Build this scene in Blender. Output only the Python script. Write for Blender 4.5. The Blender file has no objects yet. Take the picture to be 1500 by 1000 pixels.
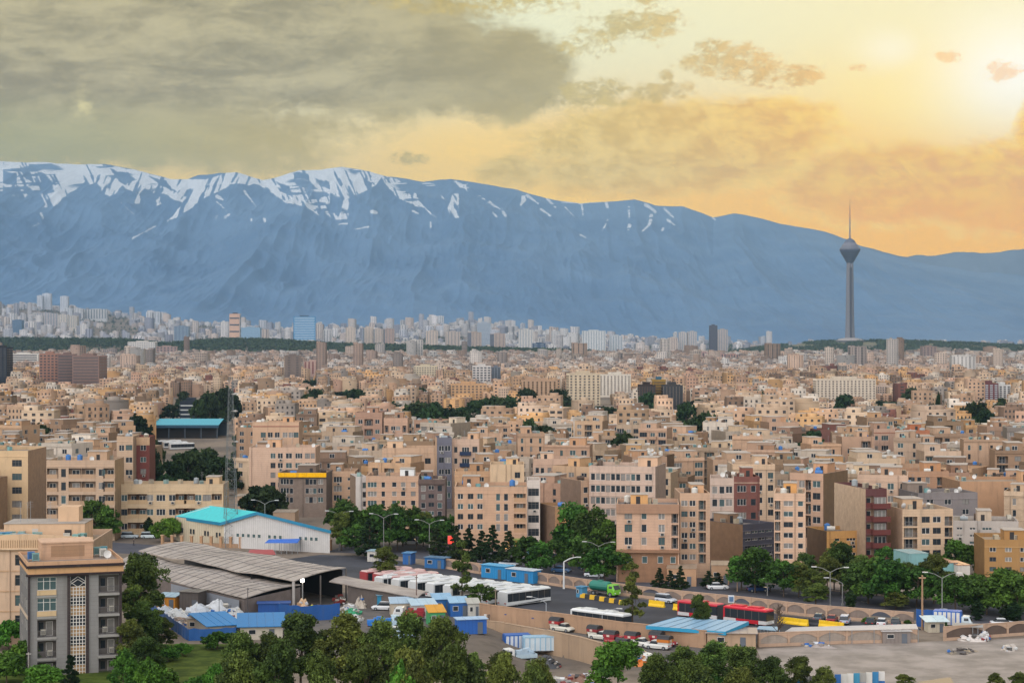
import bpy, math, random
import numpy as np
from mathutils import Vector, Matrix, noise as mnoise

S = bpy.context.scene
COL = S.collection
R = math.radians

# ------------------------------------------------------------------ camera, world, sun, exposure
F, H = 2800.0, 50.0          # focal length in photo pixels (1500 wide), eye height
cam_d = bpy.data.cameras.new('camera'); cam = bpy.data.objects.new('camera', cam_d); COL.objects.link(cam)
cam.location = (0, 0, H); cam.rotation_euler = (R(90), 0, 0)
cam_d.sensor_width = 36; cam_d.lens = F / 1500 * 36
cam_d.clip_start = 1; cam_d.clip_end = 60000
S.camera = cam
S.view_settings.view_transform = 'Standard'; S.view_settings.look = 'None'
S.view_settings.gamma = 1; S.view_settings.exposure = -0.08; S.view_settings.use_curve_mapping = False
S.cycles.use_denoising = True
S.cycles.max_bounces = 5; S.cycles.diffuse_bounces = 2; S.cycles.glossy_bounces = 2
S.cycles.transmission_bounces = 2; S.cycles.transparent_max_bounces = 6; S.cycles.volume_bounces = 0
S.cycles.caustics_reflective = False; S.cycles.caustics_refractive = False

SUN_AZ, SUN_EL = 14.5, 9.0
sun_d = bpy.data.lights.new('sun', 'SUN'); sun_d.energy = 0.8; sun_d.angle = R(12); sun_d.color = (1.0, 0.68, 0.34)
sun = bpy.data.objects.new('sun', sun_d); COL.objects.link(sun)
sun.rotation_euler = Vector((-math.sin(R(SUN_AZ)) * math.cos(R(SUN_EL)), -math.cos(R(SUN_AZ)) * math.cos(R(SUN_EL)), -math.sin(R(SUN_EL)))).to_track_quat('-Z', 'Y').to_euler()
sun.location = (600, 2400, 900)


def lin(c):
    c /= 255.0
    return c / 12.92 if c <= 0.04045 else ((c + 0.055) / 1.055) ** 2.4


def hexc(s, k=1.0):
    return tuple(lin(int(s[i:i + 2], 16)) * k for i in (0, 2, 4))


class NT:
    """small expression helper over a node tree"""
    def __init__(self, nt):
        self.nt = nt

    def n(self, t, **kw):
        nd = self.nt.nodes.new(t)
        for k, v in kw.items():
            setattr(nd, k, v)
        return nd

    def put(self, sock, v):
        if hasattr(v, 'is_output'):
            self.nt.links.new(v, sock)
        else:
            if isinstance(v, tuple) and len(v) == 3 and sock.type == 'RGBA':
                v = v + (1,)
            sock.default_value = v

    def m(self, op, a, b=0.0, c=0.0, clamp=False):
        nd = self.n('ShaderNodeMath', operation=op, use_clamp=clamp)
        self.put(nd.inputs[0], a); self.put(nd.inputs[1], b); self.put(nd.inputs[2], c)
        return nd.outputs[0]

    def vm(self, op, a, b=(0, 0, 0)):
        nd = self.n('ShaderNodeVectorMath', operation=op)
        self.put(nd.inputs[0], a); self.put(nd.inputs[1], b)
        return nd.outputs[0]

    def ss(self, x, lo, hi):
        nd = self.n('ShaderNodeMapRange', interpolation_type='SMOOTHSTEP')
        self.put(nd.inputs[0], x); self.put(nd.inputs[1], lo); self.put(nd.inputs[2], hi)
        nd.inputs[3].default_value = 0; nd.inputs[4].default_value = 1
        return nd.outputs[0]

    def mix(self, f, a, b, blend='MIX'):
        nd = self.n('ShaderNodeMix', data_type='RGBA', blend_type=blend)
        self.put(nd.inputs[0], f); self.put(nd.inputs[6], a); self.put(nd.inputs[7], b)
        return nd.outputs[2]

    def noise(self, vec, scale, detail=4, rough=0.55, dist=0.0):
        nd = self.n('ShaderNodeTexNoise')
        if vec is not None:
            self.put(nd.inputs['Vector'], vec)
        nd.inputs['Scale'].default_value = scale; nd.inputs['Detail'].default_value = detail
        nd.inputs['Roughness'].default_value = rough; nd.inputs['Distortion'].default_value = dist
        return nd.outputs[0]

    def xyz(self, x, y, z=0.0):
        nd = self.n('ShaderNodeCombineXYZ')
        self.put(nd.inputs[0], x); self.put(nd.inputs[1], y); self.put(nd.inputs[2], z)
        return nd.outputs[0]

    def ramp(self, f, stops):
        nd = self.n('ShaderNodeValToRGB')
        e = nd.color_ramp.elements
        while len(e) < len(stops):
            e.new(0.5)
        for i, (p, c) in enumerate(stops):
            e[i].position = p; e[i].color = tuple(c) + (1,) if len(c) == 3 else c
        self.put(nd.inputs[0], f)
        return nd.outputs[0]


def make_world():
    w = bpy.data.worlds.new('World'); S.world = w; w.use_nodes = True
    nt = w.node_tree; nt.nodes.clear(); N = NT(nt)
    tc = N.n('ShaderNodeTexCoord'); d = tc.outputs['Generated']
    sp = N.n('ShaderNodeSeparateXYZ'); nt.links.new(d, sp.inputs[0])
    dx, dy, dz = sp.outputs
    az = N.m('ARCTAN2', dx, dy); el = N.m('ARCSINE', dz)
    U = N.m('MULTIPLY_ADD', az, 28.0, 7.5)       # compass bearing, in hundredths of a photo width
    V = N.m('MULTIPLY_ADD', el, -28.0, 5.0)      # height above the horizon, same unit
    UV = N.xyz(U, V)
    n1 = N.noise(UV, 0.55, 6, 0.6); n2 = N.noise(N.xyz(U, N.m('MULTIPLY', V, 1.6), 7.3), 1.5, 6, 0.62)
    n3 = N.noise(N.xyz(N.m('MULTIPLY', U, .6), N.m('MULTIPLY', V, 1.1), 3.1), 0.9, 7, 0.62)
    # clear sky between the clouds: pale at the left and top, amber low on the right
    fu = N.ss(U, 4.0, 13.5); fv = N.ss(V, 0.4, 3.4)
    top = N.mix(fu, SK('d4dccb'), SK('e6dfc0')); low = N.mix(fu, SK('e6c68a'), SK('fcbf48'))
    sky = N.mix(fv, top, low)
    midglow = N.m('MULTIPLY', N.ss(U, 4.4, 7.0), N.ss(V, 1.3, 2.3))
    sky = N.mix(N.m('MULTIPLY', midglow, .85), sky, N.mix(N.ss(U, 7, 13), SK('f9d38a'), SK('ffc447')))

    def gauss(cx, cy, rx, ry):
        a = N.m('DIVIDE', N.m('SUBTRACT', U, cx), rx); b = N.m('DIVIDE', N.m('SUBTRACT', V, cy), ry)
        return N.m('EXPONENT', N.m('MULTIPLY', N.m('ADD', N.m('MULTIPLY', a, a), N.m('MULTIPLY', b, b)), -1.0))
    sky = N.mix(N.m('MULTIPLY', gauss(13.9, 1.55, 2.2, .85), .9), sky, SK('fce4a0'))
    sky = N.mix(N.m('MULTIPLY', N.m('MAXIMUM', gauss(14.75, 1.25, 1.15, .85), N.m('MULTIPLY', gauss(13.0, .85, .5, .3), .45)), .97), sky, (1.6, 1.5, 1.25))

    def blobs(lst):
        tot = None
        for cx, cy, rx, ry, wt in lst:
            a = N.m('DIVIDE', N.m('SUBTRACT', U, cx), rx); b = N.m('DIVIDE', N.m('SUBTRACT', V, cy), ry)
            q = N.m('SUBTRACT', 1.0, N.m('ADD', N.m('MULTIPLY', a, a), N.m('MULTIPLY', b, b)))
            q = N.m('MULTIPLY', N.m('MAXIMUM', q, -1.2), wt)
            tot = q if tot is None else N.m('MAXIMUM', tot, q)
        return tot
    n4 = N.noise(N.xyz(U, N.m('MULTIPLY', V, 1.5), 2.2), 3.4, 7, .62, .25)
    n5 = N.noise(N.xyz(U, N.m('MULTIPLY', V, 1.9), 9.1), 1.7, 8, .66, .4)
    n6 = N.noise(N.xyz(U, N.m('MULTIPLY', V, 1.6), 4.4), 9.0, 5, .6, .3)
    c0 = lambda n, k: N.m('MULTIPLY', N.m('SUBTRACT', n, .5), k)
    pert = N.m('ADD', c0(n2, 2.6), N.m('ADD', c0(n1, 1.0), c0(n4, 1.5)))
    # far, thin warm banks low on the right
    b2 = blobs([(10.0, 2.15, 2.5, .72, 1.0), (9.2, 2.5, 1.6, .45, .8), (11.3, 1.75, 1.0, .3, .8), (12.9, 2.75, 1.7, .65, 1.0), (14.6, 2.85, 1.3, .75, 1.0),
                (7.5, 2.55, .6, .3, .7), (15.1, 2.15, .45, .6, .9), (17.5, 2.6, 2, 1, 1)])
    d2 = N.ss(N.m('ADD', b2, N.m('ADD', N.m('MULTIPLY', pert, .42), c0(n6, .5))), -.22, .52)
    c2 = N.mix(N.ss(U, 8.0, 14.0), SK('ccb27c'), SK('ebb048'))
    c2 = N.mix(N.m('MULTIPLY', N.ss(N.m('ADD', N.m('MULTIPLY', n5, .55), N.m('MULTIPLY', n4, .45)), .40, .60), .95), c2, N.mix(N.ss(U, 8, 14), SK('e6cc92'), SK('fbcd66')))
    c2 = N.mix(N.m('MULTIPLY', N.ss(V, 2.5, 3.5), .7), c2, SK('fbb544'))
    sky = N.mix(N.m('MULTIPLY', d2, .9), sky, c2)
    rim = N.m('MULTIPLY', N.m('MULTIPLY', N.m('MULTIPLY', d2, N.m('SUBTRACT', 1.0, d2)), 1.7), N.ss(U, 7.5, 13.0))
    sky = N.mix(N.m('MULTIPLY', rim, N.ss(n4, .3, .6)), sky, SK('ffe396'))
    # the heavy grey bank on the left
    b1 = blobs([(2.2, 0.3, 5.4, 1.7, 1.2), (5.6, .95, 2.5, .9, 1.0), (7.3, 1.1, 1.2, .75, 1.0), (1.0, 1.9, 4.4, .75, .8),
                (3.4, 2.2, 1.8, .45, .5), (-4, 1.2, 6, 2.2, 1.2), (3.2, -1.2, 4.4, 1.55, 1.0)])
    d1 = N.ss(N.m('ADD', b1, N.m('ADD', N.m('MULTIPLY', pert, .40), c0(n6, .3))), -.18, .46)
    nl = N.noise(N.xyz(N.m('MULTIPLY', U, .35), N.m('MULTIPLY_ADD', U, .12, N.m('MULTIPLY', V, 1.5)), 6.6), 1.2, 7, .6, .5)
    g1 = N.mix(N.ss(N.m('ADD', N.m('MULTIPLY', nl, .6), N.m('MULTIPLY', n5, .4)), .38, .62), SK('8b8983'), SK('b3ad99'))
    g1 = N.mix(N.m('MULTIPLY', N.ss(U, 4.2, 8.6), .6), g1, SK('aaa083'))
    g1 = N.mix(N.m('MULTIPLY', N.ss(V, 1.3, 2.2), .8), g1, N.mix(N.ss(U, .5, 5.2), SK('a4a68c'), SK('c0b084')))
    sky = N.mix(N.m('MULTIPLY', d1, .96), sky, g1)
    slit = gauss(1.36, 1.62, .16, .17)
    sky = N.mix(N.m('MULTIPLY', slit, N.ss(n2, .38, .6)), sky, SK('e6dcae'))
    # small broken cumulus in the clear gap
    b3 = blobs([(9.2, .45, .85, .28, 1), (9.6, .38, .45, .22, 1), (8.6, .7, .5, .18, .8), (8.7, 1.4, .65, .26, 1), (9.7, 1.37, .5, .2, 1),
                (10.6, .95, .7, .26, .9), (11.1, 1.15, .5, .22, 1), (11.65, 1.2, .4, .24, 1), (10.4, .75, .35, .15, .9), (9.4, .05, .4, .12, .8),
                (14.5, 1.2, .3, .16, 1.1), (13.8, .96, .22, .09, .9), (12.5, 1.1, .2, .07, .8), (15.1, .1, .3, .15, 1), (5.98, 2.33, .35, .13, 1),
                (6.9, .1, 1.5, .2, .8), (9.75, 1.15, .14, .1, .8)])
    d3 = N.ss(N.m('ADD', b3, N.m('ADD', c0(n4, 3.6), N.m('ADD', c0(n2, 1.2), c0(n6, 2.2)))), -.1, 1.1)
    c3 = N.mix(N.ss(U, 8.5, 14.5), SK('ac9f7c'), SK('e8ae48'))
    c3 = N.mix(N.m('MULTIPLY', N.ss(n4, .42, .62), .6), c3, N.mix(N.ss(U, 8, 14), SK('ccbd90'), SK('f6b855')))
    sky = N.mix(N.m('MULTIPLY', d3, N.m('MULTIPLY_ADD', N.ss(U, 11.5, 13), -.3, .8)), sky, c3)
    # out of frame: high open sky, and a bright lobe added to light the facades
    st = N.n('ShaderNodeTexSky', sky_type='NISHITA', sun_disc=False)
    st.sun_elevation = R(SUN_EL); st.sun_rotation = R(SUN_AZ); st.altitude = 1500; st.dust_density = 3
    nish = N.mix(1.0, st.outputs[0], (.10, .10, .10), 'MULTIPLY')
    hi = N.ss(el, R(14), R(40)); back = N.ss(N.m('MULTIPLY', dy, -1.0), -.75, .35)
    dt = N.n('ShaderNodeVectorMath', operation='DOT_PRODUCT'); nt.links.new(d, dt.inputs[0]); dt.inputs[1].default_value = Vector((-.50, -.80, .33)).normalized()
    lobe = N.ss(dt.outputs['Value'], .05, .95)
    bright = N.mix(lobe, SKY_HIGH, SKY_BACK)
    bright = N.mix(N.m('MULTIPLY', N.ss(n1, .35, .7), .25), bright, N.mix(lobe, (.5, .52, .55), (2.35, 2.25, 2.22)))
    bright = N.mix(1.0, bright, nish, 'ADD')
    sky = N.mix(N.m('MAXIMUM', hi, back), sky, bright)
    sky = N.mix(N.ss(N.m('MULTIPLY', el, -1.0), R(.5), R(4)), sky, (.2, .17, .14))
    bg = N.n('ShaderNodeBackground'); N.put(bg.inputs[0], sky); bg.inputs[1].default_value = 1.0
    out = N.n('ShaderNodeOutputWorld'); nt.links.new(bg.outputs[0], out.inputs[0])
    w.cycles.sampling_method = 'MANUAL'; w.cycles.sample_map_resolution = 1024


def SK(c):
    """radiance of the sky behind the air, for a colour seen through it"""
    return tuple(max((v - a) / .54, 0.0) for v, a in zip(hexc(c), (.06, .105, .185)))


SKY_HIGH = (.62, .64, .68)
SKY_BACK = (3.2, 3.05, 3.02)
make_world()

# ------------------------------------------------------------------ helpers


def P(px, py, z=0.0):
    """point of the plane at height z seen at photo pixel (px, py)"""
    Y = (H - z) * F / (py - 500.0)
    return Vector(((px - 750.0) / F * Y, Y, z))


def PY(px, Y, z=0.0):
    return Vector(((px - 750.0) / F * Y, Y, z))


def pix(v):
    return 750 + F * v[0] / v[1], 500 + F * (H - v[2]) / v[1]


MATS = {}


def mat(name, rgb=(.5, .5, .5), rough=.8, metal=0.0, nz=0.0, scale=1.0, rgb2=None, bump=0.0, attr=False, stretch=None, streak=0.0, spec=.5, emit=None, tile=None, fine=0.0):
    """procedural material: base colour (or the mesh's own 'Col'), mottled by noise, streaked by weather"""
    if name in MATS:
        return MATS[name]
    m = bpy.data.materials.new(name); m.use_nodes = True; MATS[name] = m
    nt = m.node_tree; N = NT(nt); b = nt.nodes['Principled BSDF']
    tc = N.n('ShaderNodeTexCoord'); ob = tc.outputs['Object']
    if attr:
        a = N.n('ShaderNodeAttribute', attribute_name='Col'); base = a.outputs['Color']
    else:
        base = tuple(rgb) + (1,)
    v = ob
    if stretch:
        v = N.vm('MULTIPLY', ob, stretch)
    if nz or rgb2:
        f = N.noise(v, scale, 5, .6)
        if rgb2:
            base = N.mix(N.ss(f, .35, .65), base, tuple(rgb2) + (1,))
        else:
            k = N.m('MULTIPLY_ADD', N.m('SUBTRACT', f, .5), 3.0 * nz, 1.0)
            base = N.mix(1.0, base, N.xyz(k, k, k), 'MULTIPLY')
    if streak:
        f = N.noise(N.vm('MULTIPLY', ob, (1.1, 1.1, .12)), 1.0, 4, .6)
        base = N.mix(N.m('MULTIPLY', N.ss(f, .5, .78), streak), base, (.10, .08, .065, 1))
    if fine:
        f = N.noise(ob, 9.0, 2, .7)
        k = N.m('MULTIPLY_ADD', N.m('SUBTRACT', f, .5), 2.5 * fine, 1.0)
        base = N.mix(1.0, base, N.xyz(k, k, k), 'MULTIPLY')
    if tile:      # horizontal courses of stone / brick
        s = N.n('ShaderNodeSeparateXYZ'); nt.links.new(ob, s.inputs[0])
        g = N.m('ABSOLUTE', N.m('SUBTRACT', N.m('FRACT', N.m('DIVIDE', s.outputs[2], tile)), .5))
        base = N.mix(N.m('MULTIPLY', N.ss(g, .40, .48), .22), base, (.12, .09, .07, 1))
    N.put(b.inputs['Base Color'], base)
    b.inputs['Roughness'].default_value = rough; b.inputs['Metallic'].default_value = metal
    b.inputs['Specular IOR Level'].default_value = spec
    if emit:
        b.inputs['Emission Color'].default_value = tuple(emit[:3]) + (1,); b.inputs['Emission Strength'].default_value = emit[3]
    if bump:
        bp = N.n('ShaderNodeBump'); bp.inputs['Strength'].default_value = .6; bp.inputs['Distance'].default_value = bump
        nt.links.new(N.noise(v, scale * 2.2, 5, .65), bp.inputs['Height']); nt.links.new(bp.outputs[0], b.inputs['Normal'])
    return m


ALB = 0.76   # photo brightness -> surface colour
mat('plaster', attr=True, nz=.13, scale=.35, streak=.38, rough=.9, spec=.2, fine=.06)
mat('stone', attr=True, nz=.12, scale=.5, streak=.28, rough=.75, spec=.3, tile=.6, fine=.08)
mat('brick', attr=True, nz=.22, scale=.8, streak=.35, rough=.95, spec=.15, tile=.3, fine=.16)
mat('roofing', attr=True, nz=.25, scale=.3, streak=0, rough=.9, spec=.2)
mat('painted_metal', attr=True, nz=.08, scale=.8, streak=.2, rough=.5, spec=.4)
mat('glass', (.025, .03, .035), rough=.15, spec=.35)
mat('glass_green', (.06, .095, .095), rough=.15, spec=.4)
mat('curtain_glass', (.19, .175, .155), rough=.3, nz=.35, scale=2.0)
mat('dark_inside', (.03, .026, .024), rough=.9)
mat('frame_white', (.62, .58, .52), rough=.5)
mat('frame_dark', (.10, .085, .075), rough=.5)
mat('rail', (.13, .12, .115), rough=.5)
mat('steel', (.30, .31, .32), rough=.45, metal=.6)
mat('rubber', (.02, .02, .02), rough=.8)
mat('paint', attr=True, rough=.3, spec=.5, nz=.05, scale=1.5)
mat('lamp_lens', (.75, .75, .72), rough=.3)


class MB:
    """collects faces with a material and a colour; build() links them as ONE mesh object"""
    def __init__(s, m='plaster', c=(.5, .5, .5)):
        s.v, s.f, s.mi, s.c, s.mats, s.cur, s.col = [], [], [], [], [], m, c

    def use(s, m=None, c=None):
        if m: s.cur = m
        if c is not None: s.col = c
        return s

    def face(s, pts):
        if s.cur not in s.mats: s.mats.append(s.cur)
        n = len(s.v); s.v += [tuple(p) for p in pts]
        s.f.append(tuple(range(n, n + len(pts)))); s.mi.append(s.mats.index(s.cur)); s.c.append(s.col)

    def mesh(s, vs, fs):
        if s.cur not in s.mats: s.mats.append(s.cur)
        n = len(s.v); s.v += [tuple(p) for p in vs]
        for f in fs:
            s.f.append(tuple(i + n for i in f)); s.mi.append(s.mats.index(s.cur)); s.c.append(s.col)

    def box(s, x0, x1, y0, y1, z0, z1, M=None):
        vs = [(x0, y0, z0), (x1, y0, z0), (x1, y1, z0), (x0, y1, z0), (x0, y0, z1), (x1, y0, z1), (x1, y1, z1), (x0, y1, z1)]
        if M is not None: vs = [M @ Vector(v) for v in vs]
        s.mesh(vs, [(0, 3, 2, 1), (4, 5, 6, 7), (0, 1, 5, 4), (1, 2, 6, 5), (2, 3, 7, 6), (3, 0, 4, 7)])

    def tube(s, p, q, r0, r1=None, n=6, cap=True):
        p, q = Vector(p), Vector(q); r1 = r0 if r1 is None else r1
        a = (q - p).normalized(); u = a.orthogonal().normalized(); w = a.cross(u)
        vs = []
        for c, r in ((p, r0), (q, r1)):
            for i in range(n):
                t = 2 * math.pi * i / n
                vs.append(c + u * (math.cos(t) * r) + w * (math.sin(t) * r))
        fs = [(i, (i + 1) % n, n + (i + 1) % n, n + i) for i in range(n)]
        if cap: fs += [tuple(range(n - 1, -1, -1)), tuple(range(n, 2 * n))]
        s.mesh(vs, fs)

    def lathe(s, prof, n=16, c=(0, 0, 0)):
        vs = []
        for r, z in prof:
            for i in range(n):
                t = 2 * math.pi * i / n
                vs.append((c[0] + r * math.cos(t), c[1] + r * math.sin(t), c[2] + z))
        fs = []
        for k in range(len(prof) - 1):
            for i in range(n):
                j = (i + 1) % n
                fs.append((k * n + i, k * n + j, (k + 1) * n + j, (k + 1) * n + i))
        fs += [tuple(range(n - 1, -1, -1)), tuple(range((len(prof) - 1) * n, len(prof) * n))]
        s.mesh(vs, fs)

    def prism(s, poly, z0, z1):
        n = len(poly)
        vs = [(x, y, z0) for x, y in poly] + [(x, y, z1) for x, y in poly]
        s.mesh(vs, [tuple(range(n - 1, -1, -1)), tuple(range(n, 2 * n))] + [(i, (i + 1) % n, n + (i + 1) % n, n + i) for i in range(n)])

    def data(s, name):
        me = bpy.data.meshes.new(name); me.from_pydata(s.v, [], s.f)
        for m in s.mats: me.materials.append(MATS[m])
        me.polygons.foreach_set('material_index', s.mi)
        a = me.attributes.new('Col', 'FLOAT_COLOR', 'FACE')
        a.data.foreach_set('color', [x for c in s.c for x in (c[0], c[1], c[2], 1.0)])
        return me

    def build(s, name, parent=None):
        return link(name, s.data(name), parent)


def link(name, me, parent=None):
    o = bpy.data.objects.new(name, me); COL.objects.link(o)
    if parent: o.parent = parent
    return o


def tag(o, label=None, cat=None, group=None, kind=None):
    if label: o['label'] = label
    if cat: o['category'] = cat
    if group: o['group'] = group
    if kind: o['kind'] = kind
    return o


def thing(name, loc, rz=0.0, label=None, cat=None, group=None):
    o = bpy.data.objects.new(name, None); COL.objects.link(o)
    o.location = loc; o.rotation_euler = (0, 0, rz); o.empty_display_size = .5
    return tag(o, label, cat, group)


def kids(o):
    return KIDS.get(o.name, [])


def copy_tree(o, loc=None, rz=None):
    def rec(src, par):
        c = src.copy(); COL.objects.link(c)
        if par: c.parent = par
        for ch in src.children: rec(ch, c)
        return c
    c = rec(o, None)
    if loc is not None: c.location = loc
    if rz is not None: c.rotation_euler = (0, 0, rz)
    return c


def grid_mesh(name, Vx, faces, mats, smooth=True, attrs=None):
    me = bpy.data.meshes.new(name)
    nv, nf = len(Vx), len(faces)
    me.vertices.add(nv); me.vertices.foreach_set('co', np.asarray(Vx, np.float32).ravel())
    k = faces.shape[1]
    me.loops.add(nf * k); me.loops.foreach_set('vertex_index', faces.astype(np.int32).ravel())
    me.polygons.add(nf); me.polygons.foreach_set('loop_start', np.arange(0, nf * k, k, dtype=np.int32))
    me.update(calc_edges=True)
    for m in mats: me.materials.append(MATS[m])
    if smooth: me.polygons.foreach_set('use_smooth', np.ones(nf, bool))
    return me


def sstep(x, a, b):
    t = np.clip((np.asarray(x, float) - a) / (b - a), 0, 1)
    return t * t * (3 - 2 * t)


def vnoise(x, y, seed=0):
    """value noise on arrays"""
    xi = np.floor(x).astype(np.int64); yi = np.floor(y).astype(np.int64)
    fx = x - xi; fy = y - yi; fx = fx * fx * (3 - 2 * fx); fy = fy * fy * (3 - 2 * fy)

    def h(a, b):
        n = (a * 374761393 + b * 668265263 + seed * 974634777) & 0x7fffffff
        n = ((n ^ (n >> 13)) * 1274126177) & 0x7fffffff
        return ((n ^ (n >> 16)) & 0xffff) / 65535.0
    return (h(xi, yi) * (1 - fx) + h(xi + 1, yi) * fx) * (1 - fy) + (h(xi, yi + 1) * (1 - fx) + h(xi + 1, yi + 1) * fx) * fy


def fbm(x, y, seed=0, oct=5, ridge=False):
    s = np.zeros_like(np.asarray(x, float)); a = .5
    for k in range(oct):
        n = vnoise(x, y, seed + k)
        s = s + a * ((1 - np.abs(2 * n - 1)) if ridge else n)
        x = x * 2.03 + 11.7; y = y * 2.03 + 5.3; a *= .5
    return s
# ------------------------------------------------------------------ terrain
# height of the land: flat yard and plain, a low wooded rise, the slope of the northern suburbs, the tower's hill


def land(X, Y):
    X = np.asarray(X, float); Y = np.asarray(Y, float)
    px = 750 + F * X / np.maximum(Y, 50)
    z = 12 * sstep(Y, 2600, 4300)
    crest = np.interp(px, [-600, 0, 180, 240, 330, 400, 500, 600, 700, 850, 930, 1100], [56, 50, 48, 38, 49, 47, 36, 33, 27, 21, 10, 2])
    z = np.maximum(z, z * 0 + crest * np.exp(-((Y - 4650) / 330.0) ** 2) * (Y < 4650) + (crest * .75 + .25 * crest * np.exp(-((Y - 4650) / 330.0) ** 2)) * (Y >= 4650) * np.exp(-((Y - 4650) / 2600.0) ** 2))
    A = np.interp(px, [-900, -100, 0, 100, 250, 330, 420, 520, 600, 680, 800, 950, 1100, 1600, 2400], [300, 235, 205, 185, 125, 108, 82, 90, 112, 118, 72, 36, 18, 28, 60])
    z = z + A * sstep(Y, 5200, 9000)
    hillx = np.interp(px, [1040, 1120, 1180, 1230, 1300, 1400, 1480, 1600, 1800], [0, 32, 44, 50, 50, 44, 36, 28, 0])
    z = np.maximum(z, hillx * np.exp(-((Y - 5950) / 420.0) ** 2))
    return z


# the lorry lot sits below the pick-up lane, behind a retaining wall
WLINE = [P(706, 914), P(740, 917), P(800, 928), P(850, 938), P(892, 950), P(905, 962)]
LOWPOLY = [(p.x + 1.2, p.y + 1.3) for p in WLINE] + [(10, 262), (6, 150), (-40, 150), (-26, 270), (-16, 318), (-8.2, 335)]


def in_poly(x, y, poly):
    r = np.zeros(np.shape(x), bool); n = len(poly)
    for i in range(n):
        x0, y0 = poly[i]; x1, y1 = poly[(i + 1) % n]
        c = ((y0 > y) != (y1 > y)) & (x < (x1 - x0) * (y - y0) / ((y1 - y0) if y1 != y0 else 1e-9) + x0)
        r ^= c
    return r


def near_z(x, y):
    x = np.asarray(x, float); y = np.asarray(y, float)
    px = 750 + F * x / np.maximum(y, 50)
    return np.where(in_poly(x, y, LOWPOLY), -3.4 * sstep(px, 690, 800), 0.0)


def gz(x, y):
    return float(land(x, y) + (near_z(x, y) if y < 420 else 0))


def ground_material():
    m = bpy.data.materials.new('ground_earth'); m.use_nodes = True; MATS['ground_earth'] = m
    N = NT(m.node_tree); b = m.node_tree.nodes['Principled BSDF']
    g = N.n('ShaderNodeNewGeometry'); pos = g.outputs['Position']
    f = N.noise(pos, .02, 6, .6); f2 = N.noise(pos, .35, 5, .65)
    base = N.mix(N.ss(f, .4, .62), hexc('8f8070', .8), hexc('70665c', .8))
    base = N.mix(N.m('MULTIPLY', N.ss(f2, .45, .7), .5), base, hexc('5a5146', .8))
    a = N.n('ShaderNodeAttribute', attribute_name='green')
    gr = N.mix(N.ss(f2, .35, .65), hexc('3c4c1a', .75), hexc('5c6a2a', .75))
    base = N.mix(N.ss(N.m('ADD', a.outputs['Fac'], N.m('MULTIPLY', N.m('SUBTRACT', f2, .5), .8)), .35, .65), base, gr)
    N.put(b.inputs['Base Color'], base); b.inputs['Roughness'].default_value = .95; b.inputs['Specular IOR Level'].default_value = .1


ground_material()
xs = np.concatenate([np.arange(-9000, -1000, 200), np.arange(-1000, -140, 40), np.arange(-140, 140, 1.5), np.arange(140, 1000, 40), np.arange(1000, 9001, 200)])
ys = np.concatenate([np.arange(-400, 200, 40), np.arange(200, 420, 1.5), np.arange(420, 1000, 20), np.arange(1000, 9600, 60)])
gx, gy = np.meshgrid(xs, ys)
gzv = land(gx, gy) + np.where(gy < 420, near_z(gx, gy), 0)
nx, ny = len(xs), len(ys)
ii = np.arange(nx * ny).reshape(ny, nx)
gf = np.stack([ii[:-1, :-1], ii[:-1, 1:], ii[1:, 1:], ii[1:, :-1]], -1).reshape(-1, 4)
me = grid_mesh('ground', np.stack([gx, gy, gzv], -1).reshape(-1, 3), gf, ['ground_earth'], smooth=False)
gpx = 750 + F * gx / np.maximum(gy, 50)
green = sstep(5 - np.abs(gpx - 300) / 30, 0, 2.5) * (gy < 316) + (gpx < 330) * (gy < 300) + .45 * np.exp(-((gy - 4650) / 420.0) ** 2) + .5 * np.exp(-((gy - 5900) / 420.0) ** 2) * (gpx > 1050) + .3 * (gpx > 1190) * (gy < 300)
at = me.attributes.new('green', 'FLOAT', 'POINT'); at.data.foreach_set('value', green.ravel().astype(np.float32))
tag(link('ground', me), kind='structure')


# ------------------------------------------------------------------ mountains
def rock_material(name, snow=True, c1='6f7480', c2='565c68'):
    m = bpy.data.materials.new(name); m.use_nodes = True; MATS[name] = m
    N = NT(m.node_tree); b = m.node_tree.nodes['Principled BSDF']
    g = N.n('ShaderNodeNewGeometry'); pos = g.outputs['Position']
    f = N.noise(pos, .0016, 8, .62); f2 = N.noise(pos, .012, 6, .65)
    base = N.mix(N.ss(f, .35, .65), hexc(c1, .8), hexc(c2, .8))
    base = N.mix(N.m('MULTIPLY', N.ss(f2, .5, .75), .2), base, hexc('8a93a0', .8))
    if snow:
        a = N.n('ShaderNodeAttribute', attribute_name='snow')
        k = N.ss(N.m('ADD', a.outputs['Fac'], N.m('MULTIPLY', N.m('SUBTRACT', f2, .5), .55)), .32, .70)
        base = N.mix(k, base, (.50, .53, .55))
    N.put(b.inputs['Base Color'], base); b.inputs['Roughness'].default_value = .95; b.inputs['Specular IOR Level'].default_value = .1


rock_material('haze_tinted_snowy_rock', True, '67839f', '597694')  # the blue of distant haze is put into this rock colour
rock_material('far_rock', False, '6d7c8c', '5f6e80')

CREST = [(-900, 300), (-500, 255), (-200, 238), (0, 235), (60, 238), (110, 241), (150, 240), (200, 250), (250, 263), (275, 262), (290, 256), (345, 253), (385, 263), (410, 258), (440, 249), (470, 249), (500, 245), (540, 250), (570, 258), (620, 266), (660, 261), (700, 268), (760, 279), (800, 290), (850, 298), (900, 296), (930, 293), (960, 300), (1000, 302), (1045, 319), (1075, 312), (1110, 318), (1160, 331), (1210, 340), (1240, 350), (1290, 372), (1350, 385), (1420, 396), (1500, 405), (1700, 425), (2100, 440), (2600, 450)]
CRX, CRY = np.array(CREST, float).T
YC, YB = 13800.0, 8600.0
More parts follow.
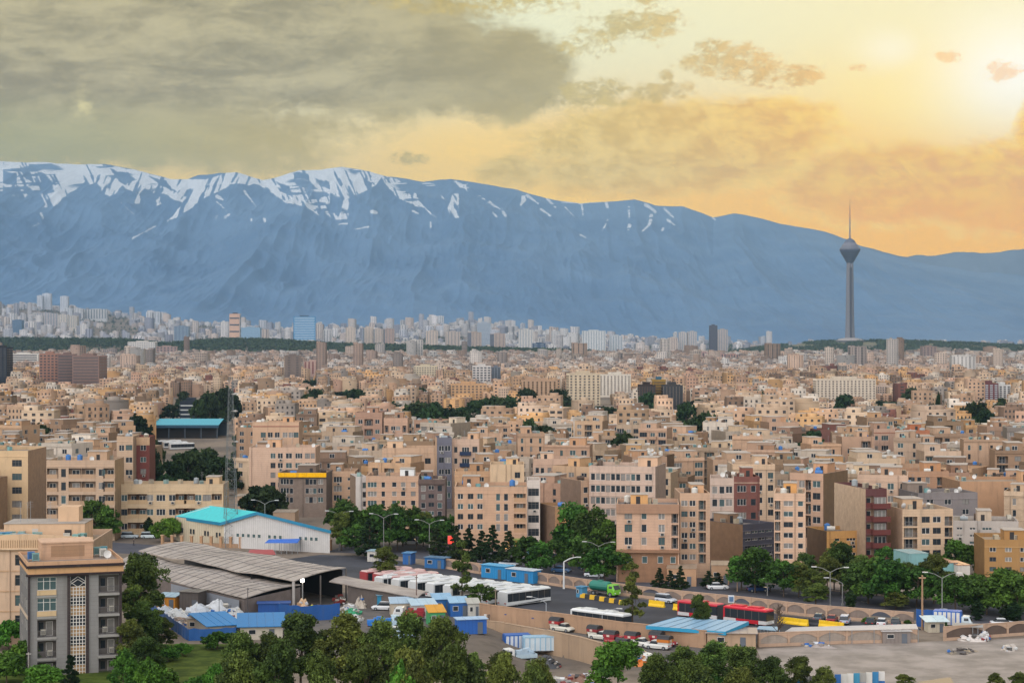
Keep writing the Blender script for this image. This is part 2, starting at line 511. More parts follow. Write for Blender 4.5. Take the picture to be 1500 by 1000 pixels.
# snow fields and bare patches of the range, as bearings and heights seen from the city
SNOW = [[(-5, 234), (60, 237), (150, 240), (152, 249), (135, 258), (120, 270), (108, 280), (92, 290), (76, 302), (62, 308), (70, 297), (64, 287), (50, 280), (36, 272), (22, 278), (10, 274), (-5, 280)],
        [(60, 284), (74, 292), (86, 298), (70, 304)], [(20, 284), (34, 279), (44, 284), (30, 292), (18, 292)],
        [(140, 240), (172, 244), (210, 251), (232, 262), (252, 270), (266, 284), (272, 298), (262, 297), (246, 287), (234, 282), (236, 300), (226, 302), (230, 286), (212, 276), (206, 283), (205, 298), (198, 298), (192, 280), (180, 270), (172, 282), (160, 288), (150, 280), (140, 268), (132, 272), (126, 268)],
        [(205, 250), (250, 262), (276, 262), (300, 262), (335, 252), (350, 252), (376, 262), (392, 264), (372, 270), (345, 270), (326, 277), (308, 288), (292, 296), (272, 310), (252, 322), (246, 325), (256, 312), (266, 300), (262, 286), (246, 274), (222, 262)],
        [(366, 262), (386, 262), (412, 257), (442, 248), (502, 244), (540, 250), (560, 257), (552, 270), (538, 280), (522, 286), (512, 293), (510, 310), (512, 332), (496, 329), (488, 320), (474, 309), (462, 304), (468, 315), (446, 304), (420, 296), (404, 288), (388, 276), (372, 270)],
        [(556, 254), (580, 262), (600, 272), (608, 282), (612, 294), (628, 308), (642, 321), (618, 304), (598, 298), (584, 291), (572, 278), (562, 266)],
        [(612, 264), (636, 268), (646, 280), (652, 293), (640, 286), (628, 277)], [(662, 284), (671, 283), (670, 300), (673, 319), (661, 319), (655, 303)], [(666, 266), (684, 270), (700, 284), (726, 299), (700, 289), (682, 278)],
        [(716, 277), (734, 282), (730, 294)], [(768, 284), (776, 288), (762, 304), (756, 306)]]
BARE = [[(432, 252), (454, 254), (452, 262), (432, 262)], [(430, 263), (452, 264), (466, 276), (450, 276), (434, 270)], [(452, 280), (478, 282), (484, 288), (460, 292)], [(484, 284), (499, 288), (500, 304), (496, 320), (486, 308), (482, 300)], [(404, 266), (424, 274), (430, 288), (412, 282)], [(460, 260), (484, 268), (486, 278), (470, 272)],
        [(30, 244), (44, 252), (50, 268), (36, 262)], [(52, 250), (70, 256), (80, 280), (66, 278)], [(160, 247), (186, 254), (200, 262), (184, 270), (170, 262)], [(216, 257), (240, 264), (262, 284), (240, 274)], [(276, 255), (300, 254), (294, 262), (278, 264)], [(118, 280), (140, 268), (150, 282), (140, 300), (110, 300)], [(4, 248), (24, 254), (24, 270), (4, 268)], [(508, 292), (540, 286), (556, 300), (520, 312)]]
TONGUES = [([(228, 331), (194, 349)], 3, 2), ([(60, 312), (63, 320)], 3, 2), ([(56, 328), (45, 335)], 3, 2), ([(358, 280), (370, 296), (378, 306)], 3, 1.5), ([(318, 288), (326, 292)], 5, 4), ([(318, 296), (332, 308)], 2.5, 1.5), ([(330, 318), (336, 314)], 4, 2), ([(316, 319), (318, 318)], 4, 3), ([(368, 321), (368, 324)], 3, 2), ([(387, 321), (388, 324)], 4, 3),
           ([(176, 296), (196, 314)], 2, 1), ([(668, 266), (706, 290), (738, 310)], 4, 2.5), ([(736, 308), (740, 316)], 5, 4), ([(722, 312), (728, 318)], 4, 2), ([(772, 286), (788, 298)], 4, 2.5), ([(792, 306), (806, 316)], 4, 3), ([(802, 292), (814, 304)], 4, 2), ([(852, 298), (854, 314)], 3.5, 2), ([(828, 304), (840, 316)], 2.5, 1.5), ([(888, 296), (890, 306)], 5, 3), ([(890, 323), (882, 338)], 3, 2),
           ([(921, 304), (922, 320)], 4, 2.5), ([(922, 330), (920, 336)], 5, 3), ([(946, 300), (960, 310)], 5, 3), ([(954, 316), (952, 328), (940, 340)], 5, 3), ([(974, 306), (986, 318)], 4, 3), ([(978, 322), (994, 334)], 4, 2), ([(972, 334), (970, 338)], 4, 3), ([(1019, 326), (1021, 331)], 5, 4), ([(1044, 319), (1048, 322)], 3, 2), ([(540, 332), (520, 336)], 2, 1), ([(604, 309), (612, 313)], 3, 2), ([(631, 326), (631, 333)], 2.5, 2), ([(850, 344), (858, 348)], 2.5, 1.5), ([(545, 310), (552, 312)], 5, 3),
           ([(822, 296), (850, 298), (880, 296)], 1.6, 1.4)]


def mountain():
    us = np.concatenate([np.linspace(-900, -60, 90), np.arange(-59, 1560, 1.05), np.linspace(1562, 2400, 80)]); ts = np.concatenate([np.linspace(0, 1.0, 300), np.linspace(1.01, 1.25, 12)])
    U, T = np.meshgrid(us, ts)
    Y = YB + (YC - YB) * T
    X = (U - 750) / F * Y
    cz = H + (500 - np.interp(U, CRX, CRY)) / F * YC
    base = land(X, np.minimum(Y, 9500.0)) - 14
    # spurs run down towards the city; the domain is bent so they are not parallel
    wx = X / 900.0 + .5 * fbm(X / 2600.0, Y / 2600.0, 5, 3)
    rid = fbm(wx * 1.0, Y / 5200.0 + 3, 21, 5, True)
    fine = fbm(X / 260.0 + .4 * rid * 3, Y / 700.0, 31, 5, True)
    prof = np.where(T <= 1, (T ** 1.28) * .9 + .1 * sstep(T, .0, 1.0), 1 - (T - 1) * 1.5)
    rel = np.sin(np.clip(T, 0, 1) * math.pi) ** .8
    Z = base + (cz - base) * prof
    Z = Z + rel * (rid - .62) * 420 * (cz / 1300.0) + rel * (fine - .6) * 85 * (cz / 1300.0)
    near = np.exp(-((T - 1) / .05) ** 2)
    Z = Z + near * (fbm(X / 160., Y / 160., 9, 3) - .45) * 26
    Z = np.where(T > 1, np.minimum(Z, cz - (T - 1) * 900), Z)
    px = 750 + F * X / Y; py = 500 + F * (H - Z) / Y
    # snow: fields under the crest, long tongues in the gullies, rock bands showing through
    band = fbm(px / 60.0 + 3, py / 3.6 + px / 70.0, 53, 3); big = fbm(px / 55.0, py / 40.0, 59, 2)
    ax = px + 9 * (fbm(px / 11., py / 11., 61, 3) - .44); ay = py + 7 * (fbm(px / 13. + 9, py / 9., 63, 3) - .44)
    s = np.zeros_like(px)
    for poly in SNOW: s = np.maximum(s, in_poly(ax, ay, poly) * 1.0)
    for poly in BARE: s = np.where(in_poly(ax, ay, poly), np.minimum(s, .0), s)
    s = s * (1 - sstep(band, .43, .49) * sstep(big, .34, .50))
    crest_gap = py - np.interp(px, CRX, CRY)
    streak = np.where(fbm(px / 160., py / 300., 71, 2) > .45, fbm(px / 5.5 + py / 12., py / 26., 73, 4), fbm(px / 5.5 - py / 12., py / 26., 75, 4))
    s = s * sstep(streak + .10 * (py < np.interp(px, CRX, CRY) + 16), .36, .44)
    far_snow = (px < 5) * (crest_gap < 45) * (fbm(px / 22. - py / 30., py / 60., 41, 4) > .42) * (1 - sstep(band, .5, .57))
    s = np.maximum(s, far_snow)
    wob = 2.6 * (fbm(px / 7.0, py / 7.0, 61, 3) - .45)
    for pts, w0, w1 in TONGUES:
        n = len(pts) - 1
        for i in range(n):
            (x0, y0), (x1, y1) = pts[i], pts[i + 1]
            L2 = (x1 - x0) ** 2 + (y1 - y0) ** 2
            t = np.clip(((px - x0) * (x1 - x0) + (py - y0) * (y1 - y0)) / L2, 0, 1)
            dd = np.hypot(px - x0 - t * (x1 - x0), py - y0 - t * (y1 - y0)) + wob
            s = np.maximum(s, np.where(dd < (w0 + (w1 - w0) * (i + t) / n) * .55, .60, 0) * (1 - .7 * sstep(band, .54, .62)))
    me = grid_mesh('mountain', np.stack([X, Y, Z], -1).reshape(-1, 3), _gridf(len(us), len(ts)), ['haze_tinted_snowy_rock'])
    a = me.attributes.new('snow', 'FLOAT', 'POINT'); a.data.foreach_set('value', np.clip(s, 0, 1).ravel().astype(np.float32))
    tag(link('mountain_range', me), kind='structure')


def _gridf(nx, ny):
    i = np.arange(nx * ny).reshape(ny, nx)
    return np.stack([i[:-1, :-1], i[:-1, 1:], i[1:, 1:], i[1:, :-1]], -1).reshape(-1, 4)


def far_range():
    us = np.linspace(900, 2600, 500); ts = np.linspace(0, 1.2, 40)
    U, T = np.meshgrid(us, ts); Y = 14300 + 1300 * T; X = (U - 750) / F * Y
    cr = np.interp(U, [900, 1200, 1240, 1290, 1330, 1350, 1370, 1410, 1450, 1500, 1560, 1700, 2600], [420, 362, 352, 365, 374, 371, 373, 366, 368, 361, 366, 345, 380])
    cz = H + (500 - cr) / F * 15600
    Z = -20 + (cz + 20) * np.where(T <= 1, T ** 1.1, 1 - (T - 1) * 2) + np.sin(np.clip(T, 0, 1) * math.pi) * (fbm(X / 700., Y / 2500., 71, 5, True) - .6) * 260
    Z = Z + np.exp(-((T - 1) / .06) ** 2) * (fbm(X / 220., Y / 220., 77, 4) - .47) * 44
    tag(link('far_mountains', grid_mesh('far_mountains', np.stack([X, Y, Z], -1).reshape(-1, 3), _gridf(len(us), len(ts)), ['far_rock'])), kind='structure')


mountain(); far_range()

# the air between here and the mountains
def haze():
    m = bpy.data.materials.new('haze_air'); m.use_nodes = True; nt = m.node_tree; nt.nodes.clear(); MATS['haze_air'] = m
    v = nt.nodes.new('ShaderNodeVolumePrincipled'); o = nt.nodes.new('ShaderNodeOutputMaterial')
    v.inputs['Color'].default_value = HAZE_COL + (1,); v.inputs['Density'].default_value = HAZE_D; v.inputs['Anisotropy'].default_value = HAZE_G
    nt.links.new(v.outputs[0], o.inputs['Volume'])
    b = MB('haze_air'); b.box(-11000, 11000, -900, 15900, -24, 1480)
    o = b.build('haze'); tag(o, kind='stuff')


HAZE_COL, HAZE_D, HAZE_G = (.31, .53, .86), 5.1e-5, 0.5
haze()
# ------------------------------------------------------------------ buildings
WIN = {}


def window_mesh(w, h, style, glass):
    """frame with mullions in slot 0, returned with the pane as a second mesh"""
    k = (round(w, 1), round(h, 1), style, glass)
    if k in WIN: return WIN[k]
    w, h = k[0], k[1]
    fr = 'frame_dark' if style.endswith('d') else 'frame_white'
    b = MB(fr); t = .055
    b.box(-w / 2, w / 2, -.05, .03, 0, t); b.box(-w / 2, w / 2, -.05, .03, h - t, h)
    b.box(-w / 2, -w / 2 + t, -.049, .029, t, h - t); b.box(w / 2 - t, w / 2, -.049, .029, t, h - t)
    n = max(1, int(round(w / .8)))
    for i in range(1, n):
        x = -w / 2 + w * i / n; b.box(x - .04, x + .04, -.048, .028, t, h - t)
    if style[0] == 'x':
        b.box(-w / 2 + t, w / 2 - t, -.047, .027, h * .68 - .03, h * .68 + .03)
    p = MB(glass); p.box(-w / 2 + .02, w / 2 - .02, -.012, .012, .02, h - .02)
    WIN[k] = (b.data('window'), p.data('pane'))
    return WIN[k]


RAIL = {}


def railing_mesh(w, h=1.0, solid=None):
    k = (round(w, 1), h, solid)
    if k in RAIL: return RAIL[k]
    w = k[0]
    if solid:
        b = MB('plaster', solid); b.box(-w / 2, w / 2, -.06, .06, 0, h); b.use(c=tuple(x * 1.1 for x in solid)); b.box(-w / 2 - .02, w / 2 + .02, -.09, .09, h, h + .07)
    else:
        b = MB('rail'); b.box(-w / 2, w / 2, -.03, .03, h - .06, h); b.box(-w / 2, w / 2, -.03, .03, .05, .1)
        n = max(2, int(w / .18))
        for i in range(n + 1):
            x = -w / 2 + .02 + (w - .04) * i / n; b.box(x - .015, x + .015, -.015, .015, .1, h - .06)
    RAIL[k] = b.data('balcony_railing')
    return RAIL[k]


def shared(name, fn, _c={}):
    if name not in _c: _c[name] = fn()
    return _c[name]


def m_cooler(c):
    b = MB('painted_metal', c); b.box(-.5, .5, -.45, .45, .35, 1.35)
    b.use(c=tuple(x * .8 for x in c)); b.box(-.53, .53, -.48, .48, 1.35, 1.42)
    b.use('dark_inside')
    for i in range(5):
        z = .5 + i * .16; b.box(-.4, .4, -.47, -.455, z, z + .07); b.box(.505, .52, -.38, .38, z, z + .07)
    b.use('steel')
    for x in (-.42, .42):
        for y in (-.38, .38): b.box(x - .03, x + .03, y - .03, y + .03, 0, .35)
    return b.data('air_cooler')


def m_tank(c, vertical=True):
    b = MB('painted_metal', c)
    if vertical:
        b.lathe([(.62, .3), (.68, .34), (.68, 1.5), (.55, 1.68), (.25, 1.76), (.25, 1.84)], 14)
    else:
        b.tube((-.9, 0, .85), (.9, 0, .85), .55, n=14); b.box(-.2, .2, -.2, .2, 1.38, 1.48)
    b.use('steel'); b.box(-.6, -.5, -.5, .5, 0, .32); b.box(.5, .6, -.5, .5, 0, .32)
    return b.data('water_tank')


def m_dish():
    b = MB('painted_metal', hexc('d8d4cc', .8)); b.tube((0, .1, 0), (0, .1, .9), .04)
    vs, fs, n = [], [], 12
    for k, (r, d) in enumerate([(0.02, 0), (.3, .05), (.6, .2)]):
        for i in range(n):
            t = 2 * math.pi * i / n; vs.append((r * math.cos(t), -.05 - d + .25 * r * math.sin(t), 1.0 + r * math.sin(t)))
    for k in range(2):
        for i in range(n): fs.append((k * n + i, k * n + (i + 1) % n, (k + 1) * n + (i + 1) % n, (k + 1) * n + i))
    fs.append(tuple(range(n))); b.mesh(vs, fs); b.tube((0, -.05, .95), (0, -.5, 1.2), .02)
    return b.data('satellite_dish')


def m_acu():
    b = MB('painted_metal', hexc('c9c3b6', .75)); b.box(-.42, .42, -.52, -.1, -.62, 0); b.use('dark_inside'); b.box(-.3, .3, -.535, -.521, -.54, -.08); b.use('steel'); b.box(-.36, -.3, -.5, -.005, -.68, -.62); b.box(.3, .36, -.5, -.005, -.68, -.62)
    return b.data('air_conditioner')


def m_mast():
    b = MB('steel'); b.tube((0, 0, 0), (0, 0, 3.4), .03)
    for z in (2.4, 2.8, 3.2): b.tube((-.5, 0, z), (.5, 0, z), .015, n=4)
    return b.data('antenna')


def roof_items(root, w, d, h, rng, n):
    spots = []
    for _ in range(n * 4):
        x, y = rng.uniform(-w / 2 + 1, w / 2 - 1), rng.uniform(-d / 2 + 1, d / 2 - 1)
        if all(abs(x - a) + abs(y - b) > 1.9 for a, b in spots): spots.append((x, y))
        if len(spots) >= n: break
    for x, y in spots:
        r = rng.random()
        if r < .5:
            c = rng.choice(['b9a98e', 'c8c0ae', '8fa9a2', '77a3a0', 'a89c88'])
            o = link('air_cooler', shared('cool' + c, lambda: m_cooler(hexc(c, .8))), root)
        elif r < .72:
            c = rng.choice(['d5d0c4', '3f78b8', '9aa0a0', '5c4a3c']); vt = rng.random() < .6
            o = link('water_tank', shared('tank%s%d' % (c, vt), lambda: m_tank(hexc(c, .8), vt)), root)
        elif r < .9: o = link('satellite_dish', shared('dish', m_dish), root)
        else: o = link('antenna', shared('mast', m_mast), root)
        o.location = (x, y, h + .02); o.rotation_euler = (0, 0, rng.choice([0, .3, -.4, 1.57, 2.6, 3.4]) + rng.uniform(-.2, .2))


SIDES = {'front': lambda w, d: ((-w / 2, -d / 2), (1, 0), (0, -1), w, 0.0), 'right': lambda w, d: ((w / 2, -d / 2), (0, 1), (1, 0), d, math.pi / 2),
         'left': lambda w, d: ((-w / 2, d / 2), (0, -1), (-1, 0), d, -math.pi / 2), 'back': lambda w, d: ((w / 2, d / 2), (-1, 0), (0, 1), w, math.pi)}
KW = {'w': (.85, 1.6), 's': (1.3, .85), 't': (.45, 2.05), 'v': (.75, 1.75), 'n': (.7, 1.7), 'l': (.12, 2.55), 'b': (.12, 2.2), 'k': (.3, 2.3)}
KWID = {'w': 1.5, 's': .8, 't': 1.3, 'v': 2.6, 'n': .7, 'l': 3.0, 'b': 1.6, 'k': 2.0}


def wall_sides(wb, w, d, h, side, holes, mt, c, loggia_c):
    (ox, oy), (ux, uy), (nx_, ny_), L, _ = SIDES[side](w, d)

    def pt(u, z, r=0.0): return (ox + ux * u - nx_ * r, oy + uy * u - ny_ * r, z)
    us = sorted({0, L} | {round(x, 3) for q in holes for x in q[:2]}); zs = sorted({0, h} | {round(x, 3) for q in holes for x in q[2:4]})
    hs = [(round(a, 3), round(b_, 3), round(c_, 3), round(e, 3), r, k) for a, b_, c_, e, r, k in holes]
    wb.use(mt, c)
    for j in range(len(zs) - 1):
        run = None
        for i in range(len(us) - 1):
            um, zm = (us[i] + us[i + 1]) / 2, (zs[j] + zs[j + 1]) / 2
            inside = any(q[0] < um < q[1] and q[2] < zm < q[3] for q in hs)
            if not inside:
                if run is None: run = us[i]
                if i == len(us) - 2: wb.face([pt(run, zs[j]), pt(us[-1], zs[j]), pt(us[-1], zs[j + 1]), pt(run, zs[j + 1])])
            elif run is not None:
                wb.face([pt(run, zs[j]), pt(us[i], zs[j]), pt(us[i], zs[j + 1]), pt(run, zs[j + 1])]); run = None
    for a, b_, z0, z1, r, k in hs:
        lg = k in 'lb'
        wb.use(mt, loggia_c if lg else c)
        wb.face([pt(a, z0), pt(a, z1), pt(a, z1, r), pt(a, z0, r)]); wb.face([pt(b_, z0, r), pt(b_, z1, r), pt(b_, z1), pt(b_, z0)])
        wb.face([pt(a, z0), pt(a, z0, r), pt(b_, z0, r), pt(b_, z0)]); wb.face([pt(a, z1, r), pt(a, z1), pt(b_, z1), pt(b_, z1, r)])
        if not lg: wb.use('dark_inside')
        wb.face([pt(a, z0, r), pt(b_, z0, r), pt(b_, z1, r), pt(a, z1, r)])


def building(name, loc, rz, w, d, h, floors, c, cs=None, cols=(), side_cols=None, gh=3.0, top=.5, skip=(), mt='stone', mts='brick', seed=1, label=None, cat='apartment block',
             group=None, roof_c=None, items=4, head=True, par=.8, bands=True, trim=None, detail=2, wstyle='w', cornice=None, head_c=None, railc=None, panes=True, loggia_c=None, glass=None, extra=None):
    """cols: (place along the wall 0..1, width or 0, kind) repeated on every storey"""
    rng = random.Random(seed)
    root = thing(name, loc, rz, label, cat, group)
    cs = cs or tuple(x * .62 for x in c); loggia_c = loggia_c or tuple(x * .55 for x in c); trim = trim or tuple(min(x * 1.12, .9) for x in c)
    fh = (h - gh - top) / max(floors, 1)
    wb = MB(mt, c); ob = []
    sc_ = {'front': cols}
    if side_cols: sc_.update(side_cols)
    for sd in ('front', 'right', 'left', 'back'):
        (ox, oy), (ux, uy), (nx_, ny_), L, ang = SIDES[sd](w, d)
        holes = []
        for ci, (fr, ww, kind) in enumerate(sc_.get(sd, ())):
            ww = (ww or KWID[kind]) * (1.22 if kind in 'wsn' else 1.08); u = fr * L
            a, b_ = max(u - ww / 2, .15), min(u + ww / 2, L - .15)
            if b_ - a < .3: continue
            for fl in range(floors):
                if (sd, ci, fl) in skip or (ci, fl) in skip and sd == 'front': continue
                if detail < 2 and rng.random() < .09: continue
                zb = gh + fl * fh; s0, hh = KW[kind]; hh = min(hh, fh - s0 - .25)
                r = .22 if kind not in 'lb' else 1.25
                if kind == 'b': r = .22
                holes.append((a, b_, zb + s0, zb + s0 + hh, r, 'l' if kind == 'l' else 'w'))
                ob.append((ox + ux * u, oy + uy * u, nx_, ny_, ang, b_ - a, zb + s0, hh, kind))
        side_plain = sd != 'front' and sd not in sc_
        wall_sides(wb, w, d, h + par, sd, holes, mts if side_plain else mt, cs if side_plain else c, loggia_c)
    if bands:
        wb.use(mt, trim)
        for fl in range(floors + 1):
            z = gh + fl * fh
            if bands == 1 and fl not in (0, floors): continue
            wb.box(-w / 2 - .004, w / 2 + .004, -d / 2 - .09, -d / 2 - .003, z - .28, z - .06)
    if cornice:
        cc, ch, cd = cornice
        wb.use(mt, cc); wb.box(-w / 2 - .03, w / 2 + .03, -d / 2 - cd, -d / 2 - .012, h + par - ch, h + par - .003)
    wb.build('wall', root)
    rb = MB('roofing', roof_c or hexc(rng.choice(['a8937c', '97897a', 'b09a80', '8b8078', 'b8a896']), .7))
    t = .22
    rb.box(-w / 2 + t, w / 2 - t, -d / 2 + t, d / 2 - t, h - .15, h)
    rb.use(mt, tuple(x * .9 for x in c))
    for x0, x1, y0, y1 in ((-w / 2 + .005, w / 2 - .005, -d / 2 + .004, -d / 2 + t), (-w / 2 + .005, w / 2 - .005, d / 2 - t, d / 2 - .004), (-w / 2 + .004, -w / 2 + t, -d / 2 + t, d / 2 - t), (w / 2 - t, w / 2 - .004, -d / 2 + t, d / 2 - t)):
        rb.box(x0, x1, y0, y1, h - .1, h + par + .04)
    rb.build('roof', root)
    if detail < 2 and w > 7 and rng.random() < .6:     # a set-back upper storey over part of the roof
        ku = rng.uniform(.85, 1.12); ub = MB('plaster', tuple(v * ku for v in c)); ww = w * rng.uniform(.4, .68); x0 = rng.choice([-w / 2 + .4, w / 2 - ww - .4]); y0 = -d / 2 + rng.uniform(1.2, d * .35); uh = h + rng.uniform(2.5, 3.0)
        ub.box(x0, x0 + ww, y0, d / 2 - .5, h + .002, uh); ub.use('roofing', (.36, .31, .26)); ub.box(x0 - .12, x0 + ww + .12, y0 - .12, d / 2 - .38, uh, uh + .14)
        ub.build('upper_storey', root); head = head and rng.random() < .3
        fm, pm = window_mesh(1.6, 1.3, 'w', 'glass'); o = link('window', fm, root); o.location = (x0 + ww * .5, y0 - .05, h + .8); link('pane', pm, o)
    if head and w > 6:
        hw, hd, hh = min(w * .42, rng.uniform(3.2, 5.5)), min(d * .5, rng.uniform(4, 7)), rng.uniform(2.3, 2.9)
        hx, hy = rng.uniform(-w / 2 + hw / 2 + .4, w / 2 - hw / 2 - .4), rng.uniform(-d * .12, d / 2 - hd / 2 - .4)
        hb = MB('plaster', head_c or tuple(min(x * y, .8) for x, y in zip(c, rng.choice([(1.15, 1.02, .85), (1.0, .95, .9), (1.2, 1.2, 1.15), (.75, .7, .65)]))))
        hb.box(hx - hw / 2, hx + hw / 2, hy - hd / 2, hy + hd / 2, h + .003, h + hh)
        hb.use('roofing', (.35, .3, .25)); hb.box(hx - hw / 2 - .15, hx + hw / 2 + .15, hy - hd / 2 - .15, hy + hd / 2 + .15, h + hh, h + hh + .15)
        hb.use('dark_inside'); dx = rng.uniform(-.25, .25) * hw; hb.box(hx + dx - .45, hx + dx + .45, hy - hd / 2 - .02, hy - hd / 2 + .01, h + .1, h + 2.0)
        hb.build('stair_head', root)
    for x, y, nx_, ny_, ang, ww, z, hh, kind in ob:
        gl = glass or rng.choice(['glass', 'glass', 'glass', 'curtain_glass', 'glass_green'])
        if kind in 'wstvnk':
            fm, pm = window_mesh(ww, hh, wstyle + ('d' if rng.random() < .2 else ''), gl)
            if detail >= 1:
                o = link('window', fm, root); o.location = (x - nx_ * .12, y - ny_ * .12, z); o.rotation_euler = (0, 0, ang)
                q = link('pane', pm, o)
        elif kind == 'l':
            fm, pm = window_mesh(min(ww * .55, 2.2), 2.05, 'w', gl)
            o = link('balcony_door', fm, root); o.location = (x - nx_ * 1.2, y - ny_ * 1.2, z + .02); o.rotation_euler = (0, 0, ang); link('pane', pm, o)
            o = link('balcony_railing', railing_mesh(ww - .04, .95, railc), root); o.location = (x - nx_ * .09, y - ny_ * .09, z + .005); o.rotation_euler = (0, 0, ang)
        elif kind == 'b':
            fm, pm = window_mesh(ww, hh, 'w', gl)
            o = link('balcony_door', fm, root); o.location = (x - nx_ * .12, y - ny_ * .12, z); o.rotation_euler = (0, 0, ang); link('pane', pm, o)
            bw = ww + 1.2; rc = railc or tuple(v * .9 for v in c)

            def mk():
                b = MB('plaster', rc); b.box(-bw / 2, bw / 2, -1.15, -.003, -.18, 0); b.box(-bw / 2, bw / 2, -1.15, -1.03, 0, .95)
                b.box(-bw / 2, -bw / 2 + .12, -1.03, -.003, 0, .95); b.box(bw / 2 - .12, bw / 2, -1.03, -.003, 0, .95); return b.data('balcony')
            o = link('balcony', shared('balc%.1f%s' % (bw, rc), mk), root); o.location = (x, y, z - .04); o.rotation_euler = (0, 0, ang)
    for x, y, nx_, ny_, ang, ww, z, hh, kind in ob:
        if kind in 'wv' and rng.random() < .14:
            o = link('air_conditioner', shared('acu', m_acu), root); o.location = (x + (ww * .1 if abs(ny_) > .5 else 0), y, z - .12); o.rotation_euler = (0, 0, ang)
    pb = MB('painted_metal', tuple(v * .6 for v in c))
    for k in range(2):
        u = rng.uniform(-w / 2 + .3, w / 2 - .3)
        if all(abs(u - q[0]) > q[5] / 2 + .15 for q in ob if q[3] < -.5): pb.tube((u, -d / 2 - .14, .2), (u, -d / 2 - .14, h + par), .07, n=6)
    if pb.f: pb.build('drain_pipe', root)
    if items: roof_items(root, w, d, h, rng, items)
    return root


FOOT = []      # (x, y, radius) of everything the filler must stay clear of
HERO = []      # (px centre, py base, short name) anchors for the descriptions of the blocks behind


def hero(x0, x1, yb, yt, deg, d, floors, colour, cols, label, short=None, side=None, cs=None, name='apartment_block', **kw):
    """a block whose front runs from photo column x0 to x1, its foot at row yb, its parapet at row yt, turned by deg"""
    th = R(deg); A = P(x0, yb); c, s = math.cos(th), math.sin(th)
    k1 = (x1 - 750) / F
    w = (k1 * A.y - A.x) / (c - k1 * s)
    par = kw.pop('par', .8)
    h = H - (yt - 500) / F * A.y - par
    ctr = A + Vector((c * w / 2 - s * d / 2, s * w / 2 + c * d / 2, 0))
    r = math.hypot(w, d) / 2
    FOOT.append((ctr.x, ctr.y, w / 2, d / 2, th))
    if short: HERO.append(((x0 + x1) / 2, yb, short))
    col = hexc(colour, ALB); col = (col[0] * .97, col[1] * 1.0, col[2] * 1.06)
    n = 'apartment_block'
    return building(name, ctr, th, w, d, h, floors, col, hexc(cs, ALB) if cs else None, cols, side, label=label, par=par, seed=int(x0 * 7 + yb), **kw)


def even(n, kind, w=0, a=0.0, b=1.0):
    return [(a + (b - a) * (i + .5) / n, w, kind) for i in range(n)]


BR = '8d735d'   # bare brick of party walls
# front row, left to right
hero(-60, 41, 775, 660, 0, 20, 5, 'dcb98c', [(.52, 2.2, 'v'), (.84, 2.4, 'v'), (.2, 2.2, 'v')], 'cream five-storey block cut by the left edge above the cornice block', 'left-edge cream block', cs='a88a70', gh=1.5, mt='plaster', wstyle='xd')
hero(68, 168, 792, 674, 2, 14, 5, 'c9a888', [(.08, 3, 'l'), (.25, 1.1, 't'), (.42, 3, 'l'), (.62, 3.2, 'l'), (.79, .7, 'n'), (.835, .7, 'n'), (.93, 3, 'l')], 'tan apartment block with stacked deep loggias and paired slit windows', 'loggia block', gh=2.2, railc=hexc('c2a080', ALB), items=7, cs='a58868')
hero(171, 195, 748, 639, 3, 13, 5, 'cfae8c', [(.3, 1.2, 'n'), (.75, 1.6, 'w')], 'narrow cream block wedged between the loggia block and the maroon one', None, gh=2.4, items=3)
hero(195, 219, 745, 640, 3, 13, 5, '834b42', [(.62, 1.4, 'w')], 'maroon brick block with one column of small white windows', 'maroon block', gh=2.4, cornice=(hexc('d0ac88', ALB), 2.4, .06), bands=0, items=3, mt='brick', head_c=hexc('d0ac88', ALB))
hero(168, 327, 786, 709, 1, 11, 3, 'd8b990', even(2, 'w', 1.9, 0, .1) + [(.17, 2.6, 'l'), (.25, 2.6, 'l'), (.325, 1.4, 'w'), (.425, 1.9, 'w'), (.53, 1.4, 'w'), (.61, 2.6, 'l'), (.69, 2.6, 'l'), (.77, 1.4, 'w'), (.85, 1.8, 'w'), (.94, 2.4, 'l')], 'long low three-storey beige block behind the turquoise hall', 'long beige block', gh=1.0, top=.7, items=10, railc=hexc('d0b088', ALB), loggia_c=hexc('8a6a50', ALB))
hero(365, 462, 748, 655, 0, 14, 5, 'd9b394', [(.36, 1.2, 'w'), (.47, 1.2, 'w'), (.6, 1.5, 'w'), (.75, 1.7, 'w'), (.88, 1.2, 'w'), (.96, 1.0, 'w')], 'cream block with a tall blank left wall and windows only on the right', 'half-blank cream block', gh=3.2, items=5, bands=0, trim=hexc('8a7360', ALB))
hero(408, 478, 757, 692, -3, 13, 3, '8f7c6c', [(.13, 2.2, 'v'), (.27, .8, 'n'), (.60, .8, 'n'), (.68, .8, 'n'), (.76, .8, 'n'), (.88, 1.2, 'w')], 'grey-brown block under a bright yellow roof canopy', 'yellow-topped block', gh=3.4, mt='brick', bands=0, cornice=(hexc('f2b414', .9), 1.2, .9), items=6, par=1.0)
hero(478, 520, 752, 690, 0, 13, 3, 'cfa783', [(.4, 2.2, 'v'), (.8, .8, 's')], 'narrow tan block joined to the right of the yellow-topped block', None, gh=3.0, items=3)
hero(521, 537, 776, 698, 12, 12, 4, 'd8cdbf', [(.82, .9, 'n')], 'thin white block squeezed beside a bare brick party wall', 'thin white block', cs='8c7562', gh=3.0, bands=0, head=False, items=1, mt='plaster')
hero(536, 613, 778, 697, 0, 14, 4, 'cfa685', [(.12, 2.2, 'v'), (.33, .8, 'n'), (.54, 1.0, 'w'), (.71, 1.0, 'w'), (.9, 1.0, 'w')], 'tan block carrying a white prefabricated storey on its roof', 'white-topped tan block', gh=3.6, bands=2, items=3, extra='hut', head_c=hexc('d8d8d4', .9))
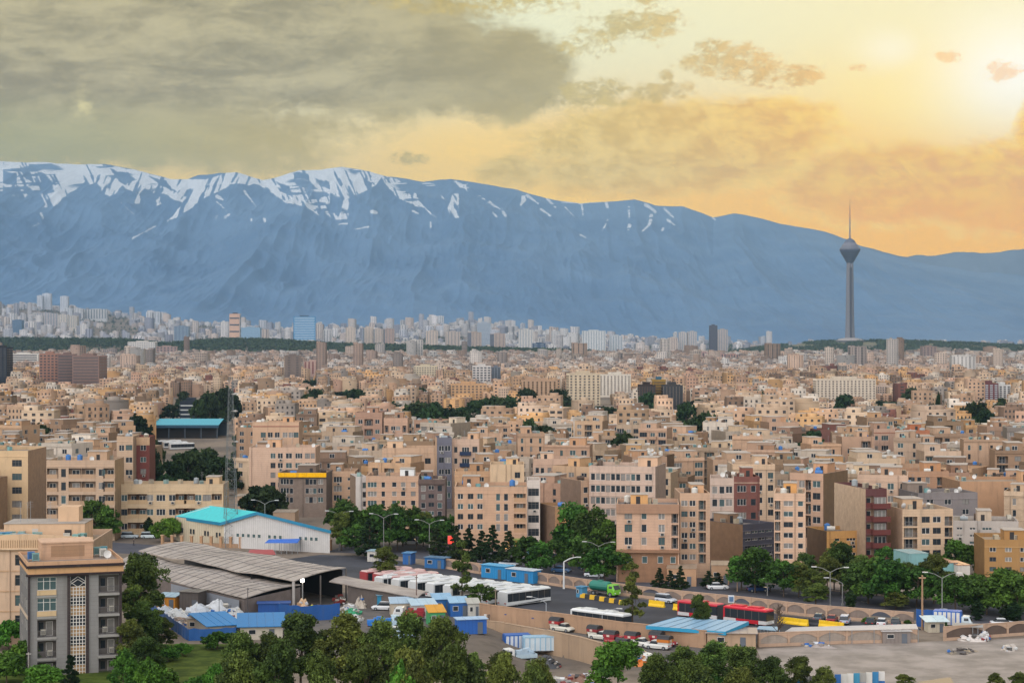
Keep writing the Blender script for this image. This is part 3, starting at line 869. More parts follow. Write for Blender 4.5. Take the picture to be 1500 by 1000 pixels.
hero(613, 652, 778, 702, 0, 14, 4, '7a675f', [(.18, 1.1, 't'), (.48, 1.2, 'w'), (.80, 1.1, 't')], 'dark brown-grey block with white-framed tall windows', 'dark brown block', gh=3.4, mt='brick', items=4, cornice=(hexc('6e5d56', ALB), 1.2, .5), bands=0)
hero(666, 772, 806, 713, 0, 16, 4, 'd5aa86', [(.08, 1.1, 'w'), (.22, 1.1, 'w'), (.35, 1.1, 'w'), (.60, .9, 't'), (.71, .9, 't'), (.90, 2.6, 'l')], 'peach stone block with a shop floor and one balcony bay', 'peach shop block', gh=4.2, items=6, cs='9b7d62', railc=hexc('c8a07c', ALB))
hero(772, 791, 805, 703, 0, 12, 4, 'dccbb8', [(.5, 2.4, 'v')], 'slim white block with one column of wide windows', 'slim white block', gh=2.6, items=1, bands=0, head=False, wstyle='xd')
hero(813, 844, 808, 742, 18, 12, 3, 'b98d62', [(.55, 2.6, 'b')], 'small ochre block with jutting balconies and a bare brick side', 'ochre balcony block', cs='8a6f5a', gh=2.6, items=2, railc=hexc('c69562', ALB), bands=0)
hero(851, 886, 790, 704, 22, 13, 4, 'cba482', [(.2, 1.0, 'w'), (.52, 1.5, 'w'), (.83, 1.0, 'w')], 'narrow stone block with a bare brown left wall right of the ochre block', 'narrow stone block', cs='87705f', gh=3.0, items=1, head=False)
hero(863, 960, 790, 682, -14, 16, 5, 'd2b49c', even(10, 'n', .9, .02, .78) + [(.9, 1.5, 'w')], 'pale pink stone block with rows of tall narrow windows', 'slit-window block', gh=2.5, mt='plaster', items=5, bands=2)
OV = hero(903, 995, 852, 738, -4, 15, 3, 'd6ac8b', [(.19, 1.3, 'w'), (.44, .9, 'w'), (.72, 1.1, 'w'), (.93, 1.3, 'l')], 'big peach block with overhanging upper storeys above the wall', 'overhanging peach block', gh=6.9, cornice=(hexc('ad866a', ALB), 1.9, .4), items=4, trim=hexc('bb9072', ALB), bands=1, head_c=hexc('dca76e', ALB))
def overhang_base():
    w, d = FOOT[-1][2] * 2, FOOT[-1][3] * 2; b = MB('brick', hexc('a07a5e', ALB)); b.box(-w / 2 + .3, w / 2 - .3, -d / 2 - .05, -d / 2 - .004, 0, 6.2)
    b.use('stone', hexc('9a7458', ALB)); b.box(-w / 2 - .1, w / 2 + .1, -d / 2 - .9, -d / 2 - .003, 6.2, 6.75)
    b.build('plinth', OV)
    for f in (.2, .45, .7, .9):
        fm, pm = window_mesh(1.1, 1.4, 'w', 'glass_green'); o = link('window', fm, OV); o.location = (-w / 2 + w * f, -d / 2 - .08, 4.0); link('pane', pm, o)


overhang_base()
hero(996, 1040, 846, 722, 0, 14, 6, 'd3ab88', [(.15, 1.1, 'w'), (.42, 1.1, 'w'), (.74, 1.4, 'l')], 'taller peach block joined to the right of the overhanging block', None, gh=3.0, items=4, bands=0)
hero(1088, 1134, 830, 768, 36, 15, 4, '5e5b62', [(.16, 1.4, 'w'), (.38, 1.4, 'w'), (.61, 1.4, 'w'), (.84, 1.4, 'w')], 'slate-blue front with blue windows beside a bare brown brick wall', 'slate-blue block', cs='8e6f55', gh=1.6, items=5, bands=2, trim=hexc('74727a', ALB), head_c=hexc('a08064', ALB), mt='plaster')
hero(1134, 1180, 846, 722, -9, 15, 6, 'dcb492', [(.1, 1.2, 'l'), (.45, 1.6, 'w'), (.84, .9, 'w')], 'tall cream tower block with a bright orange rooftop room', 'orange-topped block', gh=3.2, items=4, cs='a98b70', head_c=hexc('e0a566', ALB))
hero(1157, 1206, 800, 692, -30, 17, 5, 'c79f80', [(.12, 1.2, 'n'), (.36, 1.2, 'n'), (.55, 1.3, 'l'), (.8, 1.6, 'w')], 'rosy stone block turned left with a huge bare brown side wall', 'bare-sided block', cs='82694f', gh=2.2, items=5)
hero(1268, 1299, 838, 716, 10, 20, 5, '6b4440', [(.22, 1.6, 'l'), (.68, 2.6, 'b')], 'narrow dark red block with jutting balconies and a pale side wall', 'red-balcony block', cs='c9ad90', gh=2.6, mt='plaster', railc=hexc('6e3d38', ALB), items=3, bands=0, loggia_c=hexc('b89a80', ALB))
hero(1211, 1262, 835, 778, 14, 11, 3, 'cf9b5c', [(.3, .9, 'n'), (.7, 2.0, 'v')], 'mustard low block with a brown side tucked under the bare wall', 'mustard block', cs='7f6650', gh=2.4, items=2, head=False, mt='plaster', bands=1)
hero(1322, 1396, 838, 746, 6, 15, 4, 'd8b590', [(.16, 2.8, 'l'), (.46, 1.5, 'w'), (.68, 1.5, 'w'), (.91, 1.6, 'l')], 'square cream block with big loggias and a cluttered flat roof', 'square cream block', gh=2.6, items=9, cs='c2a288', bands=0)
hero(1442, 1530, 858, 790, -5, 14, 3, 'b08552', [(.14, 1.1, 'w'), (.4, 1.1, 'w'), (.65, 1.1, 'w'), (.88, 1.1, 'w')], 'orange brick house at the right edge behind the street trees', 'orange brick house', gh=2.2, items=3, mt='plaster', trim=hexc('bc9462', ALB))
hero(1396, 1492, 810, 762, -10, 13, 3, 'c4b6a6', [(.1, 1.1, 'w'), (.3, 1.1, 'w'), (.52, 2.0, 'b'), (.78, 1.1, 'w')], 'grey-white house with one balcony column left of the orange brick house', 'grey-white house', gh=1.5, items=5, mt='plaster', bands=0)
hero(1345, 1432, 800, 722, 8, 14, 4, '8e837c', [(.2, 1.4, 'w'), (.5, 1.4, 'w'), (.8, 1.4, 'w')], 'grey rendered block behind the square cream block', 'grey rendered block', gh=2, items=6, bands=1, mt='plaster')
hero(1406, 1540, 782, 705, 2, 18, 5, 'c79a73', [(.52, 1.6, 'v')], 'broad blank ochre-tan wall with one column of dark windows', 'blank ochre block', gh=2, items=5, bands=0, mt='plaster')
hero(1256, 1330, 790, 695, -12, 15, 4, 'd8b495', [(.18, 1.1, 'w'), (.42, 1.1, 'w'), (.66, 1.3, 'w'), (.9, 1.1, 'w')], 'cream block turned left behind the red-balcony block', 'turned cream block', gh=2.4, items=5, cs='b08c6e')
hero(1328, 1390, 765, 690, 0, 14, 4, 'c19470', [(.12, 1.4, 'n'), (.3, 1.0, 'n'), (.5, 1.0, 'n'), (.78, 1.3, 'l')], 'brown-tan block with narrow windows and one loggia column', 'brown-tan block', gh=2, items=4, cs='a07a5c')
hero(1387, 1420, 762, 692, 0, 14, 4, 'b78f72', [(.2, .9, 'n'), (.6, 1.1, 'w')], 'rosy brick block between the brown-tan block and the blank ochre wall', None, gh=2, items=3)
hero(1073, 1135, 770, 680, 0, 13, 4, 'dcbb98', [(.2, 1.2, 'w'), (.62, 1.6, 'w'), (.9, 1.2, 'w')], 'cream block with a deep plain parapet above the maroon-banded house', 'deep-parapet block', gh=2, items=4, cornice=(hexc('dcbb98', ALB), 1.4, .3))
hero(1075, 1113, 800, 698, 2, 12, 4, '8a5a4e', [(.3, 1.8, 'w'), (.75, 1.0, 'w')], 'maroon-banded brick house right of the white balcony house', 'maroon-banded house', gh=2.6, items=2, mt='brick', trim=hexc('c8a890', ALB))
hero(1040, 1075, 815, 700, -6, 12, 5, 'cdb29c', [(.2, 1.0, 'n'), (.5, 1.0, 'n'), (.8, 1.2, 'w')], 'white balcony house with columns of narrow windows', 'white balcony house', gh=2, items=3, bands=2, mt='plaster')
hero(781, 866, 745, 672, 0, 13, 3, 'd8b294', [(.07, .9, 'w'), (.16, .9, 'n'), (.28, .9, 'w'), (.39, .9, 'n'), (.47, 1.3, 'w'), (.58, .9, 'w'), (.74, 1.6, 'w'), (.93, 1.2, 'w')], 'long peach block with one even row of mixed windows', 'long peach block', gh=2.4, items=4)
hero(718, 768, 770, 680, 0, 13, 4, 'dfbd95', [(.8, 1.2, 'w')], 'plain cream block with one window column left of the long peach block', 'plain cream block', gh=2.4, items=4, mt='plaster', bands=0)
hero(666, 718, 760, 690, 0, 12, 4, 'd6a97e', [(.3, 1.6, 'v'), (.75, 1.2, 'w')], 'small peach house right behind the peach shop block', 'small peach house', gh=2.4, items=6)
hero(640, 662, 745, 641, 5, 12, 5, '77747a', [(.3, 1.2, 'w'), (.72, 1.4, 'w')], 'grey slatted block beside the navy balconies', 'grey slatted block', gh=2.4, items=3, mt='plaster', cs='caa686')
hero(662, 702, 744, 643, -4, 14, 5, 'd2b094', [(.14, .8, 'n'), (.5, 2.0, 'b'), (.84, 1.4, 'v')], 'pale stone block with a stack of dark navy balconies', 'navy-balcony block', gh=2.4, items=5, cs='caa686', railc=hexc('2e3b54', ALB))
hero(560, 658, 735, 656, 2, 14, 3, 'd9b390', [(.12, 2.0, 'v'), (.4, 2.6, 'v'), (.68, 1.7, 'v'), (.85, 2.0, 'v')], 'low cream block with one band of dark square openings', 'dark-opening cream block', gh=2.4, items=6, mt='plaster', glass='glass')
hero(526, 562, 722, 660, 20, 13, 3, 'dcc0a0', [], 'white rendered block with a blank front beside the dark openings', 'blank white block', gh=2.4, items=2, mt='plaster', bands=0)
hero(370, 438, 715, 618, 1, 14, 4, 'd3ab88', [(.23, 1.6, 'v'), (.38, 1.6, 'v'), (.53, 1.6, 'v'), (.70, 1.6, 'v'), (.83, 1.6, 'v'), (.94, 1.6, 'v')], 'peach office block with maroon bands under its windows', 'maroon-banded office', gh=2.4, items=4, mt='plaster', trim=hexc('8a4a40', ALB))
hero(520, 560, 690, 604, 0, 13, 5, 'b78f74', [(.2, 1.4, 'w'), (.5, 3.0, 'l'), (.82, 1.4, 'w')], 'rosy brown block with dark loggias left of the green trees', 'rosy loggia block', gh=2, items=3)
hero(562, 597, 690, 612, 0, 13, 4, 'cfa586', [(.12, 1.4, 'l'), (.4, 1.4, 'w'), (.6, 1.4, 'w'), (.87, 1.4, 'l')], 'peach four-storey block touching the mid-city green trees', 'tree-side peach block', gh=2, items=3)
hero(1280, 1345, 700, 628, 6, 14, 4, 'd2ac90', [(.06, 1.0, 'w'), (.25, 2.4, 'v'), (.6, .9, 'n'), (.8, 1.2, 'w')], 'pink stone block with brick-red bands', 'pink panel block', gh=2, items=4, mt='plaster', trim=hexc('a8684c', ALB))
hero(1322, 1362, 705, 630, 0, 13, 4, 'b87450', [(.3, 3.0, 'v'), (.82, 1.0, 'n')], 'terracotta-banded block stuck to the pink panel block', 'terracotta-banded block', gh=2, items=3, trim=hexc('d2b090', ALB))


# ---- the cornice block and the grey five-storey block close to the camera
def cornice_block():
    root = hero(-75, 137, 945, 793, 3, 20, 4, 'd8b593', [(.24, 2.6, 'v'), (.53, 3.2, 'v'), (.70, 1.4, 'n'), (.82, .9, 'n')], 'cream block with a ribbed cornice directly behind the grey five-storey block', 'cornice block', gh=2.4, items=0, head=False, bands=2, par=.9, mt='plaster', wstyle='xd', trim=hexc('c9a480', ALB), name='cornice_building')
    w, d = FOOT[-1][2] * 2, FOOT[-1][3] * 2
    h = H - (793 - 500) / F * P(-75, 945).y - .9
    b = MB('plaster', hexc('dcb994', ALB)); n = 60
    for i in range(n):
        u0, u1 = -w / 2 + w * i / n, -w / 2 + w * (i + 1) / n
        def top(u): return h + 1.55 + .55 * math.exp(-((u / w - .02) / .28) ** 2)
        y0, y1 = -d / 2 - .45, -d / 2 - .1
        vs = [(u0, y0, h - .2), (u1, y0, h - .2), (u1, y1, h - .2), (u0, y1, h - .2), (u0, y0, top(u0)), (u1, y0, top(u1)), (u1, y1, top(u1)), (u0, y1, top(u0))]
        b.mesh(vs, [(0, 3, 2, 1), (4, 5, 6, 7), (0, 1, 5, 4), (2, 3, 7, 6)])
    b.use(c=hexc('a88560', ALB))
    for i in range(64):
        x = -w / 2 + w * (i + .5) / 64; b.box(x - .05, x + .05, -d / 2 - .50, -d / 2 - .452, h - .1, h + 1.15)
    b.use(c=hexc('e0c09c', ALB)); b.box(-w / 2 - .1, w / 2 + .1, -d / 2 - .56, -d / 2 - .451, h - .45, h - .2)
    b.build('cornice', root)
    b = MB('plaster', hexc('dcb793', ALB))
    x0, x1 = w / 2 - 13.6, w / 2 - 1.0
    b.box(-4.5, w / 2 - 2.8, -2, 6.5, h + .004, h + 3.0); b.box(4, 7.5, 1, 5, h + 3.0, h + 5.6)
    b.use('roofing', (.3, .26, .22)); b.box(-4.6, w / 2 - 2.7, -2.1, 6.6, h + 3.0, h + 3.12)
    b.use('dark_inside'); b.box(5.6, 6.8, -2.02, -1.98, h + 1.0, h + 2.0); b.use('painted_metal', hexc('c9bdb0', .8)); b.box(.2, 1.2, -2.03, -1.99, h + .1, h + 2.2)
    b.build('roof_house', root)
    rng = random.Random(5)
    for k in range(22):
        c = rng.choice(['7fb0a8', '9db8ae', 'b9a98e', '4f9ac0', 'd0c8b8'])
        o = link('air_cooler', shared('cool' + c, lambda: m_cooler(hexc(c, .8))), root)
        o.location = (rng.uniform(-6, w / 2 - 1.5), rng.uniform(-d / 2 + 1, -3), h + .02); o.rotation_euler = (0, 0, rng.uniform(0, 3)); o.scale = (1.15, 1.15, 1.3)
    for k in range(5):
        o = link('antenna', shared('mast', m_mast), root); o.location = (rng.uniform(-3, 3), rng.uniform(-1.5, 5), h + 3.13)
    for k in range(3):
        o = link('satellite_dish', shared('dish', m_dish), root); o.location = (rng.uniform(-4, w / 2 - 2), rng.uniform(-d / 2 + 1, -4), h + .02)


cornice_block()


def grey_block():
    th = R(19); A = P(41, 990); c, s = math.cos(th), math.sin(th); k1 = (178 - 750) / F
    w = (k1 * A.y - A.x) / (c - k1 * s); d = 15.0; h = H - (828 - 500) / F * A.y
    ctr = A + Vector((c * w / 2 - s * d / 2, s * w / 2 + c * d / 2, 0)); FOOT.append((ctr.x, ctr.y, w / 2, d / 2, th)); HERO.append((110, 990, 'grey five-storey block'))
    root = thing('grey_building', ctr, th, 'grey five-storey block nearest the camera with a tall glazed stair strip', 'apartment block')
    g = hexc('918d88', ALB); dk = hexc('3a2f2e', .8)
    px = lambda v: -w / 2 + w * (v - 41) / 137.0       # photo column to place along the front
    fl = [h - 1.6 - 3.15 * (k + 1) for k in range(5)]   # floor levels, top storey first
    holes = []; items = []
    for k, z in enumerate(fl):
        a, b_ = px(54.5), px(82)
        if k < 2: holes.append((a + w / 2, b_ + w / 2, z + 1.0, z + 2.9, .3, 'w')); items.append(('win', (a + b_) / 2, z + 1.0, b_ - a, 1.9))
        else: holes.append((a + w / 2, b_ + w / 2, z + .25, z + 2.85, 1.5, 'l')); items.append(('log', (a + b_) / 2, z + .25, b_ - a, k))
        a, b_ = px(144), px(174); holes.append((a + w / 2, b_ + w / 2, z + .25, z + 2.9, 1.5, 'l')); items.append(('log', (a + b_) / 2, z + .25, b_ - a, k))
    sa, sb = px(102.5), px(125); z0s, z1s = fl[4] + .6, h - 1.9
    holes.append((sa + w / 2, sb + w / 2, z0s, z1s, .3, 'w'))
    wb = MB('stone', g)
    wall_sides(wb, w, d, h - .25, 'front', holes, 'stone', g, hexc('6f675f', ALB))
    sh = []
    for z in fl:
        for u, ww in ((3.2, .9), (5.2, .9), (9.5, 1.0), (12.4, 1.0)): sh.append((u - ww / 2, u + ww / 2, z + 1.0, z + 2.5, .2, 'w'))
    wall_sides(wb, w, d, h - .25, 'left', sh, 'stone', hexc('777473', ALB), g)
    wall_sides(wb, w, d, h - .25, 'right', [], 'brick', hexc('7a7068', ALB), g); wall_sides(wb, w, d, h - .25, 'back', [], 'brick', g, g)
    wb.use('stone', dk)
    for a, b_ in ((px(41), px(43.5)), (px(174.6), px(178))): wb.box(a - .02, b_ + .02, -d / 2 - .28, -d / 2 - .01, 0, h - .9)
    for a, b_ in ((sa - .45, sa - .02), (sb + .02, sb + .45)): wb.box(a, b_, -d / 2 - .22, -d / 2 - .011, z0s - .6, z1s + .4)
    wb.box(sa - .02, sb + .02, -d / 2 - .22, -d / 2 - .012, z1s + .01, z1s + .4); wb.box(sa - .02, sb + .02, -d / 2 - .22, -d / 2 - .012, z0s - .6, z0s - .01)
    wb.use('stone', hexc('a29d95', ALB))
    for z in fl: wb.box(px(54) - .05, px(82) + .05, -d / 2 - .12, -d / 2 - .013, z - .12, z + .2); wb.box(px(144) - .1, px(174.4), -d / 2 - .5, -d / 2 - .013, z - .12, z + .2)
    wb.use('plaster', hexc('d8b98e', ALB))
    for z in fl[:2]: wb.box(px(54), px(82), -d / 2 - .16, -d / 2 - .014, z + .24, z + .98)
    wb.use('stone', hexc('c9b29a', ALB)); wb.box(-w / 2 - .12, -w / 2 - .01, -d / 2, d / 2, fl[2] + 3.0, fl[2] + 3.5)
    wb.build('wall', root)
    cb = MB('plaster', hexc('d6a676', ALB)); cb.box(-w / 2 - .05, w / 2 + .25, -d / 2 - .5, d / 2, h - 1.3, h - .4)
    cb.use(c=dk); cb.box(-w / 2 - .3, w / 2 + .4, -d / 2 - .8, d / 2 + .2, h - .4, h); cb.box(-w / 2 - .3, w / 2 + .4, -d / 2 - .66, -d / 2 - .1, h - 1.62, h - 1.3)
    cb.build('cornice', root)
    rb = MB('roofing', hexc('a59282', .7)); rb.box(-w / 2, w / 2, -d / 2 + .3, d / 2 - .2, h + .003, h + .05)
    rb.use('plaster', hexc('cda27e', ALB))
    for q in ((-w / 2 - .2, w / 2 + .2, -d / 2 - .6, -d / 2 - .3), (-w / 2 - .2, w / 2 + .2, d / 2 - .2, d / 2), (-w / 2 - .2, -w / 2, -d / 2 - .3, d / 2 - .2), (w / 2, w / 2 + .2, -d / 2 - .3, d / 2 - .2)): rb.box(*q, h + .004, h + .55)
    rb.build('roof', root)
    hb = MB('stone', hexc('cda483', ALB)); hb.box(px(66), px(143), -1.5, 4.5, h + .05, h + 2.6); hb.use(c=hexc('d8b090', ALB)); hb.box(px(65), px(144), -1.7, 4.7, h + 2.6, h + 2.8)
    hb.use(c=hexc('a98464', ALB)); hb.box(px(80), px(130), -1.53, -1.49, h + .5, h + 2.2); hb.build('stair_head', root)
    sg = MB('frame_white'); n = 25
    for i in range(6):
        x = sa + (sb - sa) * i / 5; sg.box(x - .05, x + .05, -d / 2 + .06, -d / 2 + .16, z0s, z1s - 1.6 if 0 < i < 5 else z1s)
    for j in range(n + 1):
        z = z0s + (z1s - 1.6 - z0s) * j / n; sg.box(sa, sb, -d / 2 + .055, -d / 2 + .165, z - .045, z + .045)
    xm, zm = (sa + sb) / 2, z1s - .8
    for p, q in (((sa, zm), (xm, z1s)), ((xm, z1s), (sb, zm)), ((sb, zm), (xm, z1s - 1.6)), ((xm, z1s - 1.6), (sa, zm)), ((sa, zm - .35), (xm, z1s - .45)), ((xm, z1s - .45), (sb, zm - .35))):
        sg.tube((p[0], -d / 2 + .1, p[1]), (q[0], -d / 2 + .1, q[1]), .05, n=4)
    st = sg.build('stair_window', root)
    for j in range(10):
        q = MB('glass' if j % 2 else 'curtain_glass'); za, zb = z0s + (z1s - z0s) * j / 10, z0s + (z1s - z0s) * (j + 1) / 10
        if j % 2 == 0: q.use('paint', hexc('b08a5c', .8))
        q.box(sa, sb, -d / 2 + .19, -d / 2 + .22, za + .002, zb); q.build('pane', st)
    for it in items:
        if it[0] == 'win':
            fm, pm = window_mesh(it[3], it[4], 'x', 'glass_green'); o = link('window', fm, root); o.location = (it[1], -d / 2 + .15, it[2]); link('pane', pm, o)
        else:
            fm, pm = window_mesh(1.0, 2.1, 'w', 'curtain_glass'); o = link('balcony_door', fm, root); o.location = (it[1] + .5, -d / 2 + 1.44, it[2] + .02); link('pane', pm, o)
            fm, pm = window_mesh(.8, 1.3, 'wd', 'glass'); o = link('window', fm, root); o.location = (it[1] - .7, -d / 2 + 1.44, it[2] + .8); link('pane', pm, o)
            o = link('balcony_railing', railing_mesh(it[3] - .05, .95), root); o.location = (it[1], -d / 2 + .05, it[2] + .01)
            if it[4] in (2, 3, 1):
                o = link('air_cooler', shared('coolc8c0ae', lambda: m_cooler(hexc('c8c0ae', .8))), root); o.location = (it[1] - .5 * (1 if it[4] == 2 else -1), -d / 2 + .75, it[2] + .01); o.scale = (.7, .7, .75)
    for q in sh:
        fm, pm = window_mesh(q[1] - q[0], 1.5, 'w', 'curtain_glass'); o = link('window', fm, root); o.location = (-w / 2 + .1, d / 2 - (q[0] + q[1]) / 2, q[2]); o.rotation_euler = (0, 0, -math.pi / 2); link('pane', pm, o)
    for x, y, cc in ((px(55), -4, '77a3a0'), (px(50), -2, '3f78b8'), (px(152), 1.5, '77a3a0'), (px(158), -1, 'd5d0c4'), (px(163), 2, '4f9aa8')):
        o = link('air_cooler', shared('cool' + cc, lambda: m_cooler(hexc(cc, .8))), root); o.location = (x, y, h + .06)
    o = link('satellite_dish', shared('dish', m_dish), root); o.location = (px(160), -5, h + .06)


grey_block()
# ---- individual blocks filling the nearer city, each a thing of its own
ORD = ['nearest', 'second', 'third', 'fourth', 'fifth', 'sixth', 'seventh', 'eighth', 'ninth', 'tenth', 'eleventh', 'twelfth', 'thirteenth', 'fourteenth', 'fifteenth', 'sixteenth', 'seventeenth', 'eighteenth', 'nineteenth', 'twentieth']
NUMW = {2: 'two', 3: 'three', 4: 'four', 5: 'five', 6: 'six', 7: 'seven'}
PAL = [('cream', 'd8bc9c'), ('peach', 'd2aa88'), ('tan', 'c2a082'), ('beige', 'ceb092'), ('rosy', 'c09a80'), ('pale peach', 'd6b89c'), ('sandy', 'caa480'), ('off-white', 'dccdba'), ('brown', 'a08468'),
       ('ochre', 'cda272'), ('grey', 'a4978a'), ('cream', 'd4b694'), ('peach', 'd6b090'), ('tan', 'be9e80'), ('beige', 'd0b496'), ('sandy', 'ccaa88'), ('orange', 'd8a874'), ('off-white', 'd8c6b0'), ('rosy', 'c4a084'), ('dark tan', 'ac8c70'), ('dusky brown', '8e7460')]
PAL = PAL * 2 + [('maroon', '865a4e')]
# keep-clear areas: streets, yards and green courts seen in the photograph (photo columns, rows of the ground)
CLEAR = [(218, 366, 618, 790), (226, 245, 600, 745), (596, 704, 600, 674), (300, 350, 578, 618), (688, 754, 590, 646), (1004, 1044, 620, 690), (864, 900, 600, 656), (1410, 1456, 600, 676), (558, 586, 590, 632), (374, 394, 618, 680), (434, 450, 618, 676), (810, 908, 574, 634), (994, 1026, 588, 622), (444, 468, 545, 616), (484, 542, 574, 612), (242, 336, 582, 618), (1282, 1338, 590, 614), (1366, 1394, 590, 664), (992, 1000, 636, 664)]


def cleared(px, py):
    return any(a < px < b and c < py < e for a, b, c, e in CLEAR)


def sat_hit(x, y, hw, hd, th, pad=1.0):
    r = math.hypot(hw, hd)
    for fx, fy, fw, fd, ft in FOOT:
        dx, dy = x - fx, y - fy
        if dx * dx + dy * dy > (r + math.hypot(fw, fd) + pad) ** 2: continue
        ok = False
        for t in (th, ft):
            for ax, ay in ((math.cos(t), math.sin(t)), (-math.sin(t), math.cos(t))):
                ra = hw * abs(ax * math.cos(th) + ay * math.sin(th)) + hd * abs(-ax * math.sin(th) + ay * math.cos(th))
                rb = fw * abs(ax * math.cos(ft) + ay * math.sin(ft)) + fd * abs(-ax * math.sin(ft) + ay * math.cos(ft))
                if abs(dx * ax + dy * ay) > ra + rb + pad: ok = True; break
            if ok: break
        if not ok: return True
    return False


def lots(y0, y1, ang, rng, wmin, wmax, dmin, dmax, gapx, gapy, xr):
    """rows of building plots on a street grid turned by ang"""
    out = []; c, s = math.cos(ang), math.sin(ang)
    v = -xr
    row = 0
    vv = y0 - xr * .3
    while vv < y1 + xr * .3:
        u = -xr * 1.3 + rng.uniform(0, 10)
        depth = rng.uniform(dmin, dmax)
        while u < xr * 1.3:
            w = rng.uniform(wmin, wmax)
            x, y = c * (u + w / 2) - s * (vv - y0), s * (u + w / 2) + c * (vv - y0) + y0
            if y0 <= y <= y1: out.append((x, y, w, depth * rng.uniform(.85, 1.0), row))
            u += w + (0.25 if rng.random() < .72 else gapx)
            if rng.random() < .06: u += 7
        vv += depth + (gapy if row % 2 else gapy * .35); row += 1
    return out


MIDTREES = []
_r = random.Random(21)
for _k in range(34):
    _Y = _r.uniform(640, 1500); _px = 30 + 1440 * (_k + _r.random()) / 34
    MIDTREES.append((_px, _Y, _r.uniform(13, 17), _r.uniform(9, 13))); FOOT.append(((_px - 750) / F * _Y, _Y, 3.5, 3.5, 0))


def fill_city():
    rng = random.Random(77); made = []
    front = lambda px: np.interp(px, [-100, 150, 340, 480, 660, 790, 900, 1000, 1100, 1200, 1300, 1420, 1600], [800, 760, 745, 745, 760, 775, 770, 790, 780, 770, 790, 790, 800])
    cand = []
    for x, y, w, d, row in lots(470, 1010, R(-7), rng, 8.5, 16, 11, 15, 2.6, 8.5, 330):
        px, py = pix((x, y, 0))
        if px < -230 or px > 1730 or py > front(px) or cleared(px, py): continue
        th = R(-7 + rng.choice([0, 0, 9, -8, 16, -14, 26, -28])); ww, dd = w * .96, d
        if sat_hit(x, y, ww / 2, dd / 2, th, .4): continue
        FOOT.append((x, y, ww / 2, dd / 2, th)); cand.append((x, y, ww, dd, th))
    cand.sort(key=lambda q: q[1])
    global REST
    seen = [q for q in cand if -45 < 750 + F * q[0] / q[1] < 1545]; REST = seen[246:] + [q for q in cand if q not in seen]; cand = seen[:246]
    hero_n = len(HERO); count = {}
    for x, y, w, d, th in cand:
        px, py = pix((x, y, 0))
        fl = rng.choice([3, 3, 3, 4, 4, 4, 5] if y > 560 else [3, 3, 4])
        gh = rng.uniform(2.2, 3.0); h = gh + fl * rng.uniform(2.65, 2.95) + .4
        nm, cc = rng.choice(PAL); k = rng.uniform(.72, 1.08)
        c = tuple(v * k for v in hexc(cc, ALB))
        n = max(2, int(w / rng.uniform(2.9, 4.0))); kinds = rng.choice(['w', 'w', 'v', 'n', 'wl', 'wlw', 'vb', 'wnw', 'lw'])
        cols = [((i + .5) / n, 0, kinds[i % len(kinds)]) for i in range(n)]
        if kinds in ('v', 'vb', 'lw') and w / n < 3.3: cols = [(f, min(k2, w / n - .5), kk) for f, k2, kk in [(f, KWID[kk], kk) for f, _, kk in cols]]
        side = {}
        if rng.random() < .35:
            m = max(2, int(d / 5)); side = {rng.choice(['left', 'right']): [((i + .5) / m, 0, 'w') for i in range(m)]}
        # describe it by its look and by the nearest of the described blocks in front of it
        best = min((abs(hx - px) * 1.0 + max(0, hy - py) * .25 + (400 if hy < py + 4 else 0), hs) for hx, hy, hs in HERO[:hero_n])[1]
        count[best] = count.get(best, 0) + 1
        bits = rng.random(); feat = 'with open loggias' if 'l' in kinds else 'with jutting balconies' if 'b' in kinds else 'with wide dark windows' if 'v' in kinds else 'with small paired windows' if 'n' in kinds else 'with plain square windows'
        o = ORD[min(count[best] - 1, len(ORD) - 1)]
        lab = f"{nm} {NUMW[fl]}-storey block {feat}, {o} behind the {best}" if o != 'nearest' else f"{nm} {NUMW[fl]}-storey block {feat}, nearest behind the {best}"
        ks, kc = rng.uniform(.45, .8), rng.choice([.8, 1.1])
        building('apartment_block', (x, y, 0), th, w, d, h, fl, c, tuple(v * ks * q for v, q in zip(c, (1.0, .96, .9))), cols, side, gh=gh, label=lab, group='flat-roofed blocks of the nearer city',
                 seed=len(made) * 13 + 5, items=rng.choice([4, 5, 7, 9]), mt=rng.choice(['stone', 'plaster', 'plaster', 'brick']), bands=rng.choice([0, 1, 2]), detail=1,
                 head=rng.random() < .75, cornice=(tuple(v * kc for v in c), rng.uniform(.6, 1.4), .3) if rng.random() < .3 else None)
        made.append((x, y))
    print('FILL', len(made), 'maxord', max(count.values()), sorted(count.items(), key=lambda q: -q[1])[:4])


fill_city()

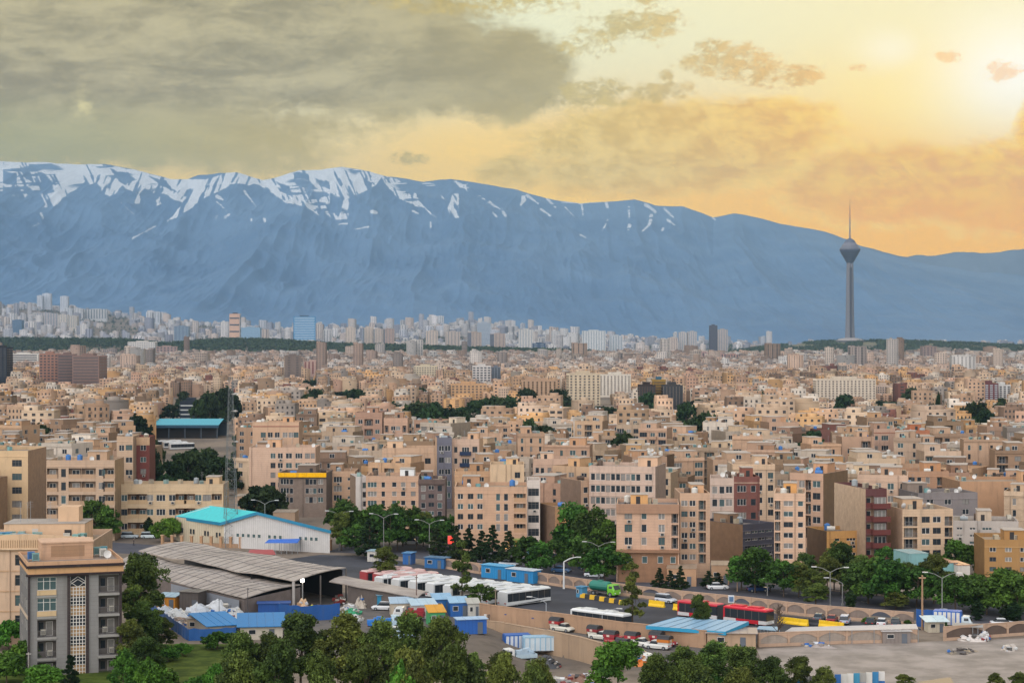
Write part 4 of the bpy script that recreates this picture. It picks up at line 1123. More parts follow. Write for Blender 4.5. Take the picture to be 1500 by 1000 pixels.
# ---- the city beyond: too many to tell apart, one mesh from a set of small block shapes
def template(rng, w, d, fl, lod):
    """-> verts, quads, per-quad (kind 0 wall, 1 side, 2 roof, 3 dark window, 4 head)"""
    V, Q, K = [], [], []

    def box(x0, x1, y0, y1, z0, z1, kf, ks, kt):
        n = len(V); V.extend([(x0, y0, z0), (x1, y0, z0), (x1, y1, z0), (x0, y1, z0), (x0, y0, z1), (x1, y0, z1), (x1, y1, z1), (x0, y1, z1)])
        for q, k in (((0, 1, 5, 4), kf), ((1, 2, 6, 5), ks), ((2, 3, 7, 6), ks), ((3, 0, 4, 7), ks), ((4, 5, 6, 7), kt)):
            Q.append(tuple(i + n for i in q)); K.append(k)
    fh = 3.05; h = 2.4 + fl * fh; pr = .9
    box(-w / 2, w / 2, -d / 2, d / 2, -6, h, 0, 1, 2)
    if lod == 0:
        for q in ((-w / 2, w / 2, -d / 2 - .02, -d / 2 + .3), (-w / 2, w / 2, d / 2 - .3, d / 2 + .02), (-w / 2 - .02, -w / 2 + .3, -d / 2 + .3, d / 2 - .3), (w / 2 - .3, w / 2 + .02, -d / 2 + .3, d / 2 - .3)):
            box(*q, h - .2, h + pr, 0, 1, 0)
    else: box(-w / 2, w / 2, -d / 2 - .03, -d / 2 + .4, h - .1, h + pr, 0, 0, 0)
    hw = rng.uniform(3, 5.5); hx = rng.uniform(-w / 2 + hw / 2, w / 2 - hw / 2); hy = rng.uniform(-d / 4, d / 4)
    box(hx - hw / 2, hx + hw / 2, hy - 2, hy + 2.4, h + .01, h + rng.uniform(2.2, 3.1), 4, 4, 2)
    if rng.random() < .6:
        ww = w * rng.uniform(.35, .7); sx = rng.choice([-1, 1]); x0 = -w / 2 + .3 if sx < 0 else w / 2 - ww - .3; y0 = -d / 2 + rng.uniform(1.0, d * .4); hh = h + rng.uniform(2.4, 3.3)
        box(x0, x0 + ww, y0, d / 2 - .4, h + .02, hh, 4 if rng.random() < .5 else 0, 1, 2)
        n0 = len(V); xm = x0 + ww / 2; V.extend([(xm - .6, y0 - .05, h + .8), (xm + .6, y0 - .05, h + .8), (xm + .6, y0 - .05, h + 2.1), (xm - .6, y0 - .05, h + 2.1)]); Q.append((n0, n0 + 1, n0 + 2, n0 + 3)); K.append(3)
    if lod == 0:
        for _ in range(5):
            x, y = rng.uniform(-w / 2 + 1, w / 2 - 1.2), rng.uniform(-d / 2 + 1, d / 2 - 1); s = rng.uniform(.7, 1.3)
            box(x - s / 2, x + s / 2, y - s / 2, y + s / 2, h + .02, h + rng.uniform(1.0, 1.7), rng.choice([4, 5]), 4, 5)
    n = max(2, int(w / rng.uniform(2.8, 4.2))); style = rng.choice('wwvlb')
    for f in range(fl):
        z = 2.4 + f * fh
        for i in range(n):
            x = -w / 2 + w * (i + .5) / n
            ww = {'w': .75, 'v': 1.2, 'l': 1.35, 'b': .8}[style]
            if style in 'lb' and i % 2: ww = .5
            ww = min(ww, w / n / 2 - .25); z0 = z + (.9 if style != 'l' or i % 2 else .3); z1 = z + 2.35
            n0 = len(V); y = -d / 2 - .05
            V.extend([(x - ww, y, z0), (x + ww, y, z0), (x + ww, y, z1), (x - ww, y, z1)]); Q.append((n0, n0 + 1, n0 + 2, n0 + 3)); K.append(3)
            if style in 'lb' and i % 2 == 0 and lod == 0: box(x - ww - .2, x + ww + .2, -d / 2 - .9, -d / 2 - .1, z - .1, z + .8, 0, 0, 0)
        if rng.random() < .5:
            for sx in (-1, 1):
                y = rng.uniform(-d / 4, d / 4); n0 = len(V); x = sx * (w / 2 + .05)
                V.extend([(x, y - .6, z + .9), (x, y + .6, z + .9), (x, y + .6, z + 2.2), (x, y - .6, z + 2.2)]); Q.append((n0, n0 + 1, n0 + 2, n0 + 3)); K.append(3)
    return np.array(V, float), np.array(Q, np.int64), np.array(K)


SIGHT = []     # streets of low houses before a landmark: (photo columns, distance)
LANDM = []     # (x, y, radius) of towers and of open ground, kept free


def far_city():
    rng = random.Random(9); npr = np.random.default_rng(9)
    T0 = [(lambda w, d: (w, d, template(rng, w, d, rng.choice([3, 4, 4, 5, 5, 6]), 0)))(rng.uniform(10, 19), rng.uniform(12, 17)) for _ in range(22)]
    T1 = [(lambda w, d: (w, d, template(rng, w, d, rng.choice([3, 3, 4, 4, 5, 6]), 1)))(rng.uniform(11, 20), rng.uniform(12, 17)) for _ in range(20)]
    TT = [(lambda w, d, f: (w, d, template(rng, w, d, f, 1)))(rng.uniform(16, 26), rng.uniform(14, 20), rng.choice([8, 9, 11, 12, 14, 17])) for _ in range(14)]
    VV, QQ, CC = [], [], []; nv = 0
    pal = np.array([hexc(c, ALB) for _, c in PAL])
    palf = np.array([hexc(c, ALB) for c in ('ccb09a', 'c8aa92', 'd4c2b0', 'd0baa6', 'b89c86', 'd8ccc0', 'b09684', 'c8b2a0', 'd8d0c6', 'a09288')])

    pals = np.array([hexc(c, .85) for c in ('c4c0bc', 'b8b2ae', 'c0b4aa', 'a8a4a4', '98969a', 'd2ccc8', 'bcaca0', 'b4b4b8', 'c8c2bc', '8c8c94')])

    def put(tpl, x, y, z, th, base, sc=1.0, tall=1.0):
        nonlocal nv
        V, Q, K = tpl
        c, s = math.cos(th), math.sin(th)
        W = np.stack([x + sc * (V[:, 0] * c - V[:, 1] * s), y + sc * (V[:, 0] * s + V[:, 1] * c), z + V[:, 2] * tall], -1)
        VV.append(W); QQ.append(Q + nv); nv += len(V)
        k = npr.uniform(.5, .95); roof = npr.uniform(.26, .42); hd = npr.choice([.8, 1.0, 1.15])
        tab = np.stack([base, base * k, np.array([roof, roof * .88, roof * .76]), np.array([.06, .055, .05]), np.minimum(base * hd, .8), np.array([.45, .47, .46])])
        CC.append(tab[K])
    n = 0
    for (a, b, ang, wmn, wmx, gy, xr) in ((1012, 1500, -7, 7.5, 14, 7.5, 460), (1500, 2300, 6, 7.5, 15, 8, 690), (2300, 3300, -10, 8.5, 17, 10, 960), (3300, 4230, 4, 10, 20, 13, 1250)):
        for x, y, w, d, row in lots(a, b, R(ang), rng, wmn, wmx, 9.5 if a < 2300 else 11, 12.5 if a < 2300 else 15, 2.6, gy, xr):
            px, py = pix((x, y, 0))
            if px < -230 or px > 1730 or cleared(px, py): continue
            if any((x - lx) ** 2 + (y - ly) ** 2 < lr * lr for lx, ly, lr in LANDM): continue
            if npr.random() < .05: continue
            tw, td, tp = (T0 if y < 2000 else T1)[npr.integers(0, 20)]
            th = R(ang) + R(npr.choice([0, 0, 0, 8, -9, 90]))
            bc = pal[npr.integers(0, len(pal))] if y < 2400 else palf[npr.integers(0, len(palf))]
            tall = npr.uniform(.55, .92) if y < 2300 else npr.uniform(.6, 1.0)
            if any(a0 - 8 < px < a1 + 8 and yy - 480 < y < yy for a0, a1, yy in SIGHT): tall *= .55; th = R(ang)
            if y > 2300 and not (1180 < px < 1300 and y > 3000) and npr.random() < (.011 if y < 3500 else .004): tp = TT[npr.integers(0, 14)][2]; tall = npr.uniform(.6, 1.0); bc = palf[npr.integers(0, len(palf))]
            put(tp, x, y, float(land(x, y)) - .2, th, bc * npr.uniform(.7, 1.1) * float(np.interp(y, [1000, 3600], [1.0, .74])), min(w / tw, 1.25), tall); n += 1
    for x, y, w, d, th in REST:
        tw, td, tp = T0[npr.integers(0, 20)]; put(tp, x, y, 0, th, pal[npr.integers(0, len(pal))] * npr.uniform(.72, 1.1), min(w / tw, 1.1), npr.uniform(.65, 1.0)); n += 1
    # northern suburbs on the slope, more towers among them
    for k in range(4200):
        y = 5250 + 3350 * npr.random() ** .8; px = npr.uniform(-220, 1720); x = (px - 750) / F * y
        z = float(land(x, y))
        if px > 1110 and (y < 7400 or npr.random() < .6): continue
        if px > 1000 and y < 6300: continue
        if y < 5600 and npr.random() < .3: continue
        if vnoise(np.array(px / 60.), np.array(y / 420.), 3) < .36: continue
        tower = npr.random() < (.13 if px < 1000 else .05)
        tp = TT[npr.integers(0, 14)][2] if tower else T1[npr.integers(0, 20)][2]
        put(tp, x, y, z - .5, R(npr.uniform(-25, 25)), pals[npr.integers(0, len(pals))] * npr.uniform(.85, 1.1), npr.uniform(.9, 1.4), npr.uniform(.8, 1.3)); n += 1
    V = np.concatenate(VV); Q = np.concatenate(QQ); C = np.concatenate(CC)
    me = grid_mesh('distant_city', V, Q, ['plaster_far'], smooth=False)
    a = me.attributes.new('Col', 'FLOAT_COLOR', 'FACE')
    a.data.foreach_set('color', np.concatenate([C, np.ones((len(C), 1))], 1).astype(np.float32).ravel())
    o = link('distant_city', me)
    tag(o, 'countless small beige flat-roofed blocks carpeting the plain to the mountains', 'city', kind='stuff')
    print('FARCITY', n, len(Q))


mat('plaster_far', attr=True, nz=.12, scale=.08, rough=.9, spec=.1)
# ---- landmarks of the middle distance and beyond, each one a thing
def tower_block(x0, x1, yb, yt, Y, label, colour, d=18, deg=0, floors=10, ncol=5, cs=None, style='grid', win=.55, short=None, top=None, cat='tower block', name='tower_block', trim=None, dark='3a3d42'):
    """a far block: walls, roof and window bands; its foot given by row yb at distance Y"""
    zb = H - (yb - 500) / F * Y; th = R(deg); w = (x1 - x0) / F * Y
    xc = ((x0 + x1) / 2 - 750) / F * Y; h = (yb - yt) / F * Y
    LANDM.append((xc, Y + d / 2, max(w, d) * .62))
    if Y < 2400: SIGHT.append((x0, x1, Y))
    if Y < 2400: LANDM.extend([(xc * (Y - k) / Y, Y - k, w * .5 + 9) for k in (22, 55, 90)])
    root = thing(name, (xc, Y + d / 2, zb), th, label, cat)
    c = hexc(colour, ALB); b = MB('plaster', c)
    b.box(-w / 2, w / 2, -d / 2, d / 2, -25, h)
    if cs:
        b.use(c=hexc(cs, ALB)); b.box(-w / 2 - .06, -w / 2 - .02, -d / 2, d / 2, -25, h - .1); b.box(w / 2 + .02, w / 2 + .06, -d / 2, d / 2, -25, h - .1)
    b.use(c=tuple(v * .9 for v in c)); b.box(-w / 2 - .1, w / 2 + .1, -d / 2 - .1, -d / 2 + .5, h, h + 1.1); b.box(-w / 2 - .1, w / 2 + .1, d / 2 - .5, d / 2 + .1, h, h + 1.1)
    if trim:
        b.use(c=hexc(trim, ALB))
        for i in range(ncol + 1): x = -w / 2 + w * i / ncol; b.box(x - .3, x + .3, -d / 2 - .5, -d / 2 - .02, 0, h)
    b.use('paint', hexc(dark, .7)); fh = h / floors
    for f in range(floors):
        z = f * fh + fh * .28
        if style == 'band':
            b.box(-w / 2 + w * .04, w / 2 - w * .04, -d / 2 - .3, -d / 2 - .05, z, z + fh * win)
        else:
            for i in range(ncol):
                x = -w / 2 + w * (i + .5) / ncol; ww = w / ncol * win / 2
                b.box(x - ww, x + ww, -d / 2 - .3, -d / 2 - .05, z, z + fh * (.5 if style == 'grid' else .85))
        m = max(2, int(d / 6))
        for i in range(m):
            y = -d / 2 + d * (i + .5) / m
            for sx in (-1, 1): b.box(sx * (w / 2 + .18) - .08, sx * (w / 2 + .18) + .08, y - d / m * .22, y + d / m * .22, z, z + fh * .5)
    b.build('wall', root)
    b = MB('plaster', hexc(top or colour, ALB * .85)); b.box(-w * .22, w * .2, -d * .25, d * .25, h + .01, h + max(3, h * .06)); b.build('roof_house', root)
    return root


def milad():
    """the tall telecom tower: flared shaft, cone-shaped head, mast, drum at its foot"""
    Y = 5900.0; px = 1245.0; s = Y / F
    zb = H - (497 - 500) * s; x = (px - 750) * s
    LANDM.append((x, Y, 120))
    root = thing('telecom_tower', (x, Y, zb), 0, 'very tall concrete telecom tower with a cone-shaped head and needle mast', 'tower')
    zt = lambda py: (497 - py) * s
    gr = hexc('807d80', .8)
    b = MB('plaster', gr); n = 16
    prof = [(497, 15.8), (490, 14.4), (470, 13.2), (440, 12.2), (410, 11.2), (385, 10.4)]
    for k in range(len(prof) - 1):
        (p0, r0), (p1, r1) = prof[k], prof[k + 1]
        vs = []
        for p, r in ((p0, r0), (p1, r1)):
            for i in range(n):
                a = 2 * math.pi * i / n; rr = r * (1.0 if i % 4 in (1, 2, 3) else .7)
                vs.append((rr * math.cos(a + .2), rr * math.sin(a + .2), zt(p)))
        b.mesh(vs, [(i, (i + 1) % n, n + (i + 1) % n, n + i) for i in range(n)])
    b.use(c=hexc('4c4a50', .8))
    b.box(-2.8, 2.8, -15.4, -8.0, 2, zt(392))
    b.build('shaft', root)
    hb = MB('painted_metal', hexc('4a5062', .8))
    hb.lathe([(9.2, zt(386)), (14, zt(382)), (31.5, zt(367)), (32, zt(365.5))], 28)
    hb.use(c=hexc('66666e', .8)); hb.lathe([(32, zt(365.4)), (31, zt(363.6)), (26, zt(361))], 28); hb.use(c=hexc('74727a', .8)); hb.lathe([(26, zt(360.9)), (24, zt(358.5)), (20, zt(357)), (19, zt(355.4))], 24)
    hb.use(c=hexc('545866', .8)); hb.lathe([(18, zt(355.3)), (14, zt(352.3)), (7, zt(350)), (3.2, zt(349))], 20)
    hb.use(c=hexc('3a3c44', .8))
    for k, (p, r) in enumerate(((380, 16.6), (377, 20.2), (374, 23.7), (371, 27.2))): hb.lathe([(r, zt(p)), (r + 1.1, zt(p) + 1.6), (r + .4, zt(p) + 2.2)], 28)
    hb.build('head', root)
    mb = MB('painted_metal', hexc('8c807c', .8)); mb.tube((0, 0, zt(349.2)), (0, 0, zt(318)), 2.6, 1.7, 8); mb.use(c=hexc('b06a50', .8)); mb.tube((0, 0, zt(318)), (0, 0, zt(306)), 1.5, 1.2, 8); mb.use(c=hexc('9a8478', .8)); mb.tube((0, 0, zt(306)), (0, 0, zt(292)), 1.0, .5, 8)
    mb.build('mast', root)
    db = MB('plaster', hexc('a39a94', .8)); db.lathe([(42, -14), (43, -9), (44, -8.5), (44, -3), (38, -2), (36, 1), (26, 3.2), (14, 5)], 36)
    db.use(c=hexc('4c4c50', .8)); db.lathe([(44.3, -7.8), (44.4, -4.2)], 36); db.build('lobby_drum', root)


milad()
tw = tower_block
# front-middle landmarks
tw(937, 960, 604, 566, 1330, 'left dark glass wing of the twin office with a golden middle', '3c302c', 20, 0, 10, 6, dark='1c1a1c', style='tall', win=.7, name='office_block', cat='office block', trim='5a463c')
tw(972, 1000, 606, 566, 1320, 'right dark glass wing of the twin office with a golden middle', '4a4644', 20, 0, 10, 6, dark='22262c', style='tall', win=.7, name='office_block', cat='office block', trim='6a625c')
tw(957, 975, 606, 558, 1345, 'golden glass centre with a blue cap between two dark glass wings', 'a8843c', 16, 0, 12, 4, dark='6a4f20', style='band', top='3f6a80', name='office_block', cat='office block')
tw(832, 878, 594, 549, 1500, 'cream slab with a dark vertical slot left of the white slab', 'd8c4a6', 22, 4, 11, 7, win=.4, dark='5a5048')
tw(879, 925, 579, 550, 1720, 'white ten-storey slab with even window rows behind the dark twin offices', 'e2d6c4', 20, -4, 10, 9, win=.45, dark='6a6058')
tw(764, 815, 588, 559, 1600, 'tan slab with dark vertical window strips left of the cream slab', 'c4a284', 20, 2, 8, 8, style='tall', win=.35, dark='6a5030')
tw(1196, 1283, 592, 557, 1530, 'long off-white slab with rows of tiny windows at the right', 'e0cfb8', 18, 0, 10, 16, win=.42, dark='6e625a')
tw(1285, 1306, 586, 566, 1630, 'small pale block with grid windows right of the long off-white slab', 'd0b8a4', 16, 0, 6, 6, win=.5)
tw(1440, 1461, 591, 563, 1560, 'maroon and white tower with a glazed middle near the right edge', '7a4a48', 18, 6, 9, 3, win=.6, dark='c0c8cc')
tw(1461, 1479, 591, 565, 1565, 'white tower with dark windows touching the maroon tower', 'e0dcd4', 18, 6, 9, 3, win=.55)
tw(55, 82, 566, 519, 2050, 'rusty brown estate wing with balconies, the left end of the estate', 'b08470', 30, 8, 11, 5, win=.6, dark='4a3a34')
tw(82, 106, 572, 520, 2020, 'dark brown estate wing second from the left end', '8c7268', 30, 8, 12, 5, style='band', dark='5a4842')
tw(107, 147, 575, 522, 2000, 'broad grey-brown estate wing at the right end of the brown estate', '94786c', 30, -4, 12, 8, style='band', dark='62504a')
tw(10, 56, 532, 519, 2900, 'low white slab with window bands peeking over the left edge roofs', 'e4dcd0', 20, 0, 4, 8, style='band', dark='6a6460')
tw(-14, 10, 553, 510, 1950, 'black-blue tower cut by the left edge of the picture', '2e3036', 24, 0, 12, 4, dark='1a1c22', style='tall')
tw(187, 227, 522, 501, 4250, 'white gridded slab standing in front of the dark wooded rise', 'e2dad0', 30, 0, 8, 12, win=.5, dark='8a8a88')
tw(228, 258, 532, 508, 3900, 'dull brown slab right of the white gridded slab', 'b0958a', 26, 6, 7, 6, win=.5)
tw(415, 439, 562, 522, 2250, 'brown-grey blank tower with a bright right edge left of the avenue', '85756a', 22, 10, 11, 2, win=.3, dark='5e5048', cs='c8b098')
tw(444, 471, 548, 530, 2700, 'white and red-brown flats right of the blank brown tower', 'c8a898', 22, 4, 7, 5, style='tall', win=.45, dark='8a4e44')
tw(606, 640, 560, 537, 2350, 'cream tower with a regular grid of windows in the middle city', 'dccbac', 22, 0, 7, 9, win=.55, dark='7a6e60')
tw(692, 719, 566, 537, 2150, 'white-framed tower with black windows in the middle city', 'dcd4cc', 22, 0, 8, 5, win=.65, dark='33302f')
tw(720, 733, 564, 539, 2200, 'grey-blue tower stuck to the white-framed tower', '7a8088', 22, 0, 8, 3, style='tall', win=.4)
tw(660, 712, 588, 564, 1620, 'peach block with square windows beyond the mid-city trees', 'd8ac80', 20, 3, 6, 9, win=.5, dark='6a5c4c')
tw(1158, 1188, 546, 519, 3500, 'cream estate tower, the left end of the estate below the telecom tower', 'ddccb4', 24, 0, 13, 7, style='tall', win=.4, dark='8a7c70')
tw(1189, 1212, 545, 521, 3560, 'cream estate tower, second from the left below the telecom tower', 'd6c4ae', 24, 8, 13, 6, style='tall', win=.4, dark='8a7c70')
tw(1213, 1242, 545, 522, 3600, 'cream estate tower, third from the left below the telecom tower', 'd9c6b2', 24, -6, 13, 7, style='tall', win=.4, dark='8a7c70')
tw(1255, 1282, 545, 525, 3650, 'beige estate tower just right of the telecom tower axis', 'd4c0ac', 24, 0, 12, 7, style='tall', win=.4, dark='8a7c70')
tw(1283, 1301, 545, 524, 3700, 'beige estate tower second right of the telecom tower axis', 'cfbba6', 24, 6, 12, 5, style='tall', win=.4, dark='8a7c70')
tw(1302, 1328, 547, 523, 3620, 'beige estate tower third right of the telecom tower axis', 'd6c2ae', 24, -5, 12, 6, style='tall', win=.4, dark='8a7c70')
tw(1332, 1347, 548, 520, 3600, 'beige estate tower at the right end beside the brown slab', 'd2bea8', 24, 0, 13, 4, style='tall', win=.4, dark='8a7c70')
tw(1352, 1372, 549, 508, 3550, 'tall brown-grey slab tower right of the cream estate', 'a08a80', 26, 0, 15, 4, win=.4)
tw(1372, 1391, 549, 527, 3500, 'grey block leaning on the tall brown-grey slab', '8e8484', 26, 0, 9, 5, style='band', dark='5c5a60')
tw(1264, 1294, 553, 533, 3300, 'white stepped hospital block with dark bands right of centre', 'dcd6ce', 30, 0, 5, 6, style='band', dark='6a6a70', name='hospital_block', cat='hospital')
tw(1304, 1332, 555, 540, 3250, 'low blue-grey curved hall beside the white stepped hospital', '8e98a8', 40, 0, 3, 5, style='band', dark='5a6478', name='hall', cat='hall')
tw(1386, 1396, 572, 559, 2300, 'red-brown flat block, left end of the right-hand row', '9c6e60', 18, 0, 6, 3, win=.5)
tw(1412, 1440, 566, 545, 2500, 'rosy ten-storey slab with a dark roof line at the right', 'b8968a', 20, 0, 8, 7, style='tall', win=.4, dark='7a5e58')
tw(1441, 1472, 562, 545, 2600, 'rosy slab second in the row with dark roof lines', 'b09086', 20, 0, 8, 7, style='tall', win=.4, dark='7a5e58')
tw(1473, 1512, 564, 545, 2550, 'rosy slab cut by the right edge with a dark roof line', 'b4948a', 20, 0, 8, 8, style='tall', win=.4, dark='7a5e58')
tw(1024, 1040, 540, 517, 3500, 'pinkish flats left of the blue-footed pair', 'b89890', 24, 0, 10, 4, style='tall', win=.4)
tw(1048, 1064, 541, 519, 3450, 'pinkish flats in the middle of the row below the dark skyscraper', 'bd9c92', 24, 0, 10, 4, style='tall', win=.4)
tw(1066, 1082, 541, 520, 3440, 'pinkish flats with a blue foot below the dark skyscraper', 'b89488', 24, 0, 9, 4, style='tall', win=.4)
# northern skyline
tw(429, 461, 504, 464, 5600, 'blue glass tower with pale floor bands, tallest on the northern skyline', '3f8fc0', 40, 6, 16, 1, style='band', win=.45, dark='c4d6e2', cs='2f7fb8', top='56606c', name='glass_tower', cat='office tower')
tw(336, 351, 499, 460, 5650, 'orange and white striped slender tower left of the blue glass tower', 'dcb49a', 30, 0, 4, 1, style='band', win=.22, dark='3e444e', cs='b8c4cc', top='4a4a50', name='striped_tower', cat='office tower')
tw(352, 381, 502, 480, 5900, 'pale blue glass block right of the striped tower', '9ab8cc', 40, 0, 8, 1, style='band', win=.3, dark='86a8c4', name='glass_block', cat='office block')
tw(853, 887, 518, 485, 5000, 'broad white residential tower in the middle of the skyline', 'dcdcd8', 30, 0, 18, 9, style='tall', win=.35, dark='8f9aa4')
tw(893, 912, 518, 492, 5100, 'white tower right of the broad white residential tower', 'd2d4d4', 26, 0, 14, 5, style='tall', win=.35, dark='8f9aa4')
tw(760, 781, 517, 483, 5000, 'white tower beside the dark gateway block on the skyline', 'd8d2c8', 26, 0, 18, 5, style='tall', win=.35, dark='98a0a8')
tw(780, 799, 519, 503, 4850, 'dark blue gateway block with a square opening', '4a5a70', 20, 0, 5, 2, win=.5, dark='8a94a0')
tw(699, 719, 510, 473, 5500, 'grey-white round-topped tower, tallest left of the gateway', 'b4bcc4', 30, 0, 20, 2, style='band', win=.35, dark='8694a4')
tw(687, 703, 513, 487, 5050, 'pale tower with a dark grey flank, left one of two', 'c8b4a4', 26, 24, 15, 3, cs='6a707c', win=.3, dark='8a8484')
tw(720, 738, 513, 489, 5050, 'pale tower with a dark grey flank, right one of two', 'c6b2a4', 26, 24, 14, 3, cs='6a707c', win=.3, dark='8a8484')
tw(624, 641, 511, 485, 5150, 'beige tower with a flat top mid-left on the skyline', 'd2c0b0', 26, 0, 15, 4, style='tall', win=.35, dark='9a948e')
tw(653, 673, 511, 486, 5300, 'beige slab tower right of the flat-topped beige tower', 'cdbcae', 26, 10, 15, 4, style='tall', win=.35, dark='9a948e')
tw(507, 519, 507, 480, 5200, 'slim cream tower, first right of the blue glass tower', 'dccab8', 24, 16, 16, 3, win=.35, dark='98928c')
tw(532, 546, 507, 480, 5250, 'slim cream tower, second right of the blue glass tower', 'd8c6b4', 24, 16, 16, 3, win=.35, dark='98928c', cs='8a949e')
tw(547, 560, 508, 482, 5240, 'slim cream tower, third right of the blue glass tower', 'd2c0b0', 24, 16, 15, 3, win=.35, dark='98928c', cs='8a949e')
tw(562, 576, 508, 482, 5230, 'rosy tower, fourth right of the blue glass tower', 'bca496', 24, 16, 15, 3, win=.35, dark='8a827e', cs='7a848e')
tw(995, 1007, 512, 487, 5200, 'pale tower, left of the pair beside the dark skyscraper', 'cdc4bc', 26, 0, 16, 4, style='tall', win=.35, dark='929aa4')
tw(1008, 1021, 512, 486, 5200, 'pale tower, right of the pair beside the dark skyscraper', 'cac2bc', 26, 0, 16, 4, style='tall', win=.35, dark='929aa4')
tw(979, 993, 512, 495, 5150, 'low cream block left of the pale tower pair', 'd0beb0', 26, 0, 9, 4, win=.3)
tw(1040, 1051, 512, 477, 5150, 'dark grey-brown skyscraper, the darkest on the right skyline', '5c5a64', 26, 0, 20, 4, style='tall', win=.4, dark='3a3c46')
tw(1052, 1066, 514, 483, 5250, 'pale beige skyscraper right of the dark skyscraper', 'c4b8b0', 28, 0, 18, 4, style='tall', win=.35, dark='8f9298')
tw(62, 74, 445, 430, 8200, 'white tower on the northern slope, highest at the left', 'd8dade', 30, 0, 12, 3, win=.35, dark='9aa4ae')
tw(88, 99, 450, 434, 8100, 'white tower on the slope right of the highest one', 'd2d4d8', 30, 0, 12, 3, win=.35, dark='9aa4ae')
tw(54, 62, 447, 433, 8150, 'white tower on the slope left of the highest one', 'd0d2d6', 30, 0, 12, 3, win=.35, dark='9aa4ae')
tw(52, 83, 478, 459, 6900, 'grey-white estate slab at the left foot of the slope', 'c4bcb8', 30, 12, 8, 8, style='tall', win=.35, dark='8f949c')
tw(85, 99, 480, 461, 6800, 'cream estate slab, left of two below the slope', 'd8cdbe', 28, 0, 9, 4, style='tall', win=.35, dark='9a9a9a')
tw(100, 113, 480, 463, 6800, 'cream estate slab, right of two below the slope', 'd4c8b8', 28, 0, 9, 4, style='tall', win=.35, dark='9a9a9a')
tw(18, 32, 490, 469, 6300, 'steel-blue tower at the far left below the slope', '6a8298', 30, 0, 10, 3, style='band', dark='56708a')
tw(94, 106, 466, 452, 7600, 'white twin slab, left one on the middle of the slope', 'd4d4d4', 28, 0, 9, 3, win=.35)
tw(108, 121, 466, 452, 7600, 'white twin slab, right one on the middle of the slope', 'd6d4d2', 28, 0, 9, 3, win=.35)
tw(124, 156, 467, 453, 7650, 'long white slab right of the white twin slabs', 'd0cfcd', 28, 0, 8, 8, style='tall', win=.35)
tw(214, 223, 472, 457, 7500, 'white tower pair on the ridge left, slimmer one', 'dadada', 26, 0, 10, 2, win=.35)
tw(225, 234, 472, 457, 7500, 'white tower pair on the ridge left, right-hand one', 'd2d4d6', 26, 0, 10, 2, win=.35)
tw(255, 276, 498, 478, 5800, 'grey-blue glass office left of the striped tower', '8a9aa8', 30, 0, 9, 4, style='tall', win=.5, dark='6a7c90')
tw(640, 650, 474, 463, 8000, 'white tower highest on the middle ridge', 'd6d6d6', 30, 0, 10, 3, win=.35)


def long_depot(x0, x1, yb, Y, d, hz, rc, label, wc, name='depot_shed', cat='bus depot'):
    xa, xb = (x0 - 750) / F * Y, (x1 - 750) / F * Y
    root = thing(name, ((xa + xb) / 2, Y + d / 2, 0), 0, label, cat); w = xb - xa
    b = MB('painted_metal', hexc(wc, ALB)); b.box(-w / 2, w / 2, d / 2 - .3, d / 2, 0, hz)
    n = int(w / 7)
    for i in range(n + 1): x = -w / 2 + w * i / n; b.box(x - .25, x + .25, -d / 2, -d / 2 + .5, 0, hz)
    b.use('dark_inside'); b.box(-w / 2 + .3, w / 2 - .3, -d / 2 + 4, -d / 2 + 4.2, 0, hz - .2); b.build('wall', root)
    r = MB('painted_metal', hexc(rc, ALB)); r.mesh([(-w / 2 - 1, -d / 2 - 1, hz), (w / 2 + 1, -d / 2 - 1, hz), (w / 2 + 1, 0, hz + 2.6), (-w / 2 - 1, 0, hz + 2.6), (w / 2 + 1, d / 2 + 1, hz), (-w / 2 - 1, d / 2 + 1, hz)], [(0, 1, 2, 3), (3, 2, 4, 5)])
    r.use(c=hexc('1f4a60', .8)); r.box(-w / 2 - 1, w / 2 + 1, -d / 2 - 1.1, -d / 2 - 1.0, hz - 1.4, hz + .02)
    r.build('roof', root)


long_depot(200, 318, 642, 985, 34, 7, '3fa6b8', 'long turquoise-roofed bus depot with a dark open front', '46525c')
tw(262, 292, 622, 590, 1160, 'black glass block with white balcony strips above the turquoise depot', '2f3640', 18, 4, 5, 1, style='band', win=.25, dark='c8ccc8', name='office_block', cat='office block')
far_city()
# ------------------------------------------------------------------ trees
def leaf_mat(name, c1, c2):
    m = bpy.data.materials.new(name); m.use_nodes = True; MATS[name] = m
    N = NT(m.node_tree); b = m.node_tree.nodes['Principled BSDF']
    a = N.n('ShaderNodeAttribute', attribute_name='tuft'); oi = N.n('ShaderNodeObjectInfo')
    base = N.mix(a.outputs['Fac'], hexc(c1), hexc(c2))
    k = N.m('MULTIPLY_ADD', oi.outputs['Random'], .75, .65); k2 = N.m('MULTIPLY_ADD', N.m('FRACT', N.m('MULTIPLY', oi.outputs['Random'], 7.3)), .45, .75)
    base = N.mix(1.0, base, N.xyz(N.m('MULTIPLY', k, k2), k, N.m('MULTIPLY', k, .9)), 'MULTIPLY')
    N.put(b.inputs['Base Color'], base); b.inputs['Roughness'].default_value = .75; b.inputs['Specular IOR Level'].default_value = .15


leaf_mat('pine_needles', '2a3518', '58652c')
leaf_mat('broad_leaves', '233615', '446224')
leaf_mat('fresh_leaves', '2b4516', '4c6e24')
leaf_mat('cypress_leaves', '1b2a15', '2e3e21')
leaf_mat('wood_leaves', '24321f', '394a30')
mat('bark', hexc('5a4a3c', .8), rough=.95, nz=.3, scale=6, stretch=(1, 1, .2))


